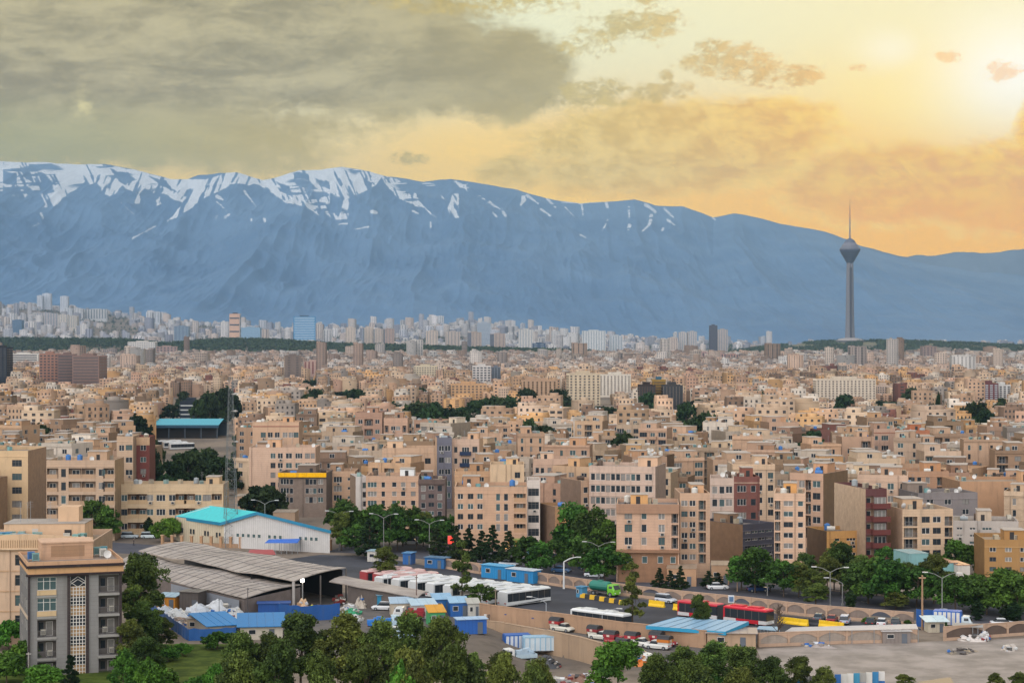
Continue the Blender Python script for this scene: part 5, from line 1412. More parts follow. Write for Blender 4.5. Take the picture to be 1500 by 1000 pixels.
def tuft_mesh(name, centers, rad, nleaf, leaf, matname, npr, col=None):
    """leaf-sized faces in tufts round the given centres"""
    n = len(centers)
    C = np.repeat(centers, nleaf, 0); Rr = np.repeat(rad, nleaf)
    d = npr.normal(size=(n * nleaf, 3)); d /= np.linalg.norm(d, axis=1)[:, None]
    pos = C + d * (Rr * npr.random(n * nleaf) ** .45)[:, None]
    nrm = d * .7 + npr.normal(size=d.shape) * .6 + np.array([0, 0, .35]); nrm /= np.linalg.norm(nrm, axis=1)[:, None]
    up = npr.normal(size=d.shape); u = np.cross(nrm, up); u /= np.linalg.norm(u, axis=1)[:, None]; v = np.cross(nrm, u)
    s = (leaf * npr.uniform(.6, 1.3, n * nleaf))[:, None]; t = s * npr.uniform(.35, .8, n * nleaf)[:, None]
    V = np.stack([pos - u * s, pos - v * t, pos + u * s, pos + v * t], 1).reshape(-1, 3)
    Q = np.arange(len(V)).reshape(-1, 4)
    me = grid_mesh(name, V, Q, [matname], smooth=False)
    col = npr.random(n) if col is None else col
    a = me.attributes.new('tuft', 'FLOAT', 'FACE'); a.data.foreach_set('value', np.clip(np.repeat(col, nleaf) + npr.uniform(-.15, .15, n * nleaf), 0, 1).astype(np.float32))
    return me


def make_tree(kind, seed, h, w, matname, leaf=.35, dens=1.0):
    """-> (trunk mesh, crown mesh) of a tree h tall and w across"""
    npr = np.random.default_rng(seed); lobes = []
    if kind == 'pine':
        for k in range(26):
            f = .30 + .66 * (k + npr.random()) / 26; rr = (w / 2) * np.interp(f, [.28, .45, .7, 1.0], [.60, .74, .62, .15]) * npr.uniform(.6, 1.05); a = k * 2.4 + npr.uniform(-.6, .6)
            lobes.append((rr * math.cos(a), rr * math.sin(a), f * h, w * npr.uniform(.15, .23), .8))
        lobes.append((0, 0, h * .93, w * .18, .8)); lobes.append((0, 0, h * .7, w * .25, .8))
    elif kind == 'broad':
        for k in range(17):
            f = npr.uniform(.24, .92); rr = (w / 2) * np.interp(f, [.2, .45, .7, 1], [.5, .68, .58, .15]); a = k * 2.4 + npr.uniform(-.5, .5)
            lobes.append((rr * math.cos(a), rr * math.sin(a), f * h, w * npr.uniform(.18, .27), .85))
        lobes.append((0, 0, h * .66, w * .3, .9)); lobes.append((0, 0, h * .88, w * .2, .8))
    elif kind == 'conifer':
        for k in range(24):
            f = .1 + .88 * (k + .5) / 24; rr = (w / 2) * (1 - f) ** .8 * npr.uniform(.45, .95); a = k * 2.4 + npr.uniform(-.6, .6)
            lobes.append((rr * math.cos(a), rr * math.sin(a), f * h, max(w * .20 * (1.15 - f), w * .06), .55))
    elif kind == 'lanky':
        for k in range(20):
            f = npr.uniform(.2, .98); rr = (w / 2) * np.interp(f, [.15, .4, .6, 1], [.75, .85, .55, .1]) * npr.uniform(.3, 1); a = npr.uniform(0, 6.28)
            lobes.append((rr * math.cos(a), rr * math.sin(a), f * h, w * npr.uniform(.10, .19), .6))
    else:
        for k in range(16):
            f = .06 + .92 * k / 16; rr = (w / 2) * .35 * math.sin(math.pi * min(f * .9 + .12, 1)); a = k * 2.4
            lobes.append((rr * math.cos(a), rr * math.sin(a), f * h, (w / 2) * max(.75 * math.sin(math.pi * min(f * .92 + .1, 1)), .12), 1.5))
    if kind in ('pine', 'broad'): lobes = [(x * npr.uniform(.8, 1.25), y * npr.uniform(.8, 1.25), z, r * npr.uniform(.7, 1.2), f) for x, y, z, r, f in lobes if npr.random() > .2]
    cs, rs, cl = [], [], []
    for x, y, z, r, fl in lobes:
        n = max(6, int(20 * dens * npr.uniform(.7, 1.3)))
        d = npr.normal(size=(n, 3)); d /= np.linalg.norm(d, axis=1)[:, None]
        d[:, 2] = np.where(d[:, 2] < -.35, -d[:, 2] * .6, d[:, 2])
        q = np.array([x, y, z]) + d * r * npr.uniform(.55, 1.0, n)[:, None] * np.array([1, 1, fl])
        cs.append(q); rs.append(np.full(n, r * .34) * npr.uniform(.7, 1.2, n)); cl.append(np.clip(npr.uniform(.1, .9) + npr.uniform(-.25, .25, n), 0, 1))
    crown = tuft_mesh('crown', np.concatenate(cs), np.concatenate(rs), int(15 * dens), leaf, matname, npr, np.concatenate(cl))
    b = MB('bark'); r0 = max(.12, h * .017)
    bend = npr.uniform(-.03, .03, 2) * h; pts = [Vector((0, 0, -.3)), Vector((bend[0] * .4, bend[1] * .4, h * .35)), Vector((bend[0], bend[1], h * .68)), Vector((bend[0] * .5, bend[1] * .5, h * .93))]
    for k in range(3): b.tube(pts[k], pts[k + 1], r0 * (1 - .3 * k), r0 * (1 - .3 * (k + 1)), 8)
    for x, y, z, r, fl in lobes[::2]:
        p = pts[1].lerp(pts[2], npr.uniform(.1, .9)); b.tube(p, (x * .9, y * .9, z), r0 * .35, r0 * .1, 5, False)
    return b.data('trunk'), crown


TREES = {}


def tree_kit(key, kind, h, w, m, leaf, dens, nvar):
    TREES[key] = [(make_tree(kind, hash(key) % 1000 * 0 + 37 * i + len(key) * 101, h, w, m, leaf, dens), h, w) for i in range(nvar)]


tree_kit('pine', 'pine', 14, 9, 'pine_needles', .23, 1.8, 6)
tree_kit('street', 'broad', 10, 8, 'broad_leaves', .38, 1.15, 6)
tree_kit('fresh', 'broad', 9, 8, 'fresh_leaves', .30, 1.4, 3)
tree_kit('fir', 'conifer', 12, 7, 'cypress_leaves', .34, 1.15, 4)
tree_kit('lanky', 'lanky', 17, 9, 'pine_needles', .34, 1.1, 2)
tree_kit('cyp', 'cyp', 9, 3.2, 'cypress_leaves', .30, 1.0, 2)
tree_kit('bush', 'broad', 4, 5.5, 'fresh_leaves', .26, 1.1, 3)
tree_kit('far', 'broad', 11, 11, 'cypress_leaves', .75, .75, 4)
KNAME = {'pine': 'pine_tree', 'street': 'broadleaf_tree', 'fresh': 'broadleaf_tree', 'fir': 'conifer_tree', 'lanky': 'pine_tree', 'cyp': 'cypress_tree', 'bush': 'shrub', 'far': 'broadleaf_tree'}
KCAT = {'shrub': 'shrub'}
TRNG = random.Random(4)


def plant(key, x, y, z, h, w, label, group=None):
    (tr, cr), h0, w0 = TRNG.choice(TREES[key]); nm = KNAME[key]
    root = thing(nm, (x, y, z), TRNG.uniform(0, 6.28), label, KCAT.get(nm, 'tree'), group)
    root.scale = (w / w0, w / w0, h / h0)
    link('trunk', tr, root); link('crown', cr, root)
    return root


def row(where, look, key, lst, group=None):
    """lst: (px, py of the foot, py of the top, width in px) or with a fifth value, the distance, when the foot is out of sight"""
    lst = sorted(lst); n = len(lst)
    if key in ('street', 'fir') and len(lst[0]) == 4: lst = [(a, b + 2, b - (b - c) * 1.12, d * 1.22) for a, b, c, d in lst]
    if key == 'far' and 'lattice' not in where: lst = [(a, b, b - (b - c) * 1.2, d * 1.25) for a, b, c, d in lst]
    for i, q in enumerate(lst):
        if len(q) == 5:
            px, zb, pt, wp, Y = q; x = (px - 750) / F * Y; z = zb; h = H - (pt - 500) / F * Y - zb
        else:
            px, pb, pt, wp = q; p = P(px, pb); x, Y, z = p.x, p.y, 0; h = (pb - pt) / F * Y
        o = where if n == 1 else f"{where}, {'leftmost' if i == 0 else 'rightmost' if i == n - 1 else ORD[i] + ' from left'}"
        plant(key, x, Y, z, h, wp / F * Y, f"{look} {o}", group)


# the grove in front of the camera, tops only
row('in the front row of the bottom grove', 'dark olive pine', 'pine', [(345, -1, 962, 78, 232), (405, -1, 950, 84, 228), (470, -1, 962, 74, 226), (535, -1, 950, 88, 230), (600, -1, 958, 80, 224), (668, -1, 950, 84, 228), (735, -2, 962, 70, 230), (785, -2, 978, 60, 224)], 'pines of the foreground grove')
row('in the back row of the bottom grove', 'dark olive pine', 'pine', [(352, 0, 930, 66, 258), (395, 0, 932, 64, 262), (440, 0, 903, 86, 266), (505, 0, 902, 92, 264), (558, 0, 913, 70, 262), (604, 0, 903, 78, 266), (648, 0, 909, 76, 262), (692, -1, 958, 50, 256), (736, -2, 956, 56, 258), (788, -2, 968, 56, 254)], 'pines of the foreground grove')
row('in the grove before the bare lot', 'dense dark pine', 'pine', [(962, 0, 962, 60, 246), (1003, 0, 950, 72, 258), (1045, 0, 942, 80, 262), (1088, 0, 950, 74, 256), (1130, 0, 964, 64, 250), (1020, 0, 975, 80, 232), (1090, 0, 980, 80, 230)], 'pines of the right-hand grove')
row('below the bare lot at the bottom edge', 'low dark pine', 'pine', [(1172, 0, 962, 50, 262), (1206, 0, 978, 40, 258), (1325, 0, 988, 36, 268), (1458, 0, 986, 32, 268), (1492, 0, 986, 30, 266)])
row('bright green and ragged beside the retaining wall', 'leafy tree', 'fresh', [(905, 0, 942, 84, 262)])
row('low at the bottom edge', 'pale green treetop', 'fresh', [(1030, 0, 984, 70, 235), (585, -1, 982, 60, 222)])
row('standing tall beside the grey five-storey block', 'big dark pine', 'pine', [(206, 932, 812, 76)])
row('between the grey block and the blue tarpaulin fence', 'brown-green slender tree', 'lanky', [(197, 958, 868, 44), (232, 950, 895, 44)])
row('filling the gap right of the grey block', 'dense brown-green pine', 'pine', [(214, 962, 882, 58), (192, 982, 908, 54), (238, 956, 908, 42), (215, 996, 935, 56)])
row('before the grey five-storey block', 'young fir', 'fir', [(103, 0, 958, 46, 262)])
row('at the foot of the grey five-storey block', 'bright green shrub', 'bush', [(12, 950, 910, 50), (36, 985, 940, 60), (10, 1000, 962, 60), (62, 1010, 975, 60)])
row('on the grassy slope below the blue fence', 'leafy green shrub', 'bush', [(190, 985, 952, 46), (222, 990, 962, 46), (246, 968, 946, 36), (205, 1010, 978, 56), (268, 960, 944, 28), (318, 950, 926, 44), (345, 948, 928, 40), (236, 1012, 985, 50), (300, 1016, 990, 50)])
row('among the slope shrubs left of the grove', 'tall green bush', 'fresh', [(318, 0, 975, 40, 250), (222, 0, 968, 60, 252), (180, 0, 958, 50, 262)])
# trees inside the bus yard
row('by the long shed at the edge of the asphalt', 'dusty dark pine', 'pine', [(564, 855, 802, 42)])
row('with a bare trunk behind the white buses', 'tall dark pine', 'lanky', [(677, 886, 794, 42)])
row('with drooping tiers in the middle of the bus yard', 'tall lanky pine', 'lanky', [(926, 920, 826, 48)])
row('beside the pale blue canopy', 'round-headed dark pine', 'pine', [(1026, 935, 872, 36)])
row('among the white buses', 'small green tree', 'street', [(704, 890, 858, 34)])
row('growing against the plain wall', 'little green shrub', 'bush', [(868, 931, 923, 18), (1378, 922, 903, 20), (1270, 912, 904, 18), (1330, 915, 908, 12)])
# along the street in front of the blocks
row('between the hall and the dark brown block', 'dense green street tree', 'street', [(505, 800, 740, 46), (524, 812, 772, 42), (548, 800, 745, 46), (570, 806, 752, 44), (590, 798, 742, 46), (610, 802, 758, 36), (632, 806, 764, 34), (652, 802, 760, 36)], 'street trees before the blocks')
row('before the arched wall', 'dark street conifer', 'fir', [(540, 816, 765, 34), (640, 822, 778, 34), (668, 826, 775, 30), (686, 822, 778, 34), (706, 826, 782, 30), (722, 822, 774, 32), (745, 826, 782, 34)], 'street conifers')
row('on the verge behind the blue trailers', 'leafy street tree', 'street', [(770, 832, 790, 38), (792, 838, 798, 34), (812, 832, 796, 34), (830, 820, 780, 44)], 'street trees before the blocks')
row('left of the overhanging block', 'tall bright broadleaf tree', 'street', [(842, 826, 752, 52), (868, 828, 752, 56), (892, 834, 768, 46), (858, 840, 790, 44), (886, 850, 806, 48), (905, 850, 812, 34)], 'trees of the green court')
row('before the foot of the overhanging block', 'small dark conifer', 'fir', [(966, 862, 834, 22), (982, 866, 838, 22), (997, 866, 832, 22), (1038, 860, 838, 24), (1052, 858, 840, 22)], 'small conifers on the pavement')
row('before the slate-blue front', 'wide green street tree', 'street', [(1086, 862, 818, 46), (1106, 866, 812, 50), (1128, 864, 822, 44), (1148, 872, 826, 44)], 'street trees before the blocks')
row('opposite the red bus', 'dark street pine', 'pine', [(1170, 874, 826, 44), (1190, 880, 836, 46), (1212, 872, 815, 46), (1232, 870, 796, 52), (1252, 878, 822, 48), (1195, 890, 855, 44), (1180, 862, 812, 44), (1222, 864, 806, 46), (1262, 870, 815, 50)], 'dark pines along the street')
row('opposite the bare lot', 'green street tree', 'street', [(1272, 882, 822, 54), (1296, 886, 826, 54), (1318, 880, 830, 46), (1342, 886, 838, 50), (1400, 896, 848, 48), (1424, 892, 852, 44), (1446, 898, 842, 54), (1468, 896, 838, 52), (1490, 902, 846, 52)], 'street trees before the blocks')
row('behind the stand opposite the bare lot', 'dark shaded pine', 'pine', [(1284, 872, 818, 46), (1306, 872, 822, 44), (1330, 872, 826, 46), (1356, 876, 830, 44), (1388, 882, 838, 42), (1436, 884, 842, 46), (1460, 886, 838, 46), (1484, 888, 836, 48)], 'dark pines along the street')
row('before the white-topped tan block', 'dark street pine', 'pine', [(500, 806, 752, 40), (522, 798, 748, 40), (556, 800, 748, 42), (582, 806, 756, 40), (620, 800, 752, 40), (645, 798, 756, 40)], 'dark pines along the street')
row('before the pale turquoise house', 'dark spreading pine', 'pine', [(1368, 884, 814, 54), (1312, 892, 868, 40)])
row('on the kerb opposite the bare lot', 'egg-shaped dark cypress', 'cyp', [(1246, 890, 862, 18), (1432, 908, 878, 22), (1486, 910, 880, 24), (1474, 908, 884, 20)], 'clipped cypresses on the kerb')
row('behind the red-balcony tower', 'green garden tree', 'street', [(1300, 842, 804, 34), (1400, 840, 796, 40), (1420, 842, 802, 34)])
# left part
row('before the loggia block', 'dark green court tree', 'street', [(118, 788, 742, 32), (140, 790, 738, 40), (158, 790, 746, 34)])
row('before the long beige block', 'pointed dark cypress', 'cyp', [(205, 784, 744, 15), (218, 786, 756, 16)])
row('at the corner of the turquoise hall', 'round bush', 'bush', [(236, 794, 766, 32), (252, 792, 760, 30)])
row('behind the lattice mast', 'big dark court tree', 'far', [(252, 724, 678, 40), (274, 720, 664, 46), (298, 714, 662, 46), (322, 718, 672, 42), (344, 726, 688, 38), (286, 698, 660, 40), (266, 692, 664, 34), (358, 724, 690, 34), (240, 730, 696, 30), (306, 692, 658, 38)], 'trees of the long green court')
row('by the yellow-topped block', 'round dark street tree', 'far', [(376, 765, 722, 40), (398, 768, 726, 38), (388, 752, 720, 36)])
row('along the avenue above the hall', 'dark avenue tree', 'far', [(222, 720, 668, 24), (228, 700, 655, 22), (308, 628, 585, 30), (330, 630, 580, 32), (285, 618, 600, 26), (250, 618, 598, 26), (296, 624, 596, 24), (318, 618, 590, 28), (340, 622, 588, 26), (268, 612, 592, 24)])
row('in the clump among the middle roofs', 'mid-city dark tree', 'far', [(608, 648, 602, 40), (628, 652, 608, 42), (648, 646, 606, 36), (668, 650, 612, 40), (684, 648, 612, 34), (618, 632, 598, 34)], 'mid-city trees')
row('in the row beyond the clump', 'mid-city dark tree', 'far', [(694, 626, 594, 36), (712, 628, 592, 34), (730, 626, 590, 36), (746, 624, 590, 30)], 'mid-city trees')
row('between roofs in the middle of the city', 'lone dark tree', 'far', [(572, 618, 595, 32), (384, 660, 618, 24), (442, 655, 618, 20), (1014, 666, 626, 30), (1030, 668, 618, 36), (774, 602, 576, 26), (870, 640, 616, 26), (893, 640, 616, 22), (996, 652, 636, 22), (1426, 648, 600, 34), (1444, 650, 610, 30), (1416, 655, 622, 34)])
row('by the foot of the dark twin offices', 'dark round tree', 'far', [(818, 612, 578, 26), (834, 614, 592, 26), (876, 618, 600, 40), (895, 620, 602, 30), (1005, 606, 592, 22), (1020, 608, 590, 24), (856, 616, 604, 26)])
row('along the avenue receding left of centre', 'dark avenue tree far off', 'far', [(446, 612, 585, 16), (452, 596, 572, 14), (462, 604, 578, 16), (450, 582, 562, 12), (458, 578, 560, 12), (470, 596, 578, 18), (500, 596, 578, 30), (525, 598, 576, 34), (486, 600, 584, 22)])
row('right of the long off-white slab', 'small far tree', 'far', [(1310, 606, 592, 22), (1330, 606, 594, 22), (1290, 604, 590, 20), (1388, 604, 588, 14), (1374, 652, 592, 8), (1182, 606, 590, 14)])

for h_, (lo, hi) in (('left', (0, 740)), ('right', (740, 1500))):
    sel = sorted(t for t in MIDTREES if lo < t[0] <= hi)
    for i, (px, Y, th_, tw_) in enumerate(sel): plant('far', (px - 750) / F * Y, Y, 0, th_, tw_, f"single dark tree rising between flat roofs in the {h_} half, {'leftmost' if i == 0 else 'rightmost' if i == len(sel) - 1 else ORD[i] + ' from left'}", 'scattered city trees')

# woods far off that read as one mass: the rise across the plain and the hill of the telecom tower
def far_wood():
    npr = np.random.default_rng(3); pts = []
    for k in range(17000):
        Y = npr.uniform(4300, 4760); px = npr.uniform(-120, 960)
        if px > 760 and npr.random() < .3: continue
        if 100 < px < 178 and 4340 < Y < 4480 and npr.random() < .75: continue
        x = (px - 750) / F * Y; pts.append((x, Y, float(land(x, Y)) + npr.uniform(1, 9)))
    for k in range(15000):
        Y = npr.uniform(5450, 6100); px = npr.uniform(1060, 1520); x = (px - 750) / F * Y; z = float(land(x, Y))
        if (1215 < px < 1275 and 5840 < Y < 5960) or npr.random() < .25 or vnoise(np.array(px / 22.), np.array(Y / 90.), 5) > .62: continue
        pts.append((x, Y, z + npr.uniform(0, 6)))
    for k in range(9000):
        Y = npr.uniform(5300, 8700); px = npr.uniform(-200, 1150); x = (px - 750) / F * Y
        if vnoise(np.array(px / 60.), np.array(Y / 420.), 3) > .5 and npr.random() < .8: continue
        pts.append((x, Y, float(land(x, Y)) + npr.uniform(0, 7)))
    C = np.array(pts); me = tuft_mesh('distant_wood', C, np.full(len(C), 4.2), 7, 2.6, 'wood_leaves', npr)
    tag(link('distant_wood', me), 'dark wooded rise crossing the plain below the northern suburbs', 'wood', kind='stuff')


far_wood()
# ------------------------------------------------------------------ paving
mat('asphalt', hexc('4a4a4f', .8), rough=.85, nz=.14, scale=.09, rgb2=hexc('38383d', .8), spec=.25, fine=.05)
mat('street_asphalt', hexc('4a4a50', .8), rough=.9, nz=.1, scale=.15, rgb2=hexc('55545a', .8), spec=.25)
mat('lane_surface', hexc('57524e', .8), rough=.95, nz=.12, scale=.3, rgb2=hexc('6b635b', .8))
mat('lot_dirt', hexc('a6998d', .8), rough=.95, nz=.2, scale=.16, rgb2=hexc('877c70', .8), fine=.12)
mat('pavement', hexc('a08c7c', .8), rough=.95, nz=.12, scale=.4)
mat('grass', hexc('55661f', .75), rough=.95, nz=.25, scale=.3, rgb2=hexc('71803a', .75))
mat('line_paint', hexc('c8c4ba', .8), rough=.7)


def sheet(name, pts, z, m, sub=None):
    b = MB(m); b.face([(p.x, p.y, z) for p in pts][::1])
    me = b.data(name)
    if me.polygons[0].normal.z < 0: me.flip_normals()
    o = link(name, me); tag(o, kind='structure'); return o


yard = [P(*q) for q in ((392, 822), (470, 812), (552, 815), (640, 831), (700, 840), (785, 854), (860, 866), (940, 877), (1000, 884), (1100, 894), (1180, 904), (1340, 917), (1352, 922), (1160, 932), (1100, 938), (1035, 946), (1000, 942), (915, 934), (840, 923), (757, 912), (703, 903), (640, 886), (560, 868), (500, 846))]
sheet('bus_yard', yard, .012, 'asphalt')
street = [P(*q) for q in ((500, 800), (640, 798), (785, 813), (930, 836), (1050, 846), (1200, 860), (1300, 873), (1400, 882), (1560, 892), (1560, 922), (1420, 917), (1340, 908), (1240, 897), (1100, 884), (1000, 874), (940, 866), (860, 855), (785, 843), (640, 821), (560, 812), (480, 808))]
sheet('street', street, .008, 'street_asphalt')
sheet('side_street', [P(*q) for q in ((135, 792), (262, 800), (250, 806), (215, 812), (140, 808), (60, 805), (60, 795))], .009, 'street_asphalt')
sheet('lorry_apron', [P(*q) for q in ((415, 885), (500, 868), (560, 872), (640, 890), (703, 908), (706, 914), (640, 950), (520, 960), (410, 955))], .016, 'lane_surface')
sheet('pickup_lane', [P(*q) for q in ((703, 906), (757, 915), (840, 926), (915, 937), (1000, 946), (1035, 950), (1020, 985), (915, 968), (904, 961), (893, 949), (850, 937), (800, 927), (740, 916), (706, 913))], .020, 'lane_surface')
sheet('bare_lot', [P(*q) for q in ((1108, 950), (1240, 943), (1400, 938), (1560, 932), (1600, 1040), (1180, 1030), (1120, 975))], .010, 'lot_dirt')
sheet('verge', [P(*q) for q in ((800, 806), (930, 829), (1050, 839), (1200, 852), (1300, 862), (1560, 880), (1560, 892), (1400, 882), (1300, 873), (1200, 860), (1050, 846), (930, 836), (785, 813))], .006, 'pavement')
for a, b_, lab in (((930, 836.5), (1050, 846.5), 1), ((1050, 846.5), (1300, 873.5), 2), ((1300, 873.5), (1500, 888), 3), ((640, 798), (930, 836.5), 4)):
    p, q = P(*a), P(*b_); d = q - p; L = d.length; k = MB('line_paint', (.6, .58, .54)); k.use('pavement')
    k.box(0, L, -.15, .15, 0, .14); o = k.build('kerb'); o.location = p; o.rotation_euler = (0, 0, math.atan2(d.y, d.x)); tag(o, kind='structure')
for i in range(26):
    t = i / 26; p = P(720, 822).lerp(P(1420, 898), t); q = P(720, 822).lerp(P(1420, 898), t + .014); d = q - p
    k = MB('line_paint'); k.box(0, d.length, -.09, .09, .0125, .0145); o = k.build('lane_mark'); o.location = p; o.rotation_euler = (0, 0, math.atan2(d.y, d.x)); tag(o, kind='structure')


# ------------------------------------------------------------------ walls and fences
def wall_frame(a, b_):
    d = b_ - a; return d.length, math.atan2(d.y, d.x)


def arched_wall(pts, h, label, bay=4.2, c='c2a288', inner='8f7f74', open_=False):
    for i in range(1): pass
    a0 = P(*pts[0]); root = thing('arched_wall', a0, 0, label, 'wall')
    for a, b_ in zip(pts[:-1], pts[1:]):
        p, q = P(*a), P(*b_); L, an = wall_frame(p, q); n = max(1, round(L / bay)); s = L / n
        M = Matrix.Translation(p - a0) @ Matrix.Rotation(an, 4, 'Z')
        for k in range(n):
            b = MB('stone', hexc(c, ALB)); x0, x1 = k * s, (k + 1) * s
            b.box(x0 - .18, x0 + .18, -.24, .24, 0, h, M); b.box(x0 + .18, x1 - .18, -.17, .17, 0, .5, M)
            m = 10; xa, xb = x0 + .18, x1 - .18
            def arc(t): return h - .25 - .75 * (2 * t - 1) ** 2
            vs, fs = [], []
            for j in range(m + 1):
                t = j / m; x = xa + (xb - xa) * t
                for y in (-.14, .14): vs += [M @ Vector((x, y, arc(t))), M @ Vector((x, y, h))]
            for j in range(m):
                o = j * 4; fs += [(o, o + 4, o + 5, o + 1), (o + 2, o + 3, o + 7, o + 6), (o + 1, o + 5, o + 7, o + 3), (o, o + 2, o + 6, o + 4)]
            b.mesh(vs, fs); b.box(x0 - .2, x1 - .2, -.2, .2, h + .003, h + .12, M); b.build('bay', root)
            if not open_ and (k * 7 + int(a[0])) % 9 != 4:
                g = MB('brick', hexc(inner, ALB)); g.box(xa + .002, xb - .002, -.05, .05, .5, h - .3, M); g.build('panel', root)
    return root


arched_wall([(632, 829), (703, 840), (785, 853), (860, 864.5), (940, 875), (1000, 882), (1100, 892), (1180, 902), (1340, 915)], 2.15, 'long beige wall of arched bays between the bus yard and the street')
arched_wall([(1112, 947), (1240, 942), (1345, 940)], 2.2, 'beige arched wall with patched bays along the bare lot', bay=5.2, inner='a89a8c')
arched_wall([(1384, 938), (1440, 934), (1510, 929)], 2.3, 'arched wall with dark niches at the far corner of the bare lot', bay=6.0, inner='6a5a50')


def plain_wall(name, pts, h, label, c, mt='stone', th=.3, cap=True, zb=0.0, cat='wall'):
    a0 = P(*pts[0]); root = thing(name, a0, 0, label, cat)
    for a, b_ in zip(pts[:-1], pts[1:]):
        p, q = P(*a), P(*b_); L, an = wall_frame(p, q); M = Matrix.Translation(p - a0) @ Matrix.Rotation(an, 4, 'Z')
        n = max(1, round(L / 6)); rr = random.Random(int(a[0]))
        for k in range(n):
            kk = rr.uniform(.9, 1.06); b = MB(mt, tuple(v * kk for v in hexc(c, ALB))); hk = h + rr.uniform(-.06, .06)
            b.box(L * k / n + .01, L * (k + 1) / n - .01, -th / 2, th / 2, zb, hk, M)
            if cap: b.use(c=tuple(v * 1.05 for v in hexc(c, ALB))); b.box(L * k / n, L * (k + 1) / n, -th / 2 - .06, th / 2 + .06, hk + .002, hk + .12, M)
            b.build('wall_panel', root)
    return root


plain_wall('yard_wall', [(703, 906), (757, 914), (840, 925), (915, 936), (1000, 945), (1035, 949)], 2.8, 'plain beige plastered wall behind the parked pick-ups', 'b89577', 'plaster')
plain_wall('retaining_wall', [(706, 913.5), (740, 916.5), (800, 927.5), (850, 937.5), (892, 949.5), (904, 961), (908, 985)], .55, 'long concrete retaining wall below the pick-up lane', 'b59a7e', 'plaster', .5, True, -3.9)


def tarp_fence(pts, h, label, c, cat='fence'):
    a0 = P(*pts[0]); root = thing('tarpaulin_fence', a0, 0, label, cat)
    for a, b_ in zip(pts[:-1], pts[1:]):
        p, q = P(*a), P(*b_); L, an = wall_frame(p, q); M = Matrix.Translation(p - a0) @ Matrix.Rotation(an, 4, 'Z'); n = max(4, int(L / .8)); b = MB('painted_metal', hexc(c, ALB)); vs = []
        rr = random.Random(int(a[0]))
        for k in range(n + 1):
            y = rr.uniform(-.14, .14); zt = h + rr.uniform(-.15, .12)
            vs += [M @ Vector((L * k / n, y, 0)), M @ Vector((L * k / n, y * .3, zt)), M @ Vector((L * k / n, y * .3 + .05, zt)), M @ Vector((L * k / n, y + .05, 0))]
        b.mesh(vs, [f for k in range(n) for f in ((4 * k, 4 * k + 4, 4 * k + 5, 4 * k + 1), (4 * k + 1, 4 * k + 5, 4 * k + 6, 4 * k + 2), (4 * k + 2, 4 * k + 6, 4 * k + 7, 4 * k + 3))]); b.build('sheet', root)
        b = MB('steel')
        for k in range(0, n + 1, 4): v = M @ Vector((L * k / n, .16, 0)); b.tube(v, v + Vector((0, 0, h + .1)), .04)
        b.build('post', root)
    return root


tarp_fence([(208, 884), (232, 908), (276, 938), (346, 936), (352, 930)], 2.0, 'blue tarpaulin fence round the scrap yard, above the grass', '2a62a4')
tarp_fence([(218, 868), (246, 870), (284, 876)], 3.6, 'bright blue tarpaulin screen hung against the long shed', '2b8ec4')
tarp_fence([(408, 906), (440, 910), (498, 906)], 2.8, 'blue sheet fence between the scrap yard and the lorry apron', '235a9e')
tarp_fence([(1342, 917), (1374, 919)], 3.0, 'deep blue hoarding beside the white box truck', '20589c')

for k, c in enumerate(['2f86b8', 'd8d4cc', '8a8682', '2a9ab0', 'dedad2', 'c9c4bc', '2b68a8', 'd4d0c6', 'e0dcd2', '3a8fb0', 'a8a49c', 'd8d4ca', '2f7fb0', 'ddd8d0']):
    p = PY(1172 + k * 9.2, 262 + k * .5, 0); b = MB('painted_metal', hexc(c, ALB)); b.box(-.42, .42, -.04, .04, 0, 4.1 - .03 * k)
    b.use('steel'); b.box(-.44, -.38, .05, .1, 0, 4.2 - .03 * k)
    if k % 3 == 1: b.use('painted_metal', hexc('2b68a8', ALB)); b.box(-.42, .42, -.055, -.042, 1.6, 2.4)
    o = b.build('hoarding_panel'); o.location = p; o.rotation_euler = (0, 0, -.1)
    cn = {'2f86b8': 'blue', 'd8d4cc': 'white', '8a8682': 'grey', '2a9ab0': 'teal', 'dedad2': 'white', 'c9c4bc': 'pale grey', '2b68a8': 'deep blue', 'd4d0c6': 'white', 'e0dcd2': 'white', '3a8fb0': 'light blue', 'a8a49c': 'grey', 'd8d4ca': 'white', '2f7fb0': 'blue', 'ddd8d0': 'white'}[c]
    tag(o, f"{cn} hoarding sheet at the near edge of the bare lot, {ORD[k] if k else 'first'} from the left", 'hoarding', 'painted hoarding sheets of the bare lot')


# ------------------------------------------------------------------ the long wavy shed
def P3(q): return P(q[0], q[1], q[2])


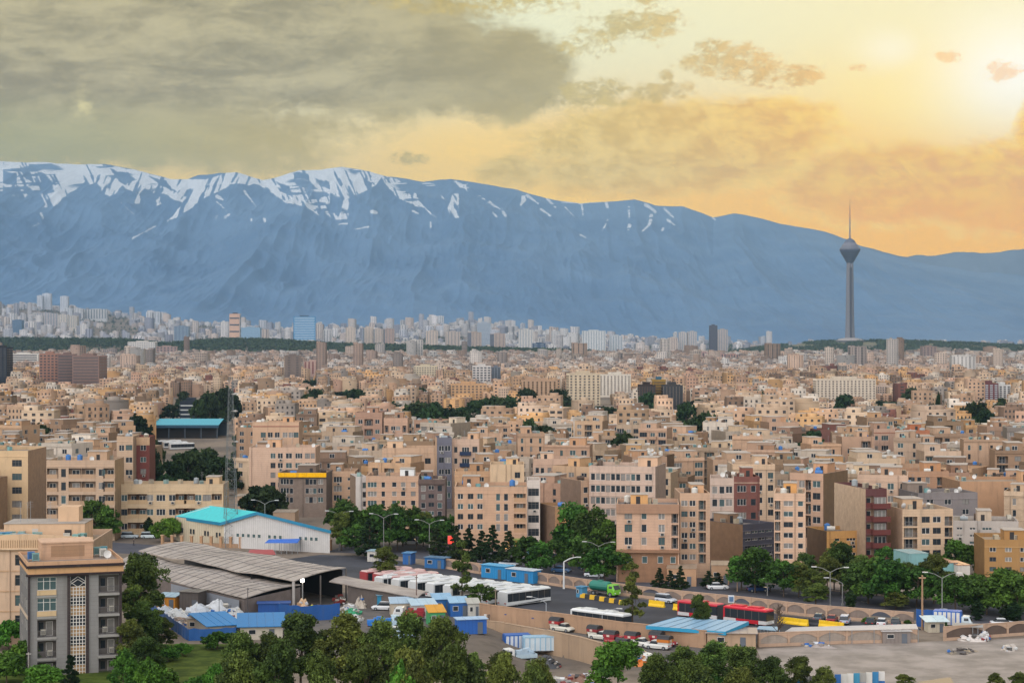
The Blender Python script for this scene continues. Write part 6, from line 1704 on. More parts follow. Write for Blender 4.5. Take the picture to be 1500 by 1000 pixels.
def wavy_roof(b, L, U, n=60, m=10, amp=.35, th=.18):
    """corrugated sheet between two long edges given as (near, far) points"""
    vs, fs = [], []
    for i in range(n + 1):
        t = i / n; a = L[0].lerp(L[1], t); c = U[0].lerp(U[1], t)
        for j in range(m + 1):
            s = j / m; p = a.lerp(c, s); z = amp * (math.sin(t * 13 + s * 2.2) * .55 + math.sin(t * 29 + 1.3 + s) * .22) + .25 * math.sin(s * math.pi)
            vs.append(p + Vector((0, 0, z)))
    k = len(vs); vs += [v - Vector((0, 0, th)) for v in vs]
    W = m + 1
    for i in range(n):
        for j in range(m):
            q = (i * W + j, i * W + j + 1, (i + 1) * W + j + 1, (i + 1) * W + j); fs += [q, tuple(k + x for x in q[::-1])]
    rim = [j for j in range(m + 1)] + [i * W + m for i in range(1, n + 1)] + [n * W + j for j in range(m - 1, -1, -1)] + [i * W for i in range(n - 1, 0, -1)]
    for i in range(len(rim)): a, c = rim[i], rim[(i + 1) % len(rim)]; fs.append((a, c, k + c, k + a))
    b.mesh(vs, fs)
    return lambda t, s: L[0].lerp(L[1], t).lerp(U[0].lerp(U[1], t), s) + Vector((0, 0, amp * (math.sin(t * 13 + s * 2.2) * .55 + math.sin(t * 29 + 1.3 + s) * .22) + .25 * math.sin(s * math.pi)))


def long_shed():
    L0 = (P3((358, 876, 3.5)), P3((162, 829, 3.5))); L1 = (P3((440, 857, 4.6)), P3((200, 811, 4.6))); L2 = (P3((430, 851, 5.6)), P3((203, 806, 5.6))); L3 = (P3((507, 832, 6)), P3((270, 793, 6)))
    root = thing('market_shed', P(400, 890), 0, 'long shed with two overlapping wavy grey-brown sheet roofs', 'shed'); o0 = -P(400, 890)
    mv = lambda pr: tuple(v + o0 for v in pr)
    L0, L1, L2, L3 = mv(L0), mv(L1), mv(L2), mv(L3)
    mat('sheet_roof', hexc('b0a498', .8), rough=.8, nz=.18, scale=.25, rgb2=hexc('978b81', .8), streak=.3)
    for nm, lo, up in (('lower_roof', L0, L1), ('upper_roof', L2, L3)):
        b = MB('sheet_roof'); f = wavy_roof(b, lo, up)
        r = b.build(nm, root); sb = MB('rail', (.1, .09, .08)); n = 22
        for i in range(1, n):
            for j in range(8): sb.tube(f(i / n, j / 8) + Vector((0, 0, .03)), f(i / n, (j + 1) / 8) + Vector((0, 0, .03)), .055, n=4, cap=False)
        for s in (.36, .7):
            for i in range(44): sb.tube(f(i / 44, s) + Vector((0, 0, .03)), f((i + 1) / 44, s) + Vector((0, 0, .03)), .05, n=4, cap=False)
        sb.build('seam', r)
    g = MB('brick', hexc('776c66', ALB))
    for a, c, ha, hc in ((L0[0], L1[0], 3.3, 4.3), (L0[0], L0[1], 3.3, 3.3)):
        p, q = Vector((a.x, a.y, 0)), Vector((c.x, c.y, 0)); g.face([p, q, q + Vector((0, 0, hc)), p + Vector((0, 0, ha))])
    g.use('painted_metal', hexc('8c9097', ALB))
    p, q = Vector((L0[0].x, L0[0].y, 0)) + Vector((-.35, -.3, 0)), Vector((L0[1].x, L0[1].y, 0)) + Vector((-.35, -.3, 0))
    r = p.lerp(q, .02), p.lerp(q, .5); g.face([r[0] + Vector((0, 0, 1.2)), r[1] + Vector((0, 0, 1.0)), r[1] + Vector((0, 0, 3.1)), r[0] + Vector((0, 0, 3.1))])
    g.build('wall', root)
    k = MB('dark_inside')
    for a, c, ha in ((L1[0].lerp(L1[1], .03), L1[1], 4.3), (L3[0].lerp(L3[1], .02), L3[1], 5.6)):
        k.face([(a.x, a.y, 0), (c.x, c.y, 0), (c.x, c.y, ha), (a.x, a.y, ha)])
    b1, b2 = L2[0].lerp(L2[1], .25), L3[0].lerp(L3[1], .25); k.face([(b1.x, b1.y, 0), (b2.x, b2.y, 0), (b2.x, b2.y, 5.6), (b1.x, b1.y, 5.3)])
    k.build('inner_wall', root)
    for t in (.0, .5, 1.0):
        p = L2[0].lerp(L3[0], t); b = MB('painted_metal', hexc('b9b2aa', ALB) if t == 0 else hexc('6e6660', ALB)); b.tube((p.x, p.y, 0), (p.x, p.y, p.z - .1), .28 if t == 0 else .16, n=8); b.build('post', root)
    # lower wing running on to the right
    b = MB('sheet_roof'); a0, a1 = P3((482, 851, 4.4)) + o0, P3((612, 874, 3.2)) + o0; c0, c1 = P3((505, 843, 4.6)) + o0, P3((628, 866, 3.4)) + o0
    wavy_roof(b, (a0, a1), (c0, c1), 20, 3, .08); b.build('wing_roof', root)
    b = MB('brick', hexc('6e645e', ALB)); d0, d1 = a0.lerp(a1, .2), a1
    b.face([(d0.x + .2, d0.y + .5, 0), (d1.x, d1.y + .5, 0), (d1.x, d1.y + .5, 3.0), (d0.x + .2, d0.y + .5, 4.0)]); b.build('wing_wall', root)
    lm = MB('painted_metal', hexc('d8d4cc', ALB)); p = P(443, 889) + o0; lm.tube(p, p + Vector((0, 0, 4.7)), .13); lp = lm.build('lamp_post', root)
    mat('lit_lamp', (.9, .85, .75), emit=(1, .93, .8, 9)); q = MB('lit_lamp'); q.lathe([(.05, 4.7), (.34, 4.8), (.42, 5.1), (.3, 5.4), (.05, 5.5)], 12, (p.x, p.y, 0)); q.build('lamp', lp)


long_shed()


def hall():
    """turquoise-roofed sheet hall, off-centre gable towards the camera"""
    a, b_, c = PY(328, 465), PY(483, 452), PY(258, 481)
    root = thing('hall', a, 0, 'white sheet-metal hall with a turquoise roof and small windows', 'hall'); o = -a
    A, B = Vector((0, 0, 0)), b_ + o; dv = (c + o); D = Vector((B.x, B.y, 0)) + dv; C = dv
    e = Vector((0, 0, 5.9)); e2 = Vector((0, 0, 5.3)); rg = A.lerp(B, .33) + Vector((0, 0, 8.9)); rg2 = rg + dv
    w = MB('painted_metal', hexc('d4d0ca', ALB)); w.face([A, B, B + e2, rg, A + e]); w.face([B, D, D + e2, B + e2]); w.face([D, C, C + e, rg2, D + e2])
    w.use(c=hexc('cfc0a4', ALB)); w.face([C, A, A + e, C + e])
    u = B.normalized(); nrm = Vector((u.y, -u.x, 0))
    w.use(c=hexc('bfbbb6', ALB)); L = B.length
    for i in range(1, 56):
        t = i / 56; hh = 5.9 + (3.0 * t / .33 if t < .33 else 3.0 - 3.6 * (t - .33) / .67); p = A.lerp(B, t) + nrm * .03
        w.box(-.05, .05, -.03, .0, .2, hh - .1, Matrix.Translation(p) @ Matrix.Rotation(math.atan2(B.y, B.x), 4, 'Z'))
    w.use(c=hexc('b5a78e', ALB))
    for i in range(1, 22):
        p = A.lerp(C, i / 22); w.box(-.05, .05, -.03, 0, .2, 5.8, Matrix.Translation(p) @ Matrix.Rotation(math.atan2(A.y - C.y, A.x - C.x), 4, 'Z'))
    w.build('wall', root)
    r = MB('painted_metal', hexc('3fc4c4', ALB)); ov = nrm * .6; k = Vector((0, 0, .16)); lf = -u * .7
    for q in ((A + e + ov + lf, rg + ov, rg2 - ov, C + e - ov + lf), (rg + ov, B + e2 + ov + u * .7, D + e2 - ov + u * .7, rg2 - ov)):
        r.face([v + k for v in q])
    r.build('roof', root)
    t = MB('painted_metal', hexc('1f7fa0', ALB))
    for p, q in ((C + e - ov + lf, A + e + ov + lf), (A + e + ov + lf, rg + ov), (rg + ov, B + e2 + ov + u * .7)):
        p, q = p + k, q + k; t.face([p + Vector((0, 0, -.75)) - nrm * -.02, q + Vector((0, 0, -.75)), q + nrm * .02, p + nrm * .02])
    t.build('fascia', root)
    ang = math.atan2(B.y, B.x)
    for px in (349, 357, 365, 373, 381, 396, 404, 412, 441, 449, 457, 464):
        tt = (px - 328) / 155; fm, pm = window_mesh(.9, .95, 'w', 'glass_green'); x = link('window', fm, root); x.location = A.lerp(B, tt) + nrm * .06 + Vector((0, 0, 2.7)); x.rotation_euler = (0, 0, ang); link('pane', pm, x)
    an2 = math.atan2(A.y - C.y, A.x - C.x)
    for tt in (.08, .14, .32, .38, .62, .68, .86, .92):
        fm, pm = window_mesh(.7, 1.2, 'wd', 'glass'); x = link('window', fm, root); x.location = C.lerp(A, tt) + Vector((-.06, -.06, 2.2)); x.rotation_euler = (0, 0, an2); link('pane', pm, x)
    FOOT.append((a.x + 6, a.y + 6, 16, 12, 0))


hall()


def pillar_fence():
    p, q = P(238, 799), P(484, 806); root = thing('pillar_fence', p, 0, 'low tan brick fence with square pillars before the turquoise hall', 'fence'); L, an = wall_frame(p, q); M = Matrix.Rotation(an, 4, 'Z'); n = 17
    for k in range(n + 1):
        b = MB('brick', hexc('b8906c', ALB)); x = L * k / n; b.box(x - .3, x + .3, -.3, .3, 0, 2.5, M); b.use(c=hexc('c8a484', ALB)); b.box(x - .4, x + .4, -.4, .4, 2.5, 2.7, M); b.build('pillar', root)
        if k < n: b = MB('brick', hexc('a5876c', ALB)); b.box(x + .3, x + L / n - .3, -.15, .15, 0, 1.0, M); b.build('fence_panel', root)


pillar_fence()


mat('mast_steel', hexc('747a7a', .7), rough=.7)


def lattice_mast():
    p = P(338, 801); hgt = H - (552 - 500) / F * p.y; root = thing('lattice_mast', p, R(20), 'tall grey steel lattice mast in front of the turquoise hall', 'radio mast')
    wd = lambda z: 1.6 - 1.2 * min(z / (hgt * .92), 1)
    for sx, sy in ((-1, -1), (1, -1), (1, 1), (-1, 1)):
        b = MB('mast_steel'); b.tube((sx * wd(0), sy * wd(0), 0), (sx * wd(hgt), sy * wd(hgt), hgt), .075, .035); b.build('leg', root)
    b = MB('mast_steel'); n = 22; zs = [hgt * (1 - (1 - k / n) ** 1.12) for k in range(n + 1)]
    for k in range(n):
        z0, z1 = zs[k], zs[k + 1]; c0 = [Vector((sx * wd(z0), sy * wd(z0), z0)) for sx, sy in ((-1, -1), (1, -1), (1, 1), (-1, 1))]; c1 = [Vector((sx * wd(z1), sy * wd(z1), z1)) for sx, sy in ((-1, -1), (1, -1), (1, 1), (-1, 1))]
        for i in range(4): j = (i + 1) % 4; b.tube(c0[i], c1[j], .028, n=4); b.tube(c0[j], c1[i], .028, n=4); b.tube(c1[i], c1[j], .03, n=4)
    b.build('bracing', root)
    for z in (hgt * .62, hgt * .8, hgt * .9):
        b = MB('painted_metal', hexc('b9b4ac', .8)); b.lathe([(.1, -.2), (.55, -.15), (.6, .1), (.1, .25)], 12, (wd(z) + .5, -.3, z)); b.tube((0, 0, z), (wd(z) + .4, -.3, z), .04); b.build('antenna_drum', root)
    b = MB('mast_steel'); b.tube((0, 0, hgt), (0, 0, hgt + 3), .05); b.build('antenna', root)


lattice_mast()


# ------------------------------------------------------------------ kiosks, containers, shelters
def kiosk(name, px0, px1, pb, h, d, deg, wall, roof, label, cat='kiosk', z=0.0, ov=.25, door=True, win=True, slope=.15, ribs=True, mt='painted_metal'):
    th = R(deg); A = P(px0, pb, z); c, s = math.cos(th), math.sin(th); k1 = (px1 - 750) / F; w = abs((k1 * A.y - A.x) / (c - k1 * s))
    ctr = A + Vector((c * w / 2 - s * d / 2, s * w / 2 + c * d / 2, 0)); root = thing(name, ctr, th, label, cat)
    b = MB(mt, hexc(wall, ALB)); b.box(-w / 2, w / 2, -d / 2, d / 2, 0, h - .02)
    if ribs:
        b.use(c=hexc(wall, ALB * .85))
        n = int(w / .6)
        for i in range(1, n): x = -w / 2 + w * i / n; b.box(x - .04, x + .04, -d / 2 - .035, -d / 2 - .002, .1, h - .1)
    b.build('wall', root)
    r = MB('painted_metal', hexc(roof, ALB)); q = [(-w / 2 - ov, -d / 2 - ov, h), (w / 2 + ov, -d / 2 - ov, h), (w / 2 + ov, d / 2 + ov, h + slope * d), (-w / 2 - ov, d / 2 + ov, h + slope * d)]
    r.mesh(q + [(x, y, zz + .1) for x, y, zz in q], [(3, 2, 1, 0), (4, 5, 6, 7), (0, 1, 5, 4), (1, 2, 6, 5), (2, 3, 7, 6), (3, 0, 4, 7)])
    r.use(c=hexc(roof, ALB * .9)); n = max(2, int(w / 1.2))
    for i in range(1, n):
        x = -w / 2 + w * i / n; r.mesh([(x - .05, -d / 2 - ov, h + .102), (x + .05, -d / 2 - ov, h + .102), (x + .05, d / 2 + ov, h + slope * d + .102), (x - .05, d / 2 + ov, h + slope * d + .102), (x - .03, -d / 2 - ov, h + .15), (x + .03, -d / 2 - ov, h + .15), (x + .03, d / 2 + ov, h + slope * d + .15), (x - .03, d / 2 + ov, h + slope * d + .15)], [(4, 5, 6, 7), (0, 1, 5, 4), (1, 2, 6, 5), (3, 0, 4, 7)])
    r.build('roof', root)
    if door: b = MB('painted_metal', hexc('6a7078', .7)); b.box(w * .18, w * .18 + min(.9, w * .25), -d / 2 - .06, -d / 2 - .036, .02, min(2.0, h * .8)); b.build('door', root)
    if win: fm, pm = window_mesh(min(1.2, w * .3), min(.9, h * .35), 'w', 'glass'); o = link('window', fm, root); o.location = (-w * .22, -d / 2 - .05, h * .42); link('pane', pm, o)
    return root


kiosk('trailer_cabin', 705, 741, 845, 2.7, 2.6, -40, '2f93cc', '5fb0d8', 'bright blue cabin trailer, left of two by the arched wall', 'cabin', slope=.02)
kiosk('trailer_cabin', 742, 781, 850.5, 2.6, 2.6, -40, '2b8cc6', 'c8d0d4', 'bright blue cabin trailer with a white roof, right of two by the arched wall', 'cabin', slope=.02)
kiosk('container', 553, 613, 893, 2.7, 3.2, 10, '2e8fb4', '7fa4b4', 'teal container shed beside the long shed wing', 'container', slope=.03, win=False)
kiosk('cabin', 622, 650, 831, 2.3, 2.6, -30, '2d6ea8', '5a7c98', 'blue cabin on the verge behind the dusty pine', 'cabin', slope=.02)
kiosk('cabin', 590, 602, 826, 2.5, 2.6, -20, '2e68a8', '4a88b8', 'small deep blue booth on the verge left of the blue cabin', 'booth', slope=.02, win=False)
kiosk('cabin', 538, 562, 822, 2.4, 2.6, -20, 'cfc8bc', '9ab4bc', 'white cabin at the edge of the upper asphalt', 'cabin', slope=.04)
kiosk('shack', 573, 606, 903, 2.4, 4, 8, 'cbbca6', 'a6bccc', 'cream shack with a pale roof beside the teal container', 'shack')
kiosk('shack', 604, 640, 906, 2.4, 5, 12, 'd4d0c8', 'b4ccd8', 'white shack with a long pale blue roof', 'shack', slope=.1)
kiosk('shack', 586, 602, 899, 2.3, 3, 12, '2560a8', '2f6fb4', 'small deep blue lean-to between two pale shacks', 'shack', win=False)
kiosk('shack', 636, 662, 897, 2.4, 4, 10, '2e74b8', '8fb8d4', 'blue shack with a pale ridged roof, left of two', 'shack')
kiosk('shack', 660, 686, 903, 2.5, 4, 10, '2566b0', '9cc0d8', 'deep blue shack with a pale roof, right of two', 'shack')
kiosk('shack', 686, 702, 904, 2.5, 3.4, 8, 'd0ccc0', 'b8b4a8', 'white cabin at the wall corner beside the deep blue shack', 'cabin')
kiosk('shack', 674, 712, 884, 2.4, 4, 2, 'b8ac9c', 'b4aca4', 'grey flat-roofed shed in front of the buses', 'shed')
kiosk('kiosk', 629, 652, 916, 2.3, 3, 14, '4aa86a', 'd99a24', 'little kiosk under a bright orange tarpaulin', 'kiosk', slope=.3)
kiosk('container', 671, 713, 929, 2.5, 2.6, 14, '2763b4', 'a9c4dc', 'long blue container at the head of the lorry lot', 'container', slope=.02, win=False)
kiosk('container', 378, 424, 905, 2.6, 2.6, 6, '2158a4', '1f4c90', 'dark blue container beneath the shed gable', 'container', slope=.01, win=False)
kiosk('hut', 230, 256, 892, 2.4, 3.0, -16, 'd08a2c', '9fb8c4', 'orange hut with a pale blue roof in the scrap yard', 'hut', slope=.12)
kiosk('hut', 263, 290, 893, 3.4, 3.2, -20, '5f5751', '6e655e', 'tall dark grey hut in the scrap yard', 'hut', slope=.02, win=False)
kiosk('hut', 274, 302, 925, 2.3, 3.4, -12, 'c4b096', 'a8a098', 'tan hut by the corner of the blue fence', 'hut', slope=.05)
kiosk('workshop', 306, 352, 936, 2.2, 11, 24, 'd8cdb8', '1a7fbe', 'low white workshop under a wide bright blue roof, left bay', 'workshop', slope=.06, ov=.6, ribs=False)
kiosk('workshop', 352, 414, 937, 2.2, 11, 8, 'd8cdb8', '187ab8', 'low white workshop under a wide bright blue roof, right bay', 'workshop', slope=.06, ov=.6, ribs=False)
kiosk('gate_hut', 1036, 1107, 950, 2.6, 6, -6, 'b89c80', 'a4948a', 'square beige hut at the corner of the bare lot', 'hut', slope=.0, ov=.35, ribs=False, mt='plaster')
kiosk('shack', 1293, 1334, 942, 2.0, 3.4, 2, '8c8078', 'c4beb8', 'grey plank shack leaning on the wall of the bare lot', 'shack', slope=.03)
kiosk('booth', 844, 853, 874, 2.0, 1.6, -40, '4f94b8', '4a8cb0', 'light blue guard booth at the yellow and black kerb', 'booth', slope=.02, door=False)
kiosk('kiosk', 1360, 1384, 926, 1.9, 2.6, 4, 'd0c4ac', 'cfe0e0', 'small kiosk with a white peaked roof by the blue hoarding', 'kiosk', slope=.2, ov=.7)
kiosk('house', 1332, 1360, 858, 6.6, 8, 12, '86b0ae', '9ab0ac', 'pale turquoise windowless house behind the street trees', 'house', slope=0, ov=.05, door=False, win=False, ribs=False, mt='plaster')
kiosk('house', 1381, 1403, 862, 5.2, 8, 6, '86b4b2', 'a06a50', 'pale turquoise low house with a red-brown edge', 'house', slope=0, ov=.1, door=False, win=False, ribs=False, mt='plaster')
kiosk('house', 1403, 1421, 864, 5.0, 8, 6, 'd4ccc0', 'a06a50', 'white low house with three windows under a red-brown edge', 'house', slope=0, ov=.1, ribs=False, mt='plaster')
kiosk('house', 977, 1020, 858, 3.6, 8, -6, 'c29a78', 'a89078', 'low tan shop row at the foot of the overhanging block', 'shop', slope=0, ov=.1, ribs=False, mt='plaster')
kiosk('house', 1042, 1068, 856, 4.0, 8, -6, 'b89474', 'a48c74', 'low tan house with a grey shutter beside the brown brick wall', 'house', slope=0, ov=.1, ribs=False, mt='plaster')
kiosk('house', 400, 432, 775, 4.5, 9, 0, 'b59a80', '9c8a78', 'low tan house among trees below the yellow-topped block', 'house', slope=0, ov=.1, ribs=False, mt='plaster')
kiosk('house', 344, 368, 752, 5, 9, 0, 'c4a488', '9c8a78', 'low rosy house left of the yellow-topped block', 'house', slope=0, ov=.1, ribs=False, mt='plaster')
kiosk('shop', 744, 762, 812, 3.4, 3, 0, 'c8a24a', '8a9a4a', 'small shop with a yellow sign band at the foot of the peach block', 'shop', slope=0, ov=.3)
kiosk('shop', 764, 781, 813, 3.2, 3, 0, '5a8a9a', '3f7fa8', 'small shop with a blue sign band at the foot of the slim white block', 'shop', slope=0, ov=.3)
for k, (px, py, c, s) in enumerate(((744, 799, (1, .55, .15), 6), (766, 798, (1, .18, .08), 6), (772, 800, (.1, 1, .35), 5), (662, 788, (1, .05, .03), 1.2))):
    mat('sign_light_%d' % k, c, emit=c + (s,)); p = P(px, 812); p.z = H - (py - 500) / F * p.y
    b = MB('sign_light_%d' % k); b.box(-.5 if k < 3 else -.8, .5 if k < 3 else .8, -.1, .1, -.25 if k < 3 else -.9, .25 if k < 3 else .9)
    b.use('rail'); b.box(-.6 if k < 3 else -.9, .6 if k < 3 else .9, .101, .16, -.3 if k < 3 else -1.0, .3 if k < 3 else 1.0); b.tube((0, .13, -p.z), (0, .13, -.2), .06)
    o = b.build('lit_sign'); o.location = p + Vector((0, -3.4, 0)); tag(o, ('small glowing orange sign above the shop with a yellow band', 'small glowing red sign above the shop with a blue band', 'small glowing green sign above the shop with a blue band', 'round red sign board glowing among the trees left of the peach block')[k], 'sign')


def canopy():
    pts = [P3(q) for q in ((946, 916, 2.9), (992, 903, 3.5), (1097, 910, 3.5), (1063, 925, 2.9))]; c0 = P(1010, 930)
    root = thing('canopy', c0, 0, 'wide pale blue sheet canopy over the bus stop wall', 'canopy'); q = [p - c0 for p in pts]
    b = MB('painted_metal', hexc('8fb4cc', ALB)); n = 14
    for i in range(n):
        s0, s1 = i / n, (i + .96) / n
        a, c, d, e = q[0].lerp(q[3], s0), q[0].lerp(q[3], s1), q[1].lerp(q[2], s1), q[1].lerp(q[2], s0); k = Vector((0, 0, .05 if i % 2 else .0)); b.face([a + k, c + k, d + k, e + k]); b.face([v + k - Vector((0, 0, .08)) for v in (e, d, c, a)])
    b.build('roof', root)
    t = MB('painted_metal', hexc('2f9cc4', ALB))
    for i in range(4): p, r = q[i], q[(i + 1) % 4]; t.face([p + Vector((0, 0, -.55)), r + Vector((0, 0, -.55)), r + Vector((0, 0, .03)), p + Vector((0, 0, .03))])
    t.build('fascia', root)
    for i in range(4): p = q[i].lerp(q[(i + 2) % 4], .12); b = MB('steel'); b.tube((p.x, p.y, 0), (p.x, p.y, p.z - .05), .09); b.build('post', root)


canopy()


def low_roof(pts, z0, z1, c, label):
    q = [P(x, y, z) for (x, y), z in zip(pts, (z0, z0, z1, z1))]; c0 = Vector((q[0].x, q[0].y, 0)); root = thing('lean_to', c0, 0, label, 'lean-to'); q = [v - c0 for v in q]
    b = MB('painted_metal', hexc(c, ALB)); b.mesh(q + [v + Vector((0, 0, .1)) for v in q], [(3, 2, 1, 0), (4, 5, 6, 7), (0, 1, 5, 4), (1, 2, 6, 5), (2, 3, 7, 6), (3, 0, 4, 7)]); b.build('roof', root)
    n = 6
    for i in range(n + 1):
        for e in (0, 1):
            p = q[0].lerp(q[1], i / n) if e == 0 else q[3].lerp(q[2], i / n); b = MB('steel'); b.tube((p.x, p.y, 0), (p.x, p.y, p.z), .06); b.build('post', root)


low_roof([(1150, 925), (1345, 921), (1342, 914), (1160, 919)], 2.2, 2.6, 'c4bcb4', 'long low pale lean-to roof behind the arched wall of the bare lot')
low_roof([(1108, 921), (1142, 924), (1140, 918), (1112, 917)], 2.2, 2.4, '8fb0c4', 'short blue-grey lean-to roof by the red bus')
low_roof([(388, 795), (436, 795), (440, 789), (394, 790)], 2.6, 3.0, '2a6fd0', 'blue awning on posts beside the turquoise hall')
low_roof([(362, 812), (404, 812), (400, 805), (366, 805)], 2.7, 2.9, 'a82a34', 'red awning roof behind the wavy shed')
low_roof([(1395, 917), (1440, 919), (1440, 914), (1398, 912)], 2.0, 2.3, '9a968f', 'grey flat lean-to roof right of the white box truck')
low_roof([(1338, 1012), (1398, 1002), (1392, 992), (1345, 999)], 2.4, 2.6, '4a4440', 'dark flat shelter roof at the bottom edge of the bare lot')


# ------------------------------------------------------------------ vehicles
def wheel_data(r, w=.24):
    def mk():
        b = MB('rubber'); b.tube((0, -w / 2, 0), (0, w / 2, 0), r, n=16); return b.data('wheel')
    return shared('wheel%.2f' % r, mk)


def rim_data(r, w=.24):
    def mk():
        b = MB('steel'); b.tube((0, -w / 2 - .012, 0), (0, w / 2 + .012, 0), r * .58, n=12); return b.data('rim')
    return shared('rim%.2f' % r, mk)


def wheels(root, xs, y, r, w=.24):
    for x in xs:
        for s in (-1, 1):
            o = link('wheel', wheel_data(r, w), root); o.location = (x, s * y, r); link('rim', rim_data(r, w), o)


def loft(b, secs, tap=.82):
    """secs: (x, half width, z0, z1): hull with tucked-in top edges"""
    vs = []
    for x, hw, z0, z1 in secs:
        zm = z0 + (z1 - z0) * .6; vs += [(x, -hw * .94, z0), (x, -hw, zm), (x, -hw * tap, z1), (x, hw * tap, z1), (x, hw, zm), (x, hw * .94, z0)]
    n = len(secs); fs = [(i * 6 + j, i * 6 + (j + 1) % 6, (i + 1) * 6 + (j + 1) % 6, (i + 1) * 6 + j) for i in range(n - 1) for j in range(6)]
    fs += [tuple(range(5, -1, -1)), tuple(range((n - 1) * 6, n * 6))]; b.mesh(vs, fs)


def lights(root, x, y, z, back, w=.34, h=.16):
    def mk(m, sg):
        b = MB(m); b.box(-.03, .03, -w / 2, w / 2, -h / 2, h / 2); return b.data('lamp')
    mat('tail_red', (.35, .02, .02), rough=.3)
    for s in (-1, 1):
        o = link('headlight', shared('hl%.2f' % w, lambda: mk('lamp_lens', 1)), root); o.location = (x, s * y, z)
        o = link('tail_light', shared('tl%.2f' % w, lambda: mk('tail_red', 1)), root); o.location = (back, s * y, z + .05)


def car(loc, rz, c, label, group=None, kind='sedan', cat='car'):
    root = thing('car' if kind != 'pickup' else 'pickup', loc, rz, label, cat, group); cc = hexc(c, .8); key = kind + c

    def body():
        b = MB('paint', cc); loft(b, [(-2.15, .74, .42, .80), (-2.05, .82, .28, .90), (-1.2, .85, .22, .93), (1.0, .85, .22, .92), (1.7, .84, .22, .86), (2.12, .78, .28, .74), (2.2, .68, .4, .62)], .9)
        if kind == 'sedan': loft(b, [(-1.05, .60, 1.33, 1.40), (-.8, .63, 1.36, 1.45), (.1, .63, 1.36, 1.46), (.4, .58, 1.33, 1.41)], .9)
        elif kind == 'suv': loft(b, [(-2.0, .64, 1.55, 1.64), (-1.6, .68, 1.56, 1.70), (.2, .68, 1.56, 1.70), (.6, .62, 1.52, 1.62)], .9)
        else:
            loft(b, [(.0, .62, 1.36, 1.42), (.2, .66, 1.38, 1.5), (.7, .66, 1.38, 1.5), (.95, .6, 1.34, 1.43)], .9)
            b.box(-2.15, -.3, -.84, -.76, .92, 1.25); b.box(-2.15, -.3, .76, .84, .92, 1.25); b.box(-2.18, -2.1, -.76, .76, .85, 1.25)
        b.use('rubber', (.03, .03, .03)); b.box(-2.24, -2.1, -.8, .8, .3, .44); b.box(2.1, 2.26, -.76, .76, .3, .44)
        return b.data('body')

    def glass():
        b = MB('glass')
        if kind == 'sedan': loft(b, [(-1.62, .72, .91, .96), (-1.0, .74, .90, 1.36), (.35, .74, .90, 1.37), (1.05, .74, .90, .95)], .84)
        elif kind == 'suv': loft(b, [(-2.08, .76, .91, 1.0), (-1.9, .77, .90, 1.57), (.5, .77, .90, 1.56), (1.15, .76, .90, .95)], .86)
        else: loft(b, [(-.25, .74, .91, 1.0), (-.1, .74, .90, 1.4), (.85, .74, .90, 1.38), (1.35, .74, .90, .94)], .86)
        return b.data('windows')
    link('body', shared('body' + key, body), root); link('windows', shared('glass' + kind, glass), root); wheels(root, (-1.35, 1.35), .76, .31, .2); lights(root, 2.19, .55, .62, -2.17)
    return root


def pickup(loc, rz, c, cover, label, group=None):
    """pick-up with a tall framed load cover over its bed"""
    root = car(loc, rz, c, label, group, 'pickup', 'pick-up'); cc = hexc(cover, .8)

    def mk():
        b = MB('painted_metal', cc); b.box(-2.3, -.2, -.95, .95, 1.26, 1.75)
        b.use(c=hexc('2c2a2c', .8)); vs = []
        for x in (-2.35, -.15):
            for j in range(7):
                t = math.pi * j / 6; vs.append((x, -.98 * math.cos(t), 1.76 + .62 * math.sin(t)))
        b.mesh(vs, [(j, j + 1, 8 + j, 7 + j) for j in range(6)] + [tuple(range(6, -1, -1)), tuple(range(7, 14))])
        b.use(c=hexc('d8c8b8', .8)); b.box(-1.6, -1.1, -.965, -.951, 1.35, 1.68); b.box(-2.315, -2.301, -.3, .3, 1.35, 1.7)
        return b.data('load_cover')
    link('load_cover', shared('cover' + cover, mk), root)
    return root


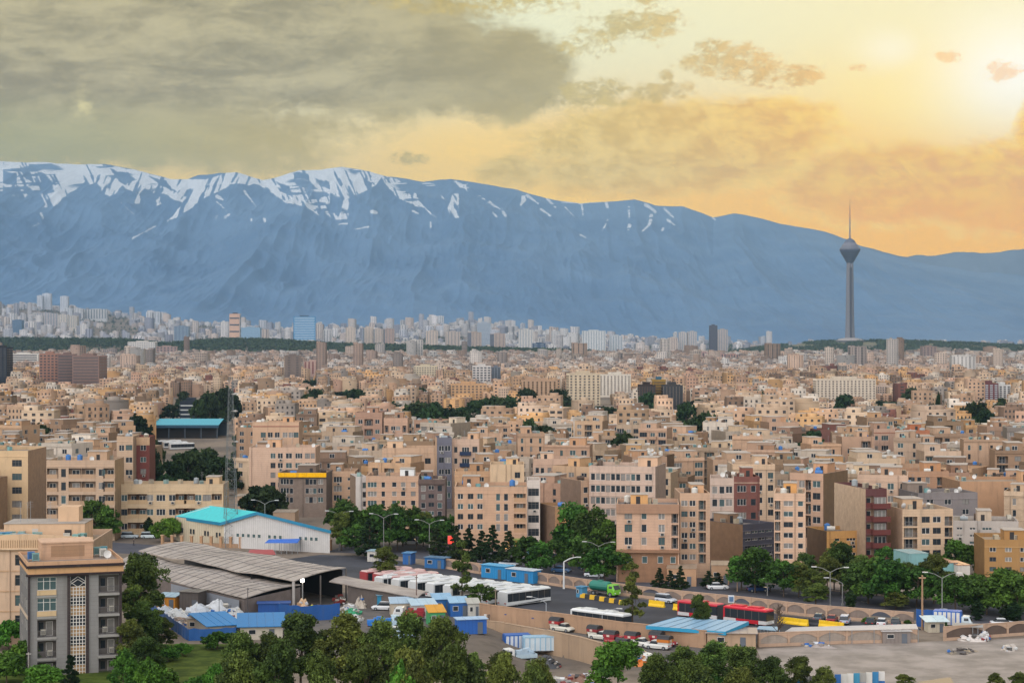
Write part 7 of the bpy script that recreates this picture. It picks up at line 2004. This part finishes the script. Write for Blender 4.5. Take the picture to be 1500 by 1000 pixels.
def bus(loc, rz, label, c='dcdcd8', roof='e2e2de', skirt=None, L=11.8, group=None, front=True, name='bus', parent=None, stripe=None):
    root = thing(name, loc, rz, label if not parent else None, 'bus' if not parent else None, group)
    if parent: root.parent = parent
    key = '%s%s%s%.1f%s' % (c, roof, skirt, L, stripe); hw = 1.25; hl = L / 2

    def body():
        b = MB('paint', hexc(c, .8)); b.box(-hl, hl, -hw, hw, .32, .98); b.box(-hl, hl, -hw + .03, hw - .03, 2.56, 2.78); b.box(-hl, -hl + .35, -hw + .02, hw - .02, .98, 2.56)
        vs = []
        for x, k in ((-hl, .94), (-hl + .3, 1), (hl - .3, 1), (hl, .94)): vs += [(x, -(hw - .03), 2.78), (x, -(hw - .3) * k, 3.02 * k + .18 * (1 - k)), (x, (hw - .3) * k, 3.02 * k), (x, hw - .03, 2.78)]
        b.use(c=hexc(roof, .8)); b.mesh(vs, [(i * 4 + j, (i + 1) * 4 + j, (i + 1) * 4 + j + 1, i * 4 + j + 1) for i in range(3) for j in range(3)] + [(0, 1, 2, 3), (15, 14, 13, 12)])
        if skirt: b.use(c=hexc(skirt, .8)); b.box(-hl + .1, -hl + L * .3, -hw - .012, hw + .012, .35, .96); b.box(hl - 1.6, hl + .012, -hw - .012, hw + .012, .35, .97)
        if stripe: b.use(c=hexc(stripe, .8)); b.mesh([(-hl + 1, -hw - .015, .4), (hl - 3, -hw - .015, .4), (hl - 1, -hw - .015, .75), (hl - 4, -hw - .015, .6)], [(0, 1, 2, 3)])
        b.use('rubber'); b.box(-hl + .2, hl - .2, -hw + .1, hw - .1, .22, .318)
        return b.data('body')

    def glassb():
        b = MB('glass'); b.box(-hl + .36, hl - .02, -hw + .04, hw - .04, .983, 2.558)
        b.use('frame_dark'); n = int(L / 1.5)
        for i in range(1, n):
            x = -hl + L * i / n; b.box(x - .04, x + .04, -hw + .025, hw - .025, .984, 2.557)
        return b.data('side_windows')

    def screen():
        b = MB('glass'); b.box(hl - .015, hl + .03, -hw + .08, hw - .08, 1.0, 2.5); return b.data('windscreen')

    def pod():
        b = MB('painted_metal', tuple(v * .92 for v in hexc(roof, .8))); b.box(-1.3, 1.3, -.8, .8, 0, .18); b.box(-1.1, 1.1, -.6, .6, .18, .22); return b.data('roof_unit')
    link('body', shared('busb' + key, body), root); link('side_windows', shared('busg' + '%.1f' % L, glassb), root)
    if front: link('windscreen', shared('buss%.1f' % L, screen), root); lights(root, hl + .03, .9, .7, -hl - .02, .42, .2)
    for x in ((-hl * .45, hl * .35) if L > 9 else (0,)): o = link('roof_unit', shared('pod' + roof, pod), root); o.location = (x, 0, 3.03)
    wheels(root, (-hl * .52, hl * .55) if L > 9 else (-hl * .3,), 1.08, .48, .3)
    return root


YARD = R(-42)
for k in range(8):
    p = P(768, 884.5) + Vector((-2.5, 2.25, 0)) * (k * 1.42)
    bus((p.x, p.y, .014), R(44), 'white city bus with black windows in the parked row, ' + ('at its right end' if k == 0 else 'at its left end' if k == 7 else ORD[k] + ' from its right end'), group='white buses parked side by side', stripe='1c1c20')
for k, (px, py) in enumerate(((604, 861), (585, 857), (566, 853.5))):
    p = P(px, py); bus((p.x, p.y, .014), R(40), ('red-striped bus with a pale roof left of the white row, nearest of three', 'red-striped bus with a pale roof left of the white row, middle of three', 'red-striped bus with a pale roof left of the white row, farthest of three')[k], c='b04a4c', roof='d8b4ac', group='red-striped buses')
p = P(880, 919); bus((p.x, p.y, .014), YARD, 'lone white bus driving behind the plain beige wall')


def artic():
    p = P(1128, 917); d = Vector((math.cos(YARD), math.sin(YARD), 0)); f = p - d * 4.6; r = f - d * 10.6
    root = thing('articulated_bus', (f.x, f.y, .014), YARD, 'long red articulated bus with white panels turning past the arched wall', 'bus')
    a = bus((0, 0, 0), 0, None, 'c02430', 'd8283a', 'd0cfcc', 9.2, None, True, 'front_section', root); b_ = bus((-10.4, 0, 0), 0, None, 'c02430', 'c8404a', 'd0cfcc', 8.8, None, False, 'rear_section', root)
    b = MB('rubber')
    for i in range(9):
        x = -5.9 + i * .15; k = .06 * (i % 2); b.box(x, x + .15, -1.2 + k, 1.2 - k, .35, 2.85 - k)
    b.build('bellows', root)
    return root


artic()


def truck(loc, rz, cab, load, label, kind='box', L=5.0, trim=None):
    root = thing('truck', loc, rz, label, 'truck'); hl = L / 2
    b = MB('paint', hexc(cab, .8)); x0 = hl + .15; loft(b, [(x0, 1.05, .45, 2.3), (x0 + .2, 1.1, .4, 2.42), (x0 + 1.3, 1.1, .4, 2.35), (x0 + 1.75, 1.05, .42, 1.5), (x0 + 1.8, 1.0, .45, .9)], .9); b.build('cab', root)
    g = MB('glass'); loft(g, [(x0 + .45, 1.12, 1.35, 2.1), (x0 + 1.25, 1.115, 1.35, 2.1)], .93); g.face([(x0 + 1.40, -.85, 2.22), (x0 + 1.79, -.88, 1.42), (x0 + 1.79, .88, 1.42), (x0 + 1.40, .85, 2.22)]); g.build('windscreen', root)
    b = MB('rail'); b.box(-hl, x0 + 1.5, -.45, .45, .5, .75); b.build('chassis', root)
    b = MB('painted_metal', hexc(load, .8))
    if kind == 'box':
        b.box(-hl, hl, -1.15, 1.15, .8, 3.1)
        if trim:
            b.use(c=hexc(trim, .8)); n = 6
            for i in range(n + 1): x = -hl + L * i / n; b.box(x - .1, x + .1, -1.19, 1.19, .85, 3.05)
            b.box(-hl - .02, hl + .02, -1.2, 1.2, 3.02, 3.2)
    elif kind == 'flat':
        b.box(-hl, hl, -1.15, 1.15, .8, .95)
        for s in (-1, 1): b.box(-hl, hl, s * 1.12 - .04, s * 1.12 + .04, .95, 1.45)
        b.box(-hl, -hl + .08, -1.08, 1.08, .95, 1.45); rr = random.Random(int(rz * 100) + int(loc[0])); b.use(c=hexc(trim or '3f78b8', .8))
        for _ in range(9): x, y = rr.uniform(-hl + .6, hl - .6), rr.uniform(-.6, .6); s = rr.uniform(.4, .7); b.box(x - s, x + s, y - s * .6, y + s * .6, .96, rr.uniform(1.5, 2.3))
    else:
        n, m = 14, 8; vs = []
        for x, k in ((-hl, .8), (-hl + .3, 1), (hl - .3, 1), (hl, .8)):
            for i in range(n): t = 2 * math.pi * i / n; vs.append((x, 1.18 * k * math.cos(t), 1.85 + .98 * k * math.sin(t)))
        b.mesh(vs, [(i + n * j, (i + 1) % n + n * j, (i + 1) % n + n * (j + 1), i + n * (j + 1)) for j in range(3) for i in range(n)] + [tuple(range(n - 1, -1, -1)), tuple(range(3 * n, 4 * n))]); b.box(-.5, .5, -.3, .3, 2.8, 2.98)
    b.build({'box': 'cargo_box', 'flat': 'cargo_bed', 'tank': 'tank'}[kind], root)
    wheels(root, (-hl * .45, x0 + .75), .95, .46, .32); lights(root, x0 + 1.82, .75, .75, -hl - .02)
    return root


def at(px, py, z=0.02): q = P(px, py, z); return (q.x, q.y, z)


truck(at(880, 871), YARD, '7cc43a', '2a7a68', 'tanker truck with a teal tank and lime green cab', 'tank', 4.6)
truck(at(1388, 920), R(-20), 'c8d4d8', 'd8d4cc', 'white box truck with a blue wind deflector by the blue hoarding', 'box', 4.6, '2a66b8')
zt = -3.35
for px, py, rz, cab, ld, lab, kd, L, tr in ((694, 946, 200, 'd8d8d4', '4a5a6c', 'white-cab truck with mixed crates, leftmost in the lorry lot', 'flat', 4.2, '2f68b0'), (716, 938, 195, 'd0d4d4', '2a62b0', 'flatbed with blue crates behind the leftmost truck', 'flat', 4.0, '3a74c0'),
                                       (736, 943, 190, 'c8ccd0', '2f6ab4', 'blue flatbed truck in the middle of the lorry lot', 'flat', 4.2, '2a70c8'), (757, 955, 12, 'e0e0dc', 'd4d8dc', 'box truck with white panels and blue ribs', 'box', 4.4, '2a64b0'),
                                       (790, 958, 8, 'dedcd4', 'd0dce0', 'pale box truck right of the blue-ribbed one', 'box', 5.4, '9cc0d4'), (768, 969, 200, 'e4e2dc', 'c0d4dc', 'white truck facing left at the front of the lorry lot', 'flat', 3.8, 'b8ccd8')):
    q = P(px, py, zt); truck((q.x, q.y, zt), R(rz), cab, ld, lab, kd, L, tr)
truck(at(607, 908), R(172), 'd8d8d4', '9c2a30', 'white-cab pick-up truck loaded with red and black goods', 'flat', 3.6, 'a02430')
truck(at(555, 921), R(8), 'b8d0dc', '2a76c4', 'blue flatbed truck with a pale cab on the lorry apron', 'flat', 4.0, '2f80d0')

PG = 'pick-ups with load covers in the lane'
for px, py, c, cv, rz, lab in ((824, 924, 'd8d4c4', 'a82c30', -38, 'cream pick-up with a black and red load cover, first by the plain wall'), (880, 936, 'dedacc', '8c2c30', -38, 'cream pick-up with a red load cover, second by the plain wall'), (936, 946, 'e0dcd2', 'b02a34', -34, 'white pick-up with a tall red load cover beside a red one'),
                               (964, 950, 'e2e0d8', 'd07a2c', 150, 'white pick-up with an orange load cover at the lane end'), (905, 944, 'b03038', '9c3038', -30, 'red pick-up with a dark hood between the white ones'), (972, 945.5, 'a02c38', 'a8303c', -34, 'maroon pick-up behind the orange-covered one'), (922, 957, '3a8a50', 'c04a30', -40, 'green pick-up with a red cover on the near side of the lane')):
    pickup(at(px, py, .022), R(rz), c, cv, lab, PG)
car(at(935, 963, .022), R(-30), 'e0deda', 'white saloon parked below the green pick-up', None)
for k, (px, py) in enumerate(((755, 911.5), (778, 914.5), (795, 917), (808, 918.5))):
    b = MB('painted_metal', hexc('1f3f78', .8)); b.mesh([(-1.3, -.8, .15), (1.3, -.8, .15), (1.3, .8, .15), (-1.3, .8, .15), (-1.6, -1, 1.5), (1.6, -1, 1.5), (1.6, 1, 1.5), (-1.6, 1, 1.5)], [(0, 3, 2, 1), (0, 1, 5, 4), (1, 2, 6, 5), (2, 3, 7, 6), (3, 0, 4, 7)])
    b.use('dark_inside'); b.face([(-1.5, -.93, 1.35), (1.5, -.93, 1.35), (1.5, .93, 1.35), (-1.5, .93, 1.35)]); b.use('painted_metal', hexc('27508f', .8)); b.box(-1.65, 1.65, -1.06, -.98, 1.4, 1.56); b.box(-1.65, 1.65, .98, 1.06, 1.4, 1.56)
    o = b.build('waste_skip'); o.location = at(px, py, .03); o.rotation_euler = (0, 0, R(-33)); tag(o, f"dark blue waste skip along the plain wall, {('leftmost', 'second from the left', 'third from the left', 'rightmost')[k]}", 'waste skip', 'waste skips by the plain wall')

CG = 'cars parked or driving along the street'
for px, py, c, rz, kd, lab in ((1051, 863, 'e6e6e4', 4, 'sedan', 'white saloon on the street before the brown brick wall'), (1110, 866, '26406c', 6, 'sedan', 'dark blue saloon before the road sign'), (871, 845, 'd8dcde', -20, 'suv', 'white car with a dark roof rack on the far lane'), (822, 838, '4a6c94', -20, 'sedan', 'blue car behind the white street lamp'),
                               (862, 834, '2a3a58', -22, 'sedan', 'dark car shaded by the green court trees'), (878, 830, 'aab4bc', -22, 'sedan', 'silver car shaded by the green court trees'), (818, 822, '3c6ca8', -16, 'suv', 'blue car half hidden left of the green court'), (703, 817, 'e0e0de', -8, 'suv', 'white car seen above the blue cabin trailers'), (603, 797, 'e2e4e4', -4, 'suv', 'white pick-up style car in the gap of the street trees'), (610, 793, '4c4c50', -4, 'sedan', 'dark car beside the white car in the tree gap'),
                               (745, 829, 'ccd2d6', -24, 'sedan', 'pale car above the white-roofed cabin trailer'), (975, 882, 'c4c8cc', -42, 'suv', 'silver car parked between the yellow barriers'), (1200, 909, '5a646c', 70, 'sedan', 'grey car, first of three in the lay-by'), (1219, 911, '8c2c30', 72, 'sedan', 'dark red car, second of three in the lay-by'), (1238, 913, 'b8c0d0', 74, 'suv', 'pale car with a dark roof, third of three in the lay-by'),
                               (1276, 915, '343c3c', 70, 'sedan', 'dark green-black car beside the white one by the wall'), (1292, 916, 'e4e2e0', 74, 'sedan', 'white car with red tail lights between two dark cars'), (1312, 917, '3c4850', 76, 'suv', 'dark grey car right of the white one'), (1385, 903, 'dcdcda', -6, 'sedan', 'white car passing behind the truck'), (1469, 917, 'e6e6e6', -4, 'sedan', 'white car roof showing above the far corner wall'), (985, 862, '4a5058', -6, 'sedan', 'dark car behind the small pavement conifers'),
                               (562, 893, 'e2e2e0', 170, 'suv', 'white estate car on the lorry apron by the teal container'), (572, 931, 'd4d4cc', 160, 'suv', 'cream van at the pines of the apron'), (590, 935, '9fb8cc', 20, 'sedan', 'pale blue car at the pines of the apron'),
                               (190, 788, 'b4c0c4', 4, 'suv', 'silver car before the long beige block, left one'), (219, 788, 'd0dcdc', 4, 'suv', 'white car before the long beige block, right one'), (392, 801, 'b8bcc0', 0, 'sedan', 'silver car by the blue awning'), (376, 889, 'a02c34', 30, 'suv', 'red van between the scrap heaps and the dark blue container'), (456, 799, 'c8ccce', 0, 'sedan', 'pale car at the right end of the turquoise hall'),
                               (232, 690, 'd8dcde', 70, 'sedan', 'white car on the side avenue, upper one'), (233, 705, '40507a', 70, 'sedan', 'blue car on the side avenue, lower one'), (236, 720, 'b02c30', 70, 'sedan', 'red car on the side avenue near the long beige block'), (243, 716, '9aa4a8', 70, 'sedan', 'silver car on the side avenue near the red car')):
    car(at(px, py, .03), R(rz), c, lab, CG, kd)
for k, (px, py, rz) in enumerate(((247, 654, 30), (256, 656, 30), (266, 658, 30))):
    q = P(px, py); bus((q.x, q.y, .01), R(rz), 'white-roofed bus before the long turquoise depot, ' + ('left', 'middle', 'right')[k] + ' of three', group='buses at the depot')

# barriers
for k in range(9):
    p = P(855, 875).lerp(P(912, 885), k / 8); c = 'e0b020' if k % 2 == 0 else '2a2826'
    b = MB('painted_metal', hexc(c, .85)); b.mesh([(-.75, -.3, 0), (.75, -.3, 0), (.75, .3, 0), (-.75, .3, 0), (-.75, -.14, .85), (.75, -.14, .85), (.75, .14, .85), (-.75, .14, .85)], [(0, 3, 2, 1), (4, 5, 6, 7), (0, 1, 5, 4), (1, 2, 6, 5), (2, 3, 7, 6), (3, 0, 4, 7)])
    o = b.build('kerb_block'); o.location = (p.x, p.y, .015); o.rotation_euler = (0, 0, YARD); tag(o, f"{'yellow' if k % 2 == 0 else 'black'} kerb block in the striped line below the tanker, {ORD[k] if k else 'first'} from the left", 'kerb block', 'yellow and black kerb blocks')
for px, py, L, c, lab in ((962, 888, 3.6, 'f0c016', 'yellow road barrier left of the silver car'), (1000, 894, 4.2, 'f0c016', 'yellow road barrier right of the silver car'), (1162, 914, 6.2, 'f2c418', 'long yellow road barrier in front of the red bus nose'), (1192, 915.5, 4.5, '2a2c34', 'black road barrier between two yellow ones'), (1218, 919, 5.0, 'f0c016', 'yellow road barrier below the lay-by cars')):
    b = MB('painted_metal', hexc(c, .85)); h = 1.15; pf = [(-.32, 0), (-.32, .2), (-.14, .55), (-.1, h), (.1, h), (.14, .55), (.32, .2), (.32, 0)]
    vs = [(x, y, z) for x in (-L / 2, L / 2) for y, z in pf]; b.mesh(vs, [(j, j + 1, 9 + j, 8 + j) for j in range(7)] + [tuple(range(7, -1, -1)), tuple(range(8, 16))])
    b.use(c=tuple(v * .6 for v in hexc(c, .85)))
    for j in range(1, 3): x = -L / 2 + L * j / 3; b.box(x - .03, x + .03, -.34, .34, .02, .21); b.box(x - .03, x + .03, -.115, .115, .56, h + .01)
    o = b.build('road_barrier'); o.location = at(px, py, .016); o.rotation_euler = (0, 0, YARD); tag(o, lab, 'barrier')


# lamps, poles, signs
def street_lamp(px, pb, pt, arms, label, c='8c8a86', r=.09):
    p = P(px, pb); h = H - (pt - 500) / F * p.y; root = thing('street_lamp', p, R(-10), label, 'street lamp')
    b = MB('painted_metal', hexc(c, .8)); b.tube((0, 0, 0), (0, 0, h - 1.0), r * 1.3, r * .8, 8); b.box(-.2, .2, -.2, .2, 0, .4); b.build('pole', root)
    for s in arms:
        b = MB('painted_metal', hexc(c, .8)); b.tube((0, 0, h - 1.02), (s * 1.3, 0, h - .3), r * .7, n=6); b.tube((s * 1.3, 0, h - .3), (s * 2.6, 0, h), r * .6, n=6); a = b.build('arm', root)
        b = MB('painted_metal', hexc('c9c9c6', .8)); b.box(min(s * 2.5, s * 3.5), max(s * 2.5, s * 3.5), -.16, .16, h - .08, h + .08); b.build('lamp_head', a)


for q in ((388, 800, 732, (-1, 1), 'twin-arm street lamp behind the turquoise hall roof'), (497, 806, 748, (1, -1), 'twin-arm street lamp among the trees right of the hall'), (562, 812, 752, (1, -1), 'twin-arm street lamp before the white-topped tan block'), (629, 816, 761, (-1, 1), 'twin-arm street lamp before the dark brown block'), (877, 848, 793, (-1, 1), 'twin-arm street lamp in front of the green court'), (1216, 888, 830, (-1, 1), 'twin-arm street lamp opposite the red bus'), (1380, 906, 838, (-1, 1), 'twin-arm street lamp before the pale turquoise house'), (1234, 886, 846, (-1,), 'single-arm grey street lamp right of the twin-arm one')):
    street_lamp(*q)
street_lamp(826, 862, 815, (1,), 'thick white single-arm lamp at the arched wall', 'd8d8d4', .16)
street_lamp(568, 872, 834, (1,), 'small pale lamp standing by the red-striped buses', 'c8ccce', .07)
street_lamp(800, 912, 874, (-1,), 'thin pale lamp behind the plain wall, left one', 'c8ccce', .05); street_lamp(882, 926, 890, (1,), 'thin pale lamp behind the plain wall by the lone bus', 'c8ccce', .05)
for px, pb, pt, r, c, lab in ((1351, 922, 842, .2, 'a07e60', 'thick tan wooden pole by the blue hoarding'), (610, 898, 842, .1, '6a4c40', 'thin brown pole among the shacks'), (726, 905, 862, .12, '8a7a68', 'leaning grey pole at the plain wall corner'), (856, 838, 786, .14, '9a8a5c', 'slim wooden pole before the green court'), (1080, 866, 838, .13, 'a88a70', 'slim wooden pole by the dark blue car'), (397, 800, 770, .07, '8c8c8c', 'thin flag pole by the blue awning'), (1417, 872, 845, .12, 'b8a890', 'pale pole at the white low house'), (363, 908, 860, .08, '4c4a4c', 'thin dark pole at the shed gable'), (321, 915, 876, .06, '4c4a4c', 'thin dark pole among the scrap heaps'), (42, 1000, 955, .12, 'a8a098', 'grey post at the corner of the grey five-storey block')):
    p = P(px, pb); h = (pb - pt) / F * p.y; b = MB('painted_metal', hexc(c, .8)); b.tube((0, 0, 0), (.0, 0, h), r, r * .75, 8); b.box(-r * 3, r * 3, -r * .8, r * .8, h * .94, h * .94 + r); o = b.build('utility_pole'); o.location = p; tag(o, lab, 'pole')
p = P(1124, 872); b = MB('painted_metal', hexc('b8b4ac', .8)); b.tube((0, 0, 0), (0, 0, 3.4), .07); b.box(-.9, .9, -.08, -.03, 2.2, 3.5); b.use(c=hexc('8a8680', .8)); b.box(-.82, .82, -.1, -.081, 2.28, 3.42); o = b.build('road_sign'); o.location = p; tag(o, 'grey back of a square road sign right of the dark blue saloon', 'road sign')
p = P(1071, 892); b = MB('painted_metal', hexc('d8dcde', .8)); b.tube((0, 0, 0), (0, 0, 2.0), .07); b.box(-.55, .55, -.3, .3, 1.3, 2.6); b.use(c=hexc('5a7a9c', .8)); b.box(-.4, .4, -.33, -.301, 1.5, 2.4); o = b.build('sign_box'); o.location = p; tag(o, 'white and blue box sign standing above the red bus roof', 'sign')

# ------------------------------------------------------------------ scrap, rubble, bags
def heap(px, py, rx, ry, h, c, label, seed, z=0.0, cat='scrap heap', name='scrap_heap', n=26):
    rr = random.Random(seed); p = P(px, py, z); b = MB('painted_metal', hexc(c, ALB)); k = 14
    vs = [(0, 0, h)]
    for i in range(1, 5):
        for j in range(k):
            t = 2 * math.pi * j / k; f = i / 4; vs.append((rx * f * math.cos(t) * rr.uniform(.85, 1.15), ry * f * math.sin(t) * rr.uniform(.85, 1.15), h * (1 - f ** 1.5) * rr.uniform(.6, 1.3) - (.05 if i == 4 else 0)))
    fs = [(0, 1 + j, 1 + (j + 1) % k) for j in range(k)] + [(1 + (i - 1) * k + j, 1 + i * k + j, 1 + i * k + (j + 1) % k, 1 + (i - 1) * k + (j + 1) % k) for i in range(1, 4) for j in range(k)]
    b.mesh(vs, fs)
    pal = ['d8d8d4', 'c8ccd0', 'b8b0a4', '9c9288', '4a4642', '2f6ab0', 'd0c8b8', '8a3a34', 'e0e0dc']
    for _ in range(n):
        t, f = rr.uniform(0, 6.28), rr.random() ** .6; x, y = rx * f * math.cos(t), ry * f * math.sin(t); zz = h * max(0, 1 - f ** 1.5) * .9; s = rr.uniform(.15, .5)
        M = Matrix.Translation((x, y, zz)) @ Matrix.Rotation(rr.uniform(0, 3), 4, 'Z') @ Matrix.Rotation(rr.uniform(-.6, .6), 4, 'X'); b.use(c=hexc(rr.choice(pal) if rr.random() < .6 else c, ALB)); b.box(-s, s, -s * rr.uniform(.4, .9), s * .6, -.1, s * rr.uniform(.3, .9), M)
    o = b.build(name); o.location = p; o.rotation_euler = (0, 0, rr.uniform(0, 3)); tag(o, label, cat)


for i, q in enumerate(((240, 902, 4, 3, 1.2, 'c8ccd0', 'pale scrap heap inside the corner of the blue fence'), (262, 908, 4, 3, 1.3, 'd0d0cc', 'white sheeting heap beside the tall dark hut'), (290, 903, 4.5, 3, 1.6, 'cfd4d8', 'largest white sheeting heap in the scrap yard'), (318, 900, 4.5, 3, 1.7, 'd4d6d6', 'white bag heap in the middle of the scrap yard'), (344, 904, 4, 2.6, 1.2, 'c4c4c0', 'grey-white heap above the bright blue roofs'), (260, 918, 3, 2.4, 1.2, 'b09a88', 'brown junk heap along the blue fence'), (366, 901, 4, 2, 1.0, 'd0ccc4', 'white junk row in front of the shed gable'), (396, 903, 3, 2, .9, 'c0b8b0', 'mixed junk heap before the dark blue container'),
                       (436, 901, 3.2, 2, 1.7, 'd8842c', 'orange heap of crates beneath the lit lamp'), (444, 897, 2, 1.5, 2.4, 'd8b48c', 'tall pale sack pile behind the orange crates'), (512, 893, 2.2, 1.6, 1.3, 'c8c0b8', 'white sack pile at the shed entrance'), (528, 889, 2, 1.4, 2.2, 'c4b8a8', 'upright sack pile at the wing wall'), (498, 884, 2.2, 1.6, 1.6, '6a625c', 'dark sack pile inside the shed mouth'), (515, 899, 1.8, 1.3, 1.0, '3a9a6c', 'green sheet heap before the shed mouth'), (521, 908, 2, 1.4, 1.0, 'd4d4d0', 'white bag pile on the apron'), (1425, 938, 2.4, 1.4, 1.0, 'd4cac0', 'white rubble pile at the dark niches'), (1442, 937, 1.2, .8, 1.5, 'dcdad6', 'white crate pile at the dark niches'),
                       (1200, 947, 3, 1.2, .5, 'a89c94', 'low debris strip along the lot wall'), (1478, 951, 2.5, 1.2, .5, 'c4b8ac', 'pale stones at the right of the bare lot'))):
    heap(*q[:4], q[4] * (1.5 if i < 8 else 1.0), *q[5:7], 50 + i, n=44 if i < 8 else 26)
heap(800, 975, 3, 2.4, 1.6, '4a4a4c', 'dark twisted scrap below the pale box truck', 90, zt); heap(848, 1000, 5, 3.4, 1.2, '8c6450', 'brick-red rubble heap in the lower lot', 91, zt, n=60); heap(815, 1004, 3.6, 3, 1.3, '98908a', 'grey rubble heap beside the grove', 92, zt, n=50); heap(874, 992, 3, 2.4, .7, '9a8a7c', 'small rubble spread by the retaining wall', 93, zt, n=40); heap(940, 972, 2.6, 1.6, 1.2, 'd8782c', 'orange tarpaulin heap at the lane end', 94)
heap(1408, 955, 4, 2, .25, '5c5450', 'dark patch of debris in the middle of the bare lot', 95, n=12)


# the dead sapling by the red bus
def bare_tree():
    p = P(1139, 945); rr = random.Random(8); root = thing('bare_tree', p, 0, 'leafless brown sapling in front of the red bus', 'tree'); b = MB('bark'); h = 6.6
    b.tube((0, 0, -.2), (.15, 0, h * .5), .16, .11, 7); b.tube((.15, 0, h * .5), (.5, 0, h), .11, .03, 6); b.build('trunk', root); b = MB('bark')
    for i in range(34):
        z = rr.uniform(.25, .97) * h; t = rr.uniform(0, 6.28); L = (1.15 - z / h) * rr.uniform(1.2, 2.6); q = Vector((.3 * z / h, 0, z)); e = q + Vector((math.cos(t) * L * .8, math.sin(t) * L * .8, L * .75)); b.tube(q, e, .075, .03, 4, False)
        for _ in range(4): m = q.lerp(e, rr.uniform(.3, 1)); b.tube(m, m + Vector((rr.uniform(-.6, .6), rr.uniform(-.6, .6), rr.uniform(.2, .7))), .04, .02, 3, False)
    b.build('branch', root)


bare_tree()


# ------------------------------------------------------------------ people, a few pixels tall
def person(px, py, rz, top, legs, label, step=.12, arm=.1):
    me = bpy.data.meshes.new('person')
    J = [(0, 0, .95), (0, 0, 1.15), (0, 0, 1.40), (0, .0, 1.50), (0, .01, 1.58), (0, .02, 1.70), (.1, 0, .92), (.11, step, .5), (.11, step * 1.2, .09), (.11, step * 1.2 + .14, .05), (-.1, 0, .92), (-.11, -step * .6, .5), (-.11, -step * 1.4, .09), (-.11, -step * 1.4 + .14, .05),
         (.19, 0, 1.40), (.24, arm * .3, 1.13), (.24, arm + .05, .9), (.24, arm + .08, .8), (-.19, 0, 1.40), (-.24, -arm * .3, 1.13), (-.24, -arm + .08, .9), (-.24, -arm + .1, .8)]
    E = [(0, 1), (1, 2), (2, 3), (3, 4), (4, 5), (0, 6), (6, 7), (7, 8), (8, 9), (0, 10), (10, 11), (11, 12), (12, 13), (2, 14), (14, 15), (15, 16), (16, 17), (2, 18), (18, 19), (19, 20), (20, 21)]
    rad = [.15, .14, .16, .06, .09, .085, .09, .06, .045, .04, .09, .06, .045, .04, .07, .05, .038, .04, .07, .05, .038, .04]
    me.from_pydata(J, E, []); o = bpy.data.objects.new('person', me); COL.objects.link(o); m = o.modifiers.new('skin', 'SKIN'); o.modifiers.new('sub', 'SUBSURF').levels = 1; o.modifiers['sub'].render_levels = 1
    for i, r in enumerate(rad): me.skin_vertices[0].data[i].radius = (r, r * .8)
    me.skin_vertices[0].data[0].use_root = True
    dg = bpy.context.evaluated_depsgraph_get(); ev = bpy.data.meshes.new_from_object(o.evaluated_get(dg)); o.modifiers.clear(); o.data = ev
    mat('skin', hexc('b08468', .8)); ev.materials.clear()
    for nm, c in (('cloth_' + top, top), ('cloth_' + legs, legs)): mat(nm, hexc(c, .8), rough=.9)
    for nm in ('cloth_' + top, 'cloth_' + legs, 'skin', 'rubber'): ev.materials.append(MATS[nm])
    for f in ev.polygons:
        z = f.center.z; f.material_index = 3 if z > 1.68 or z < .08 else 2 if z > 1.47 or (abs(f.center.x) > .2 and z < .9) else 0 if z > .92 or abs(f.center.x) > .21 else 1
        f.use_smooth = True
    o.location = at(px, py, .02); o.rotation_euler = (0, 0, R(rz)); tag(o, label, 'person')


person(457, 897, 20, 'd8e020', '2a3040', 'person in a bright yellow vest standing at the shed mouth')
person(467, 898, -30, '26262c', '22222a', 'person in dark clothes beside the yellow vest')
person(711, 911, 160, 'd8d4cc', '5a5048', 'person in a pale shirt walking at the plain wall corner')
person(716, 911, 150, '6a5a50', '3a3634', 'person in brown walking at the plain wall corner')
person(196, 799, 90, '242428', '202024', 'person in black crossing the side street left of the hall')
person(473, 900, 60, '8c2c50', '2a2a30', 'person in a crimson top near the shed mouth')
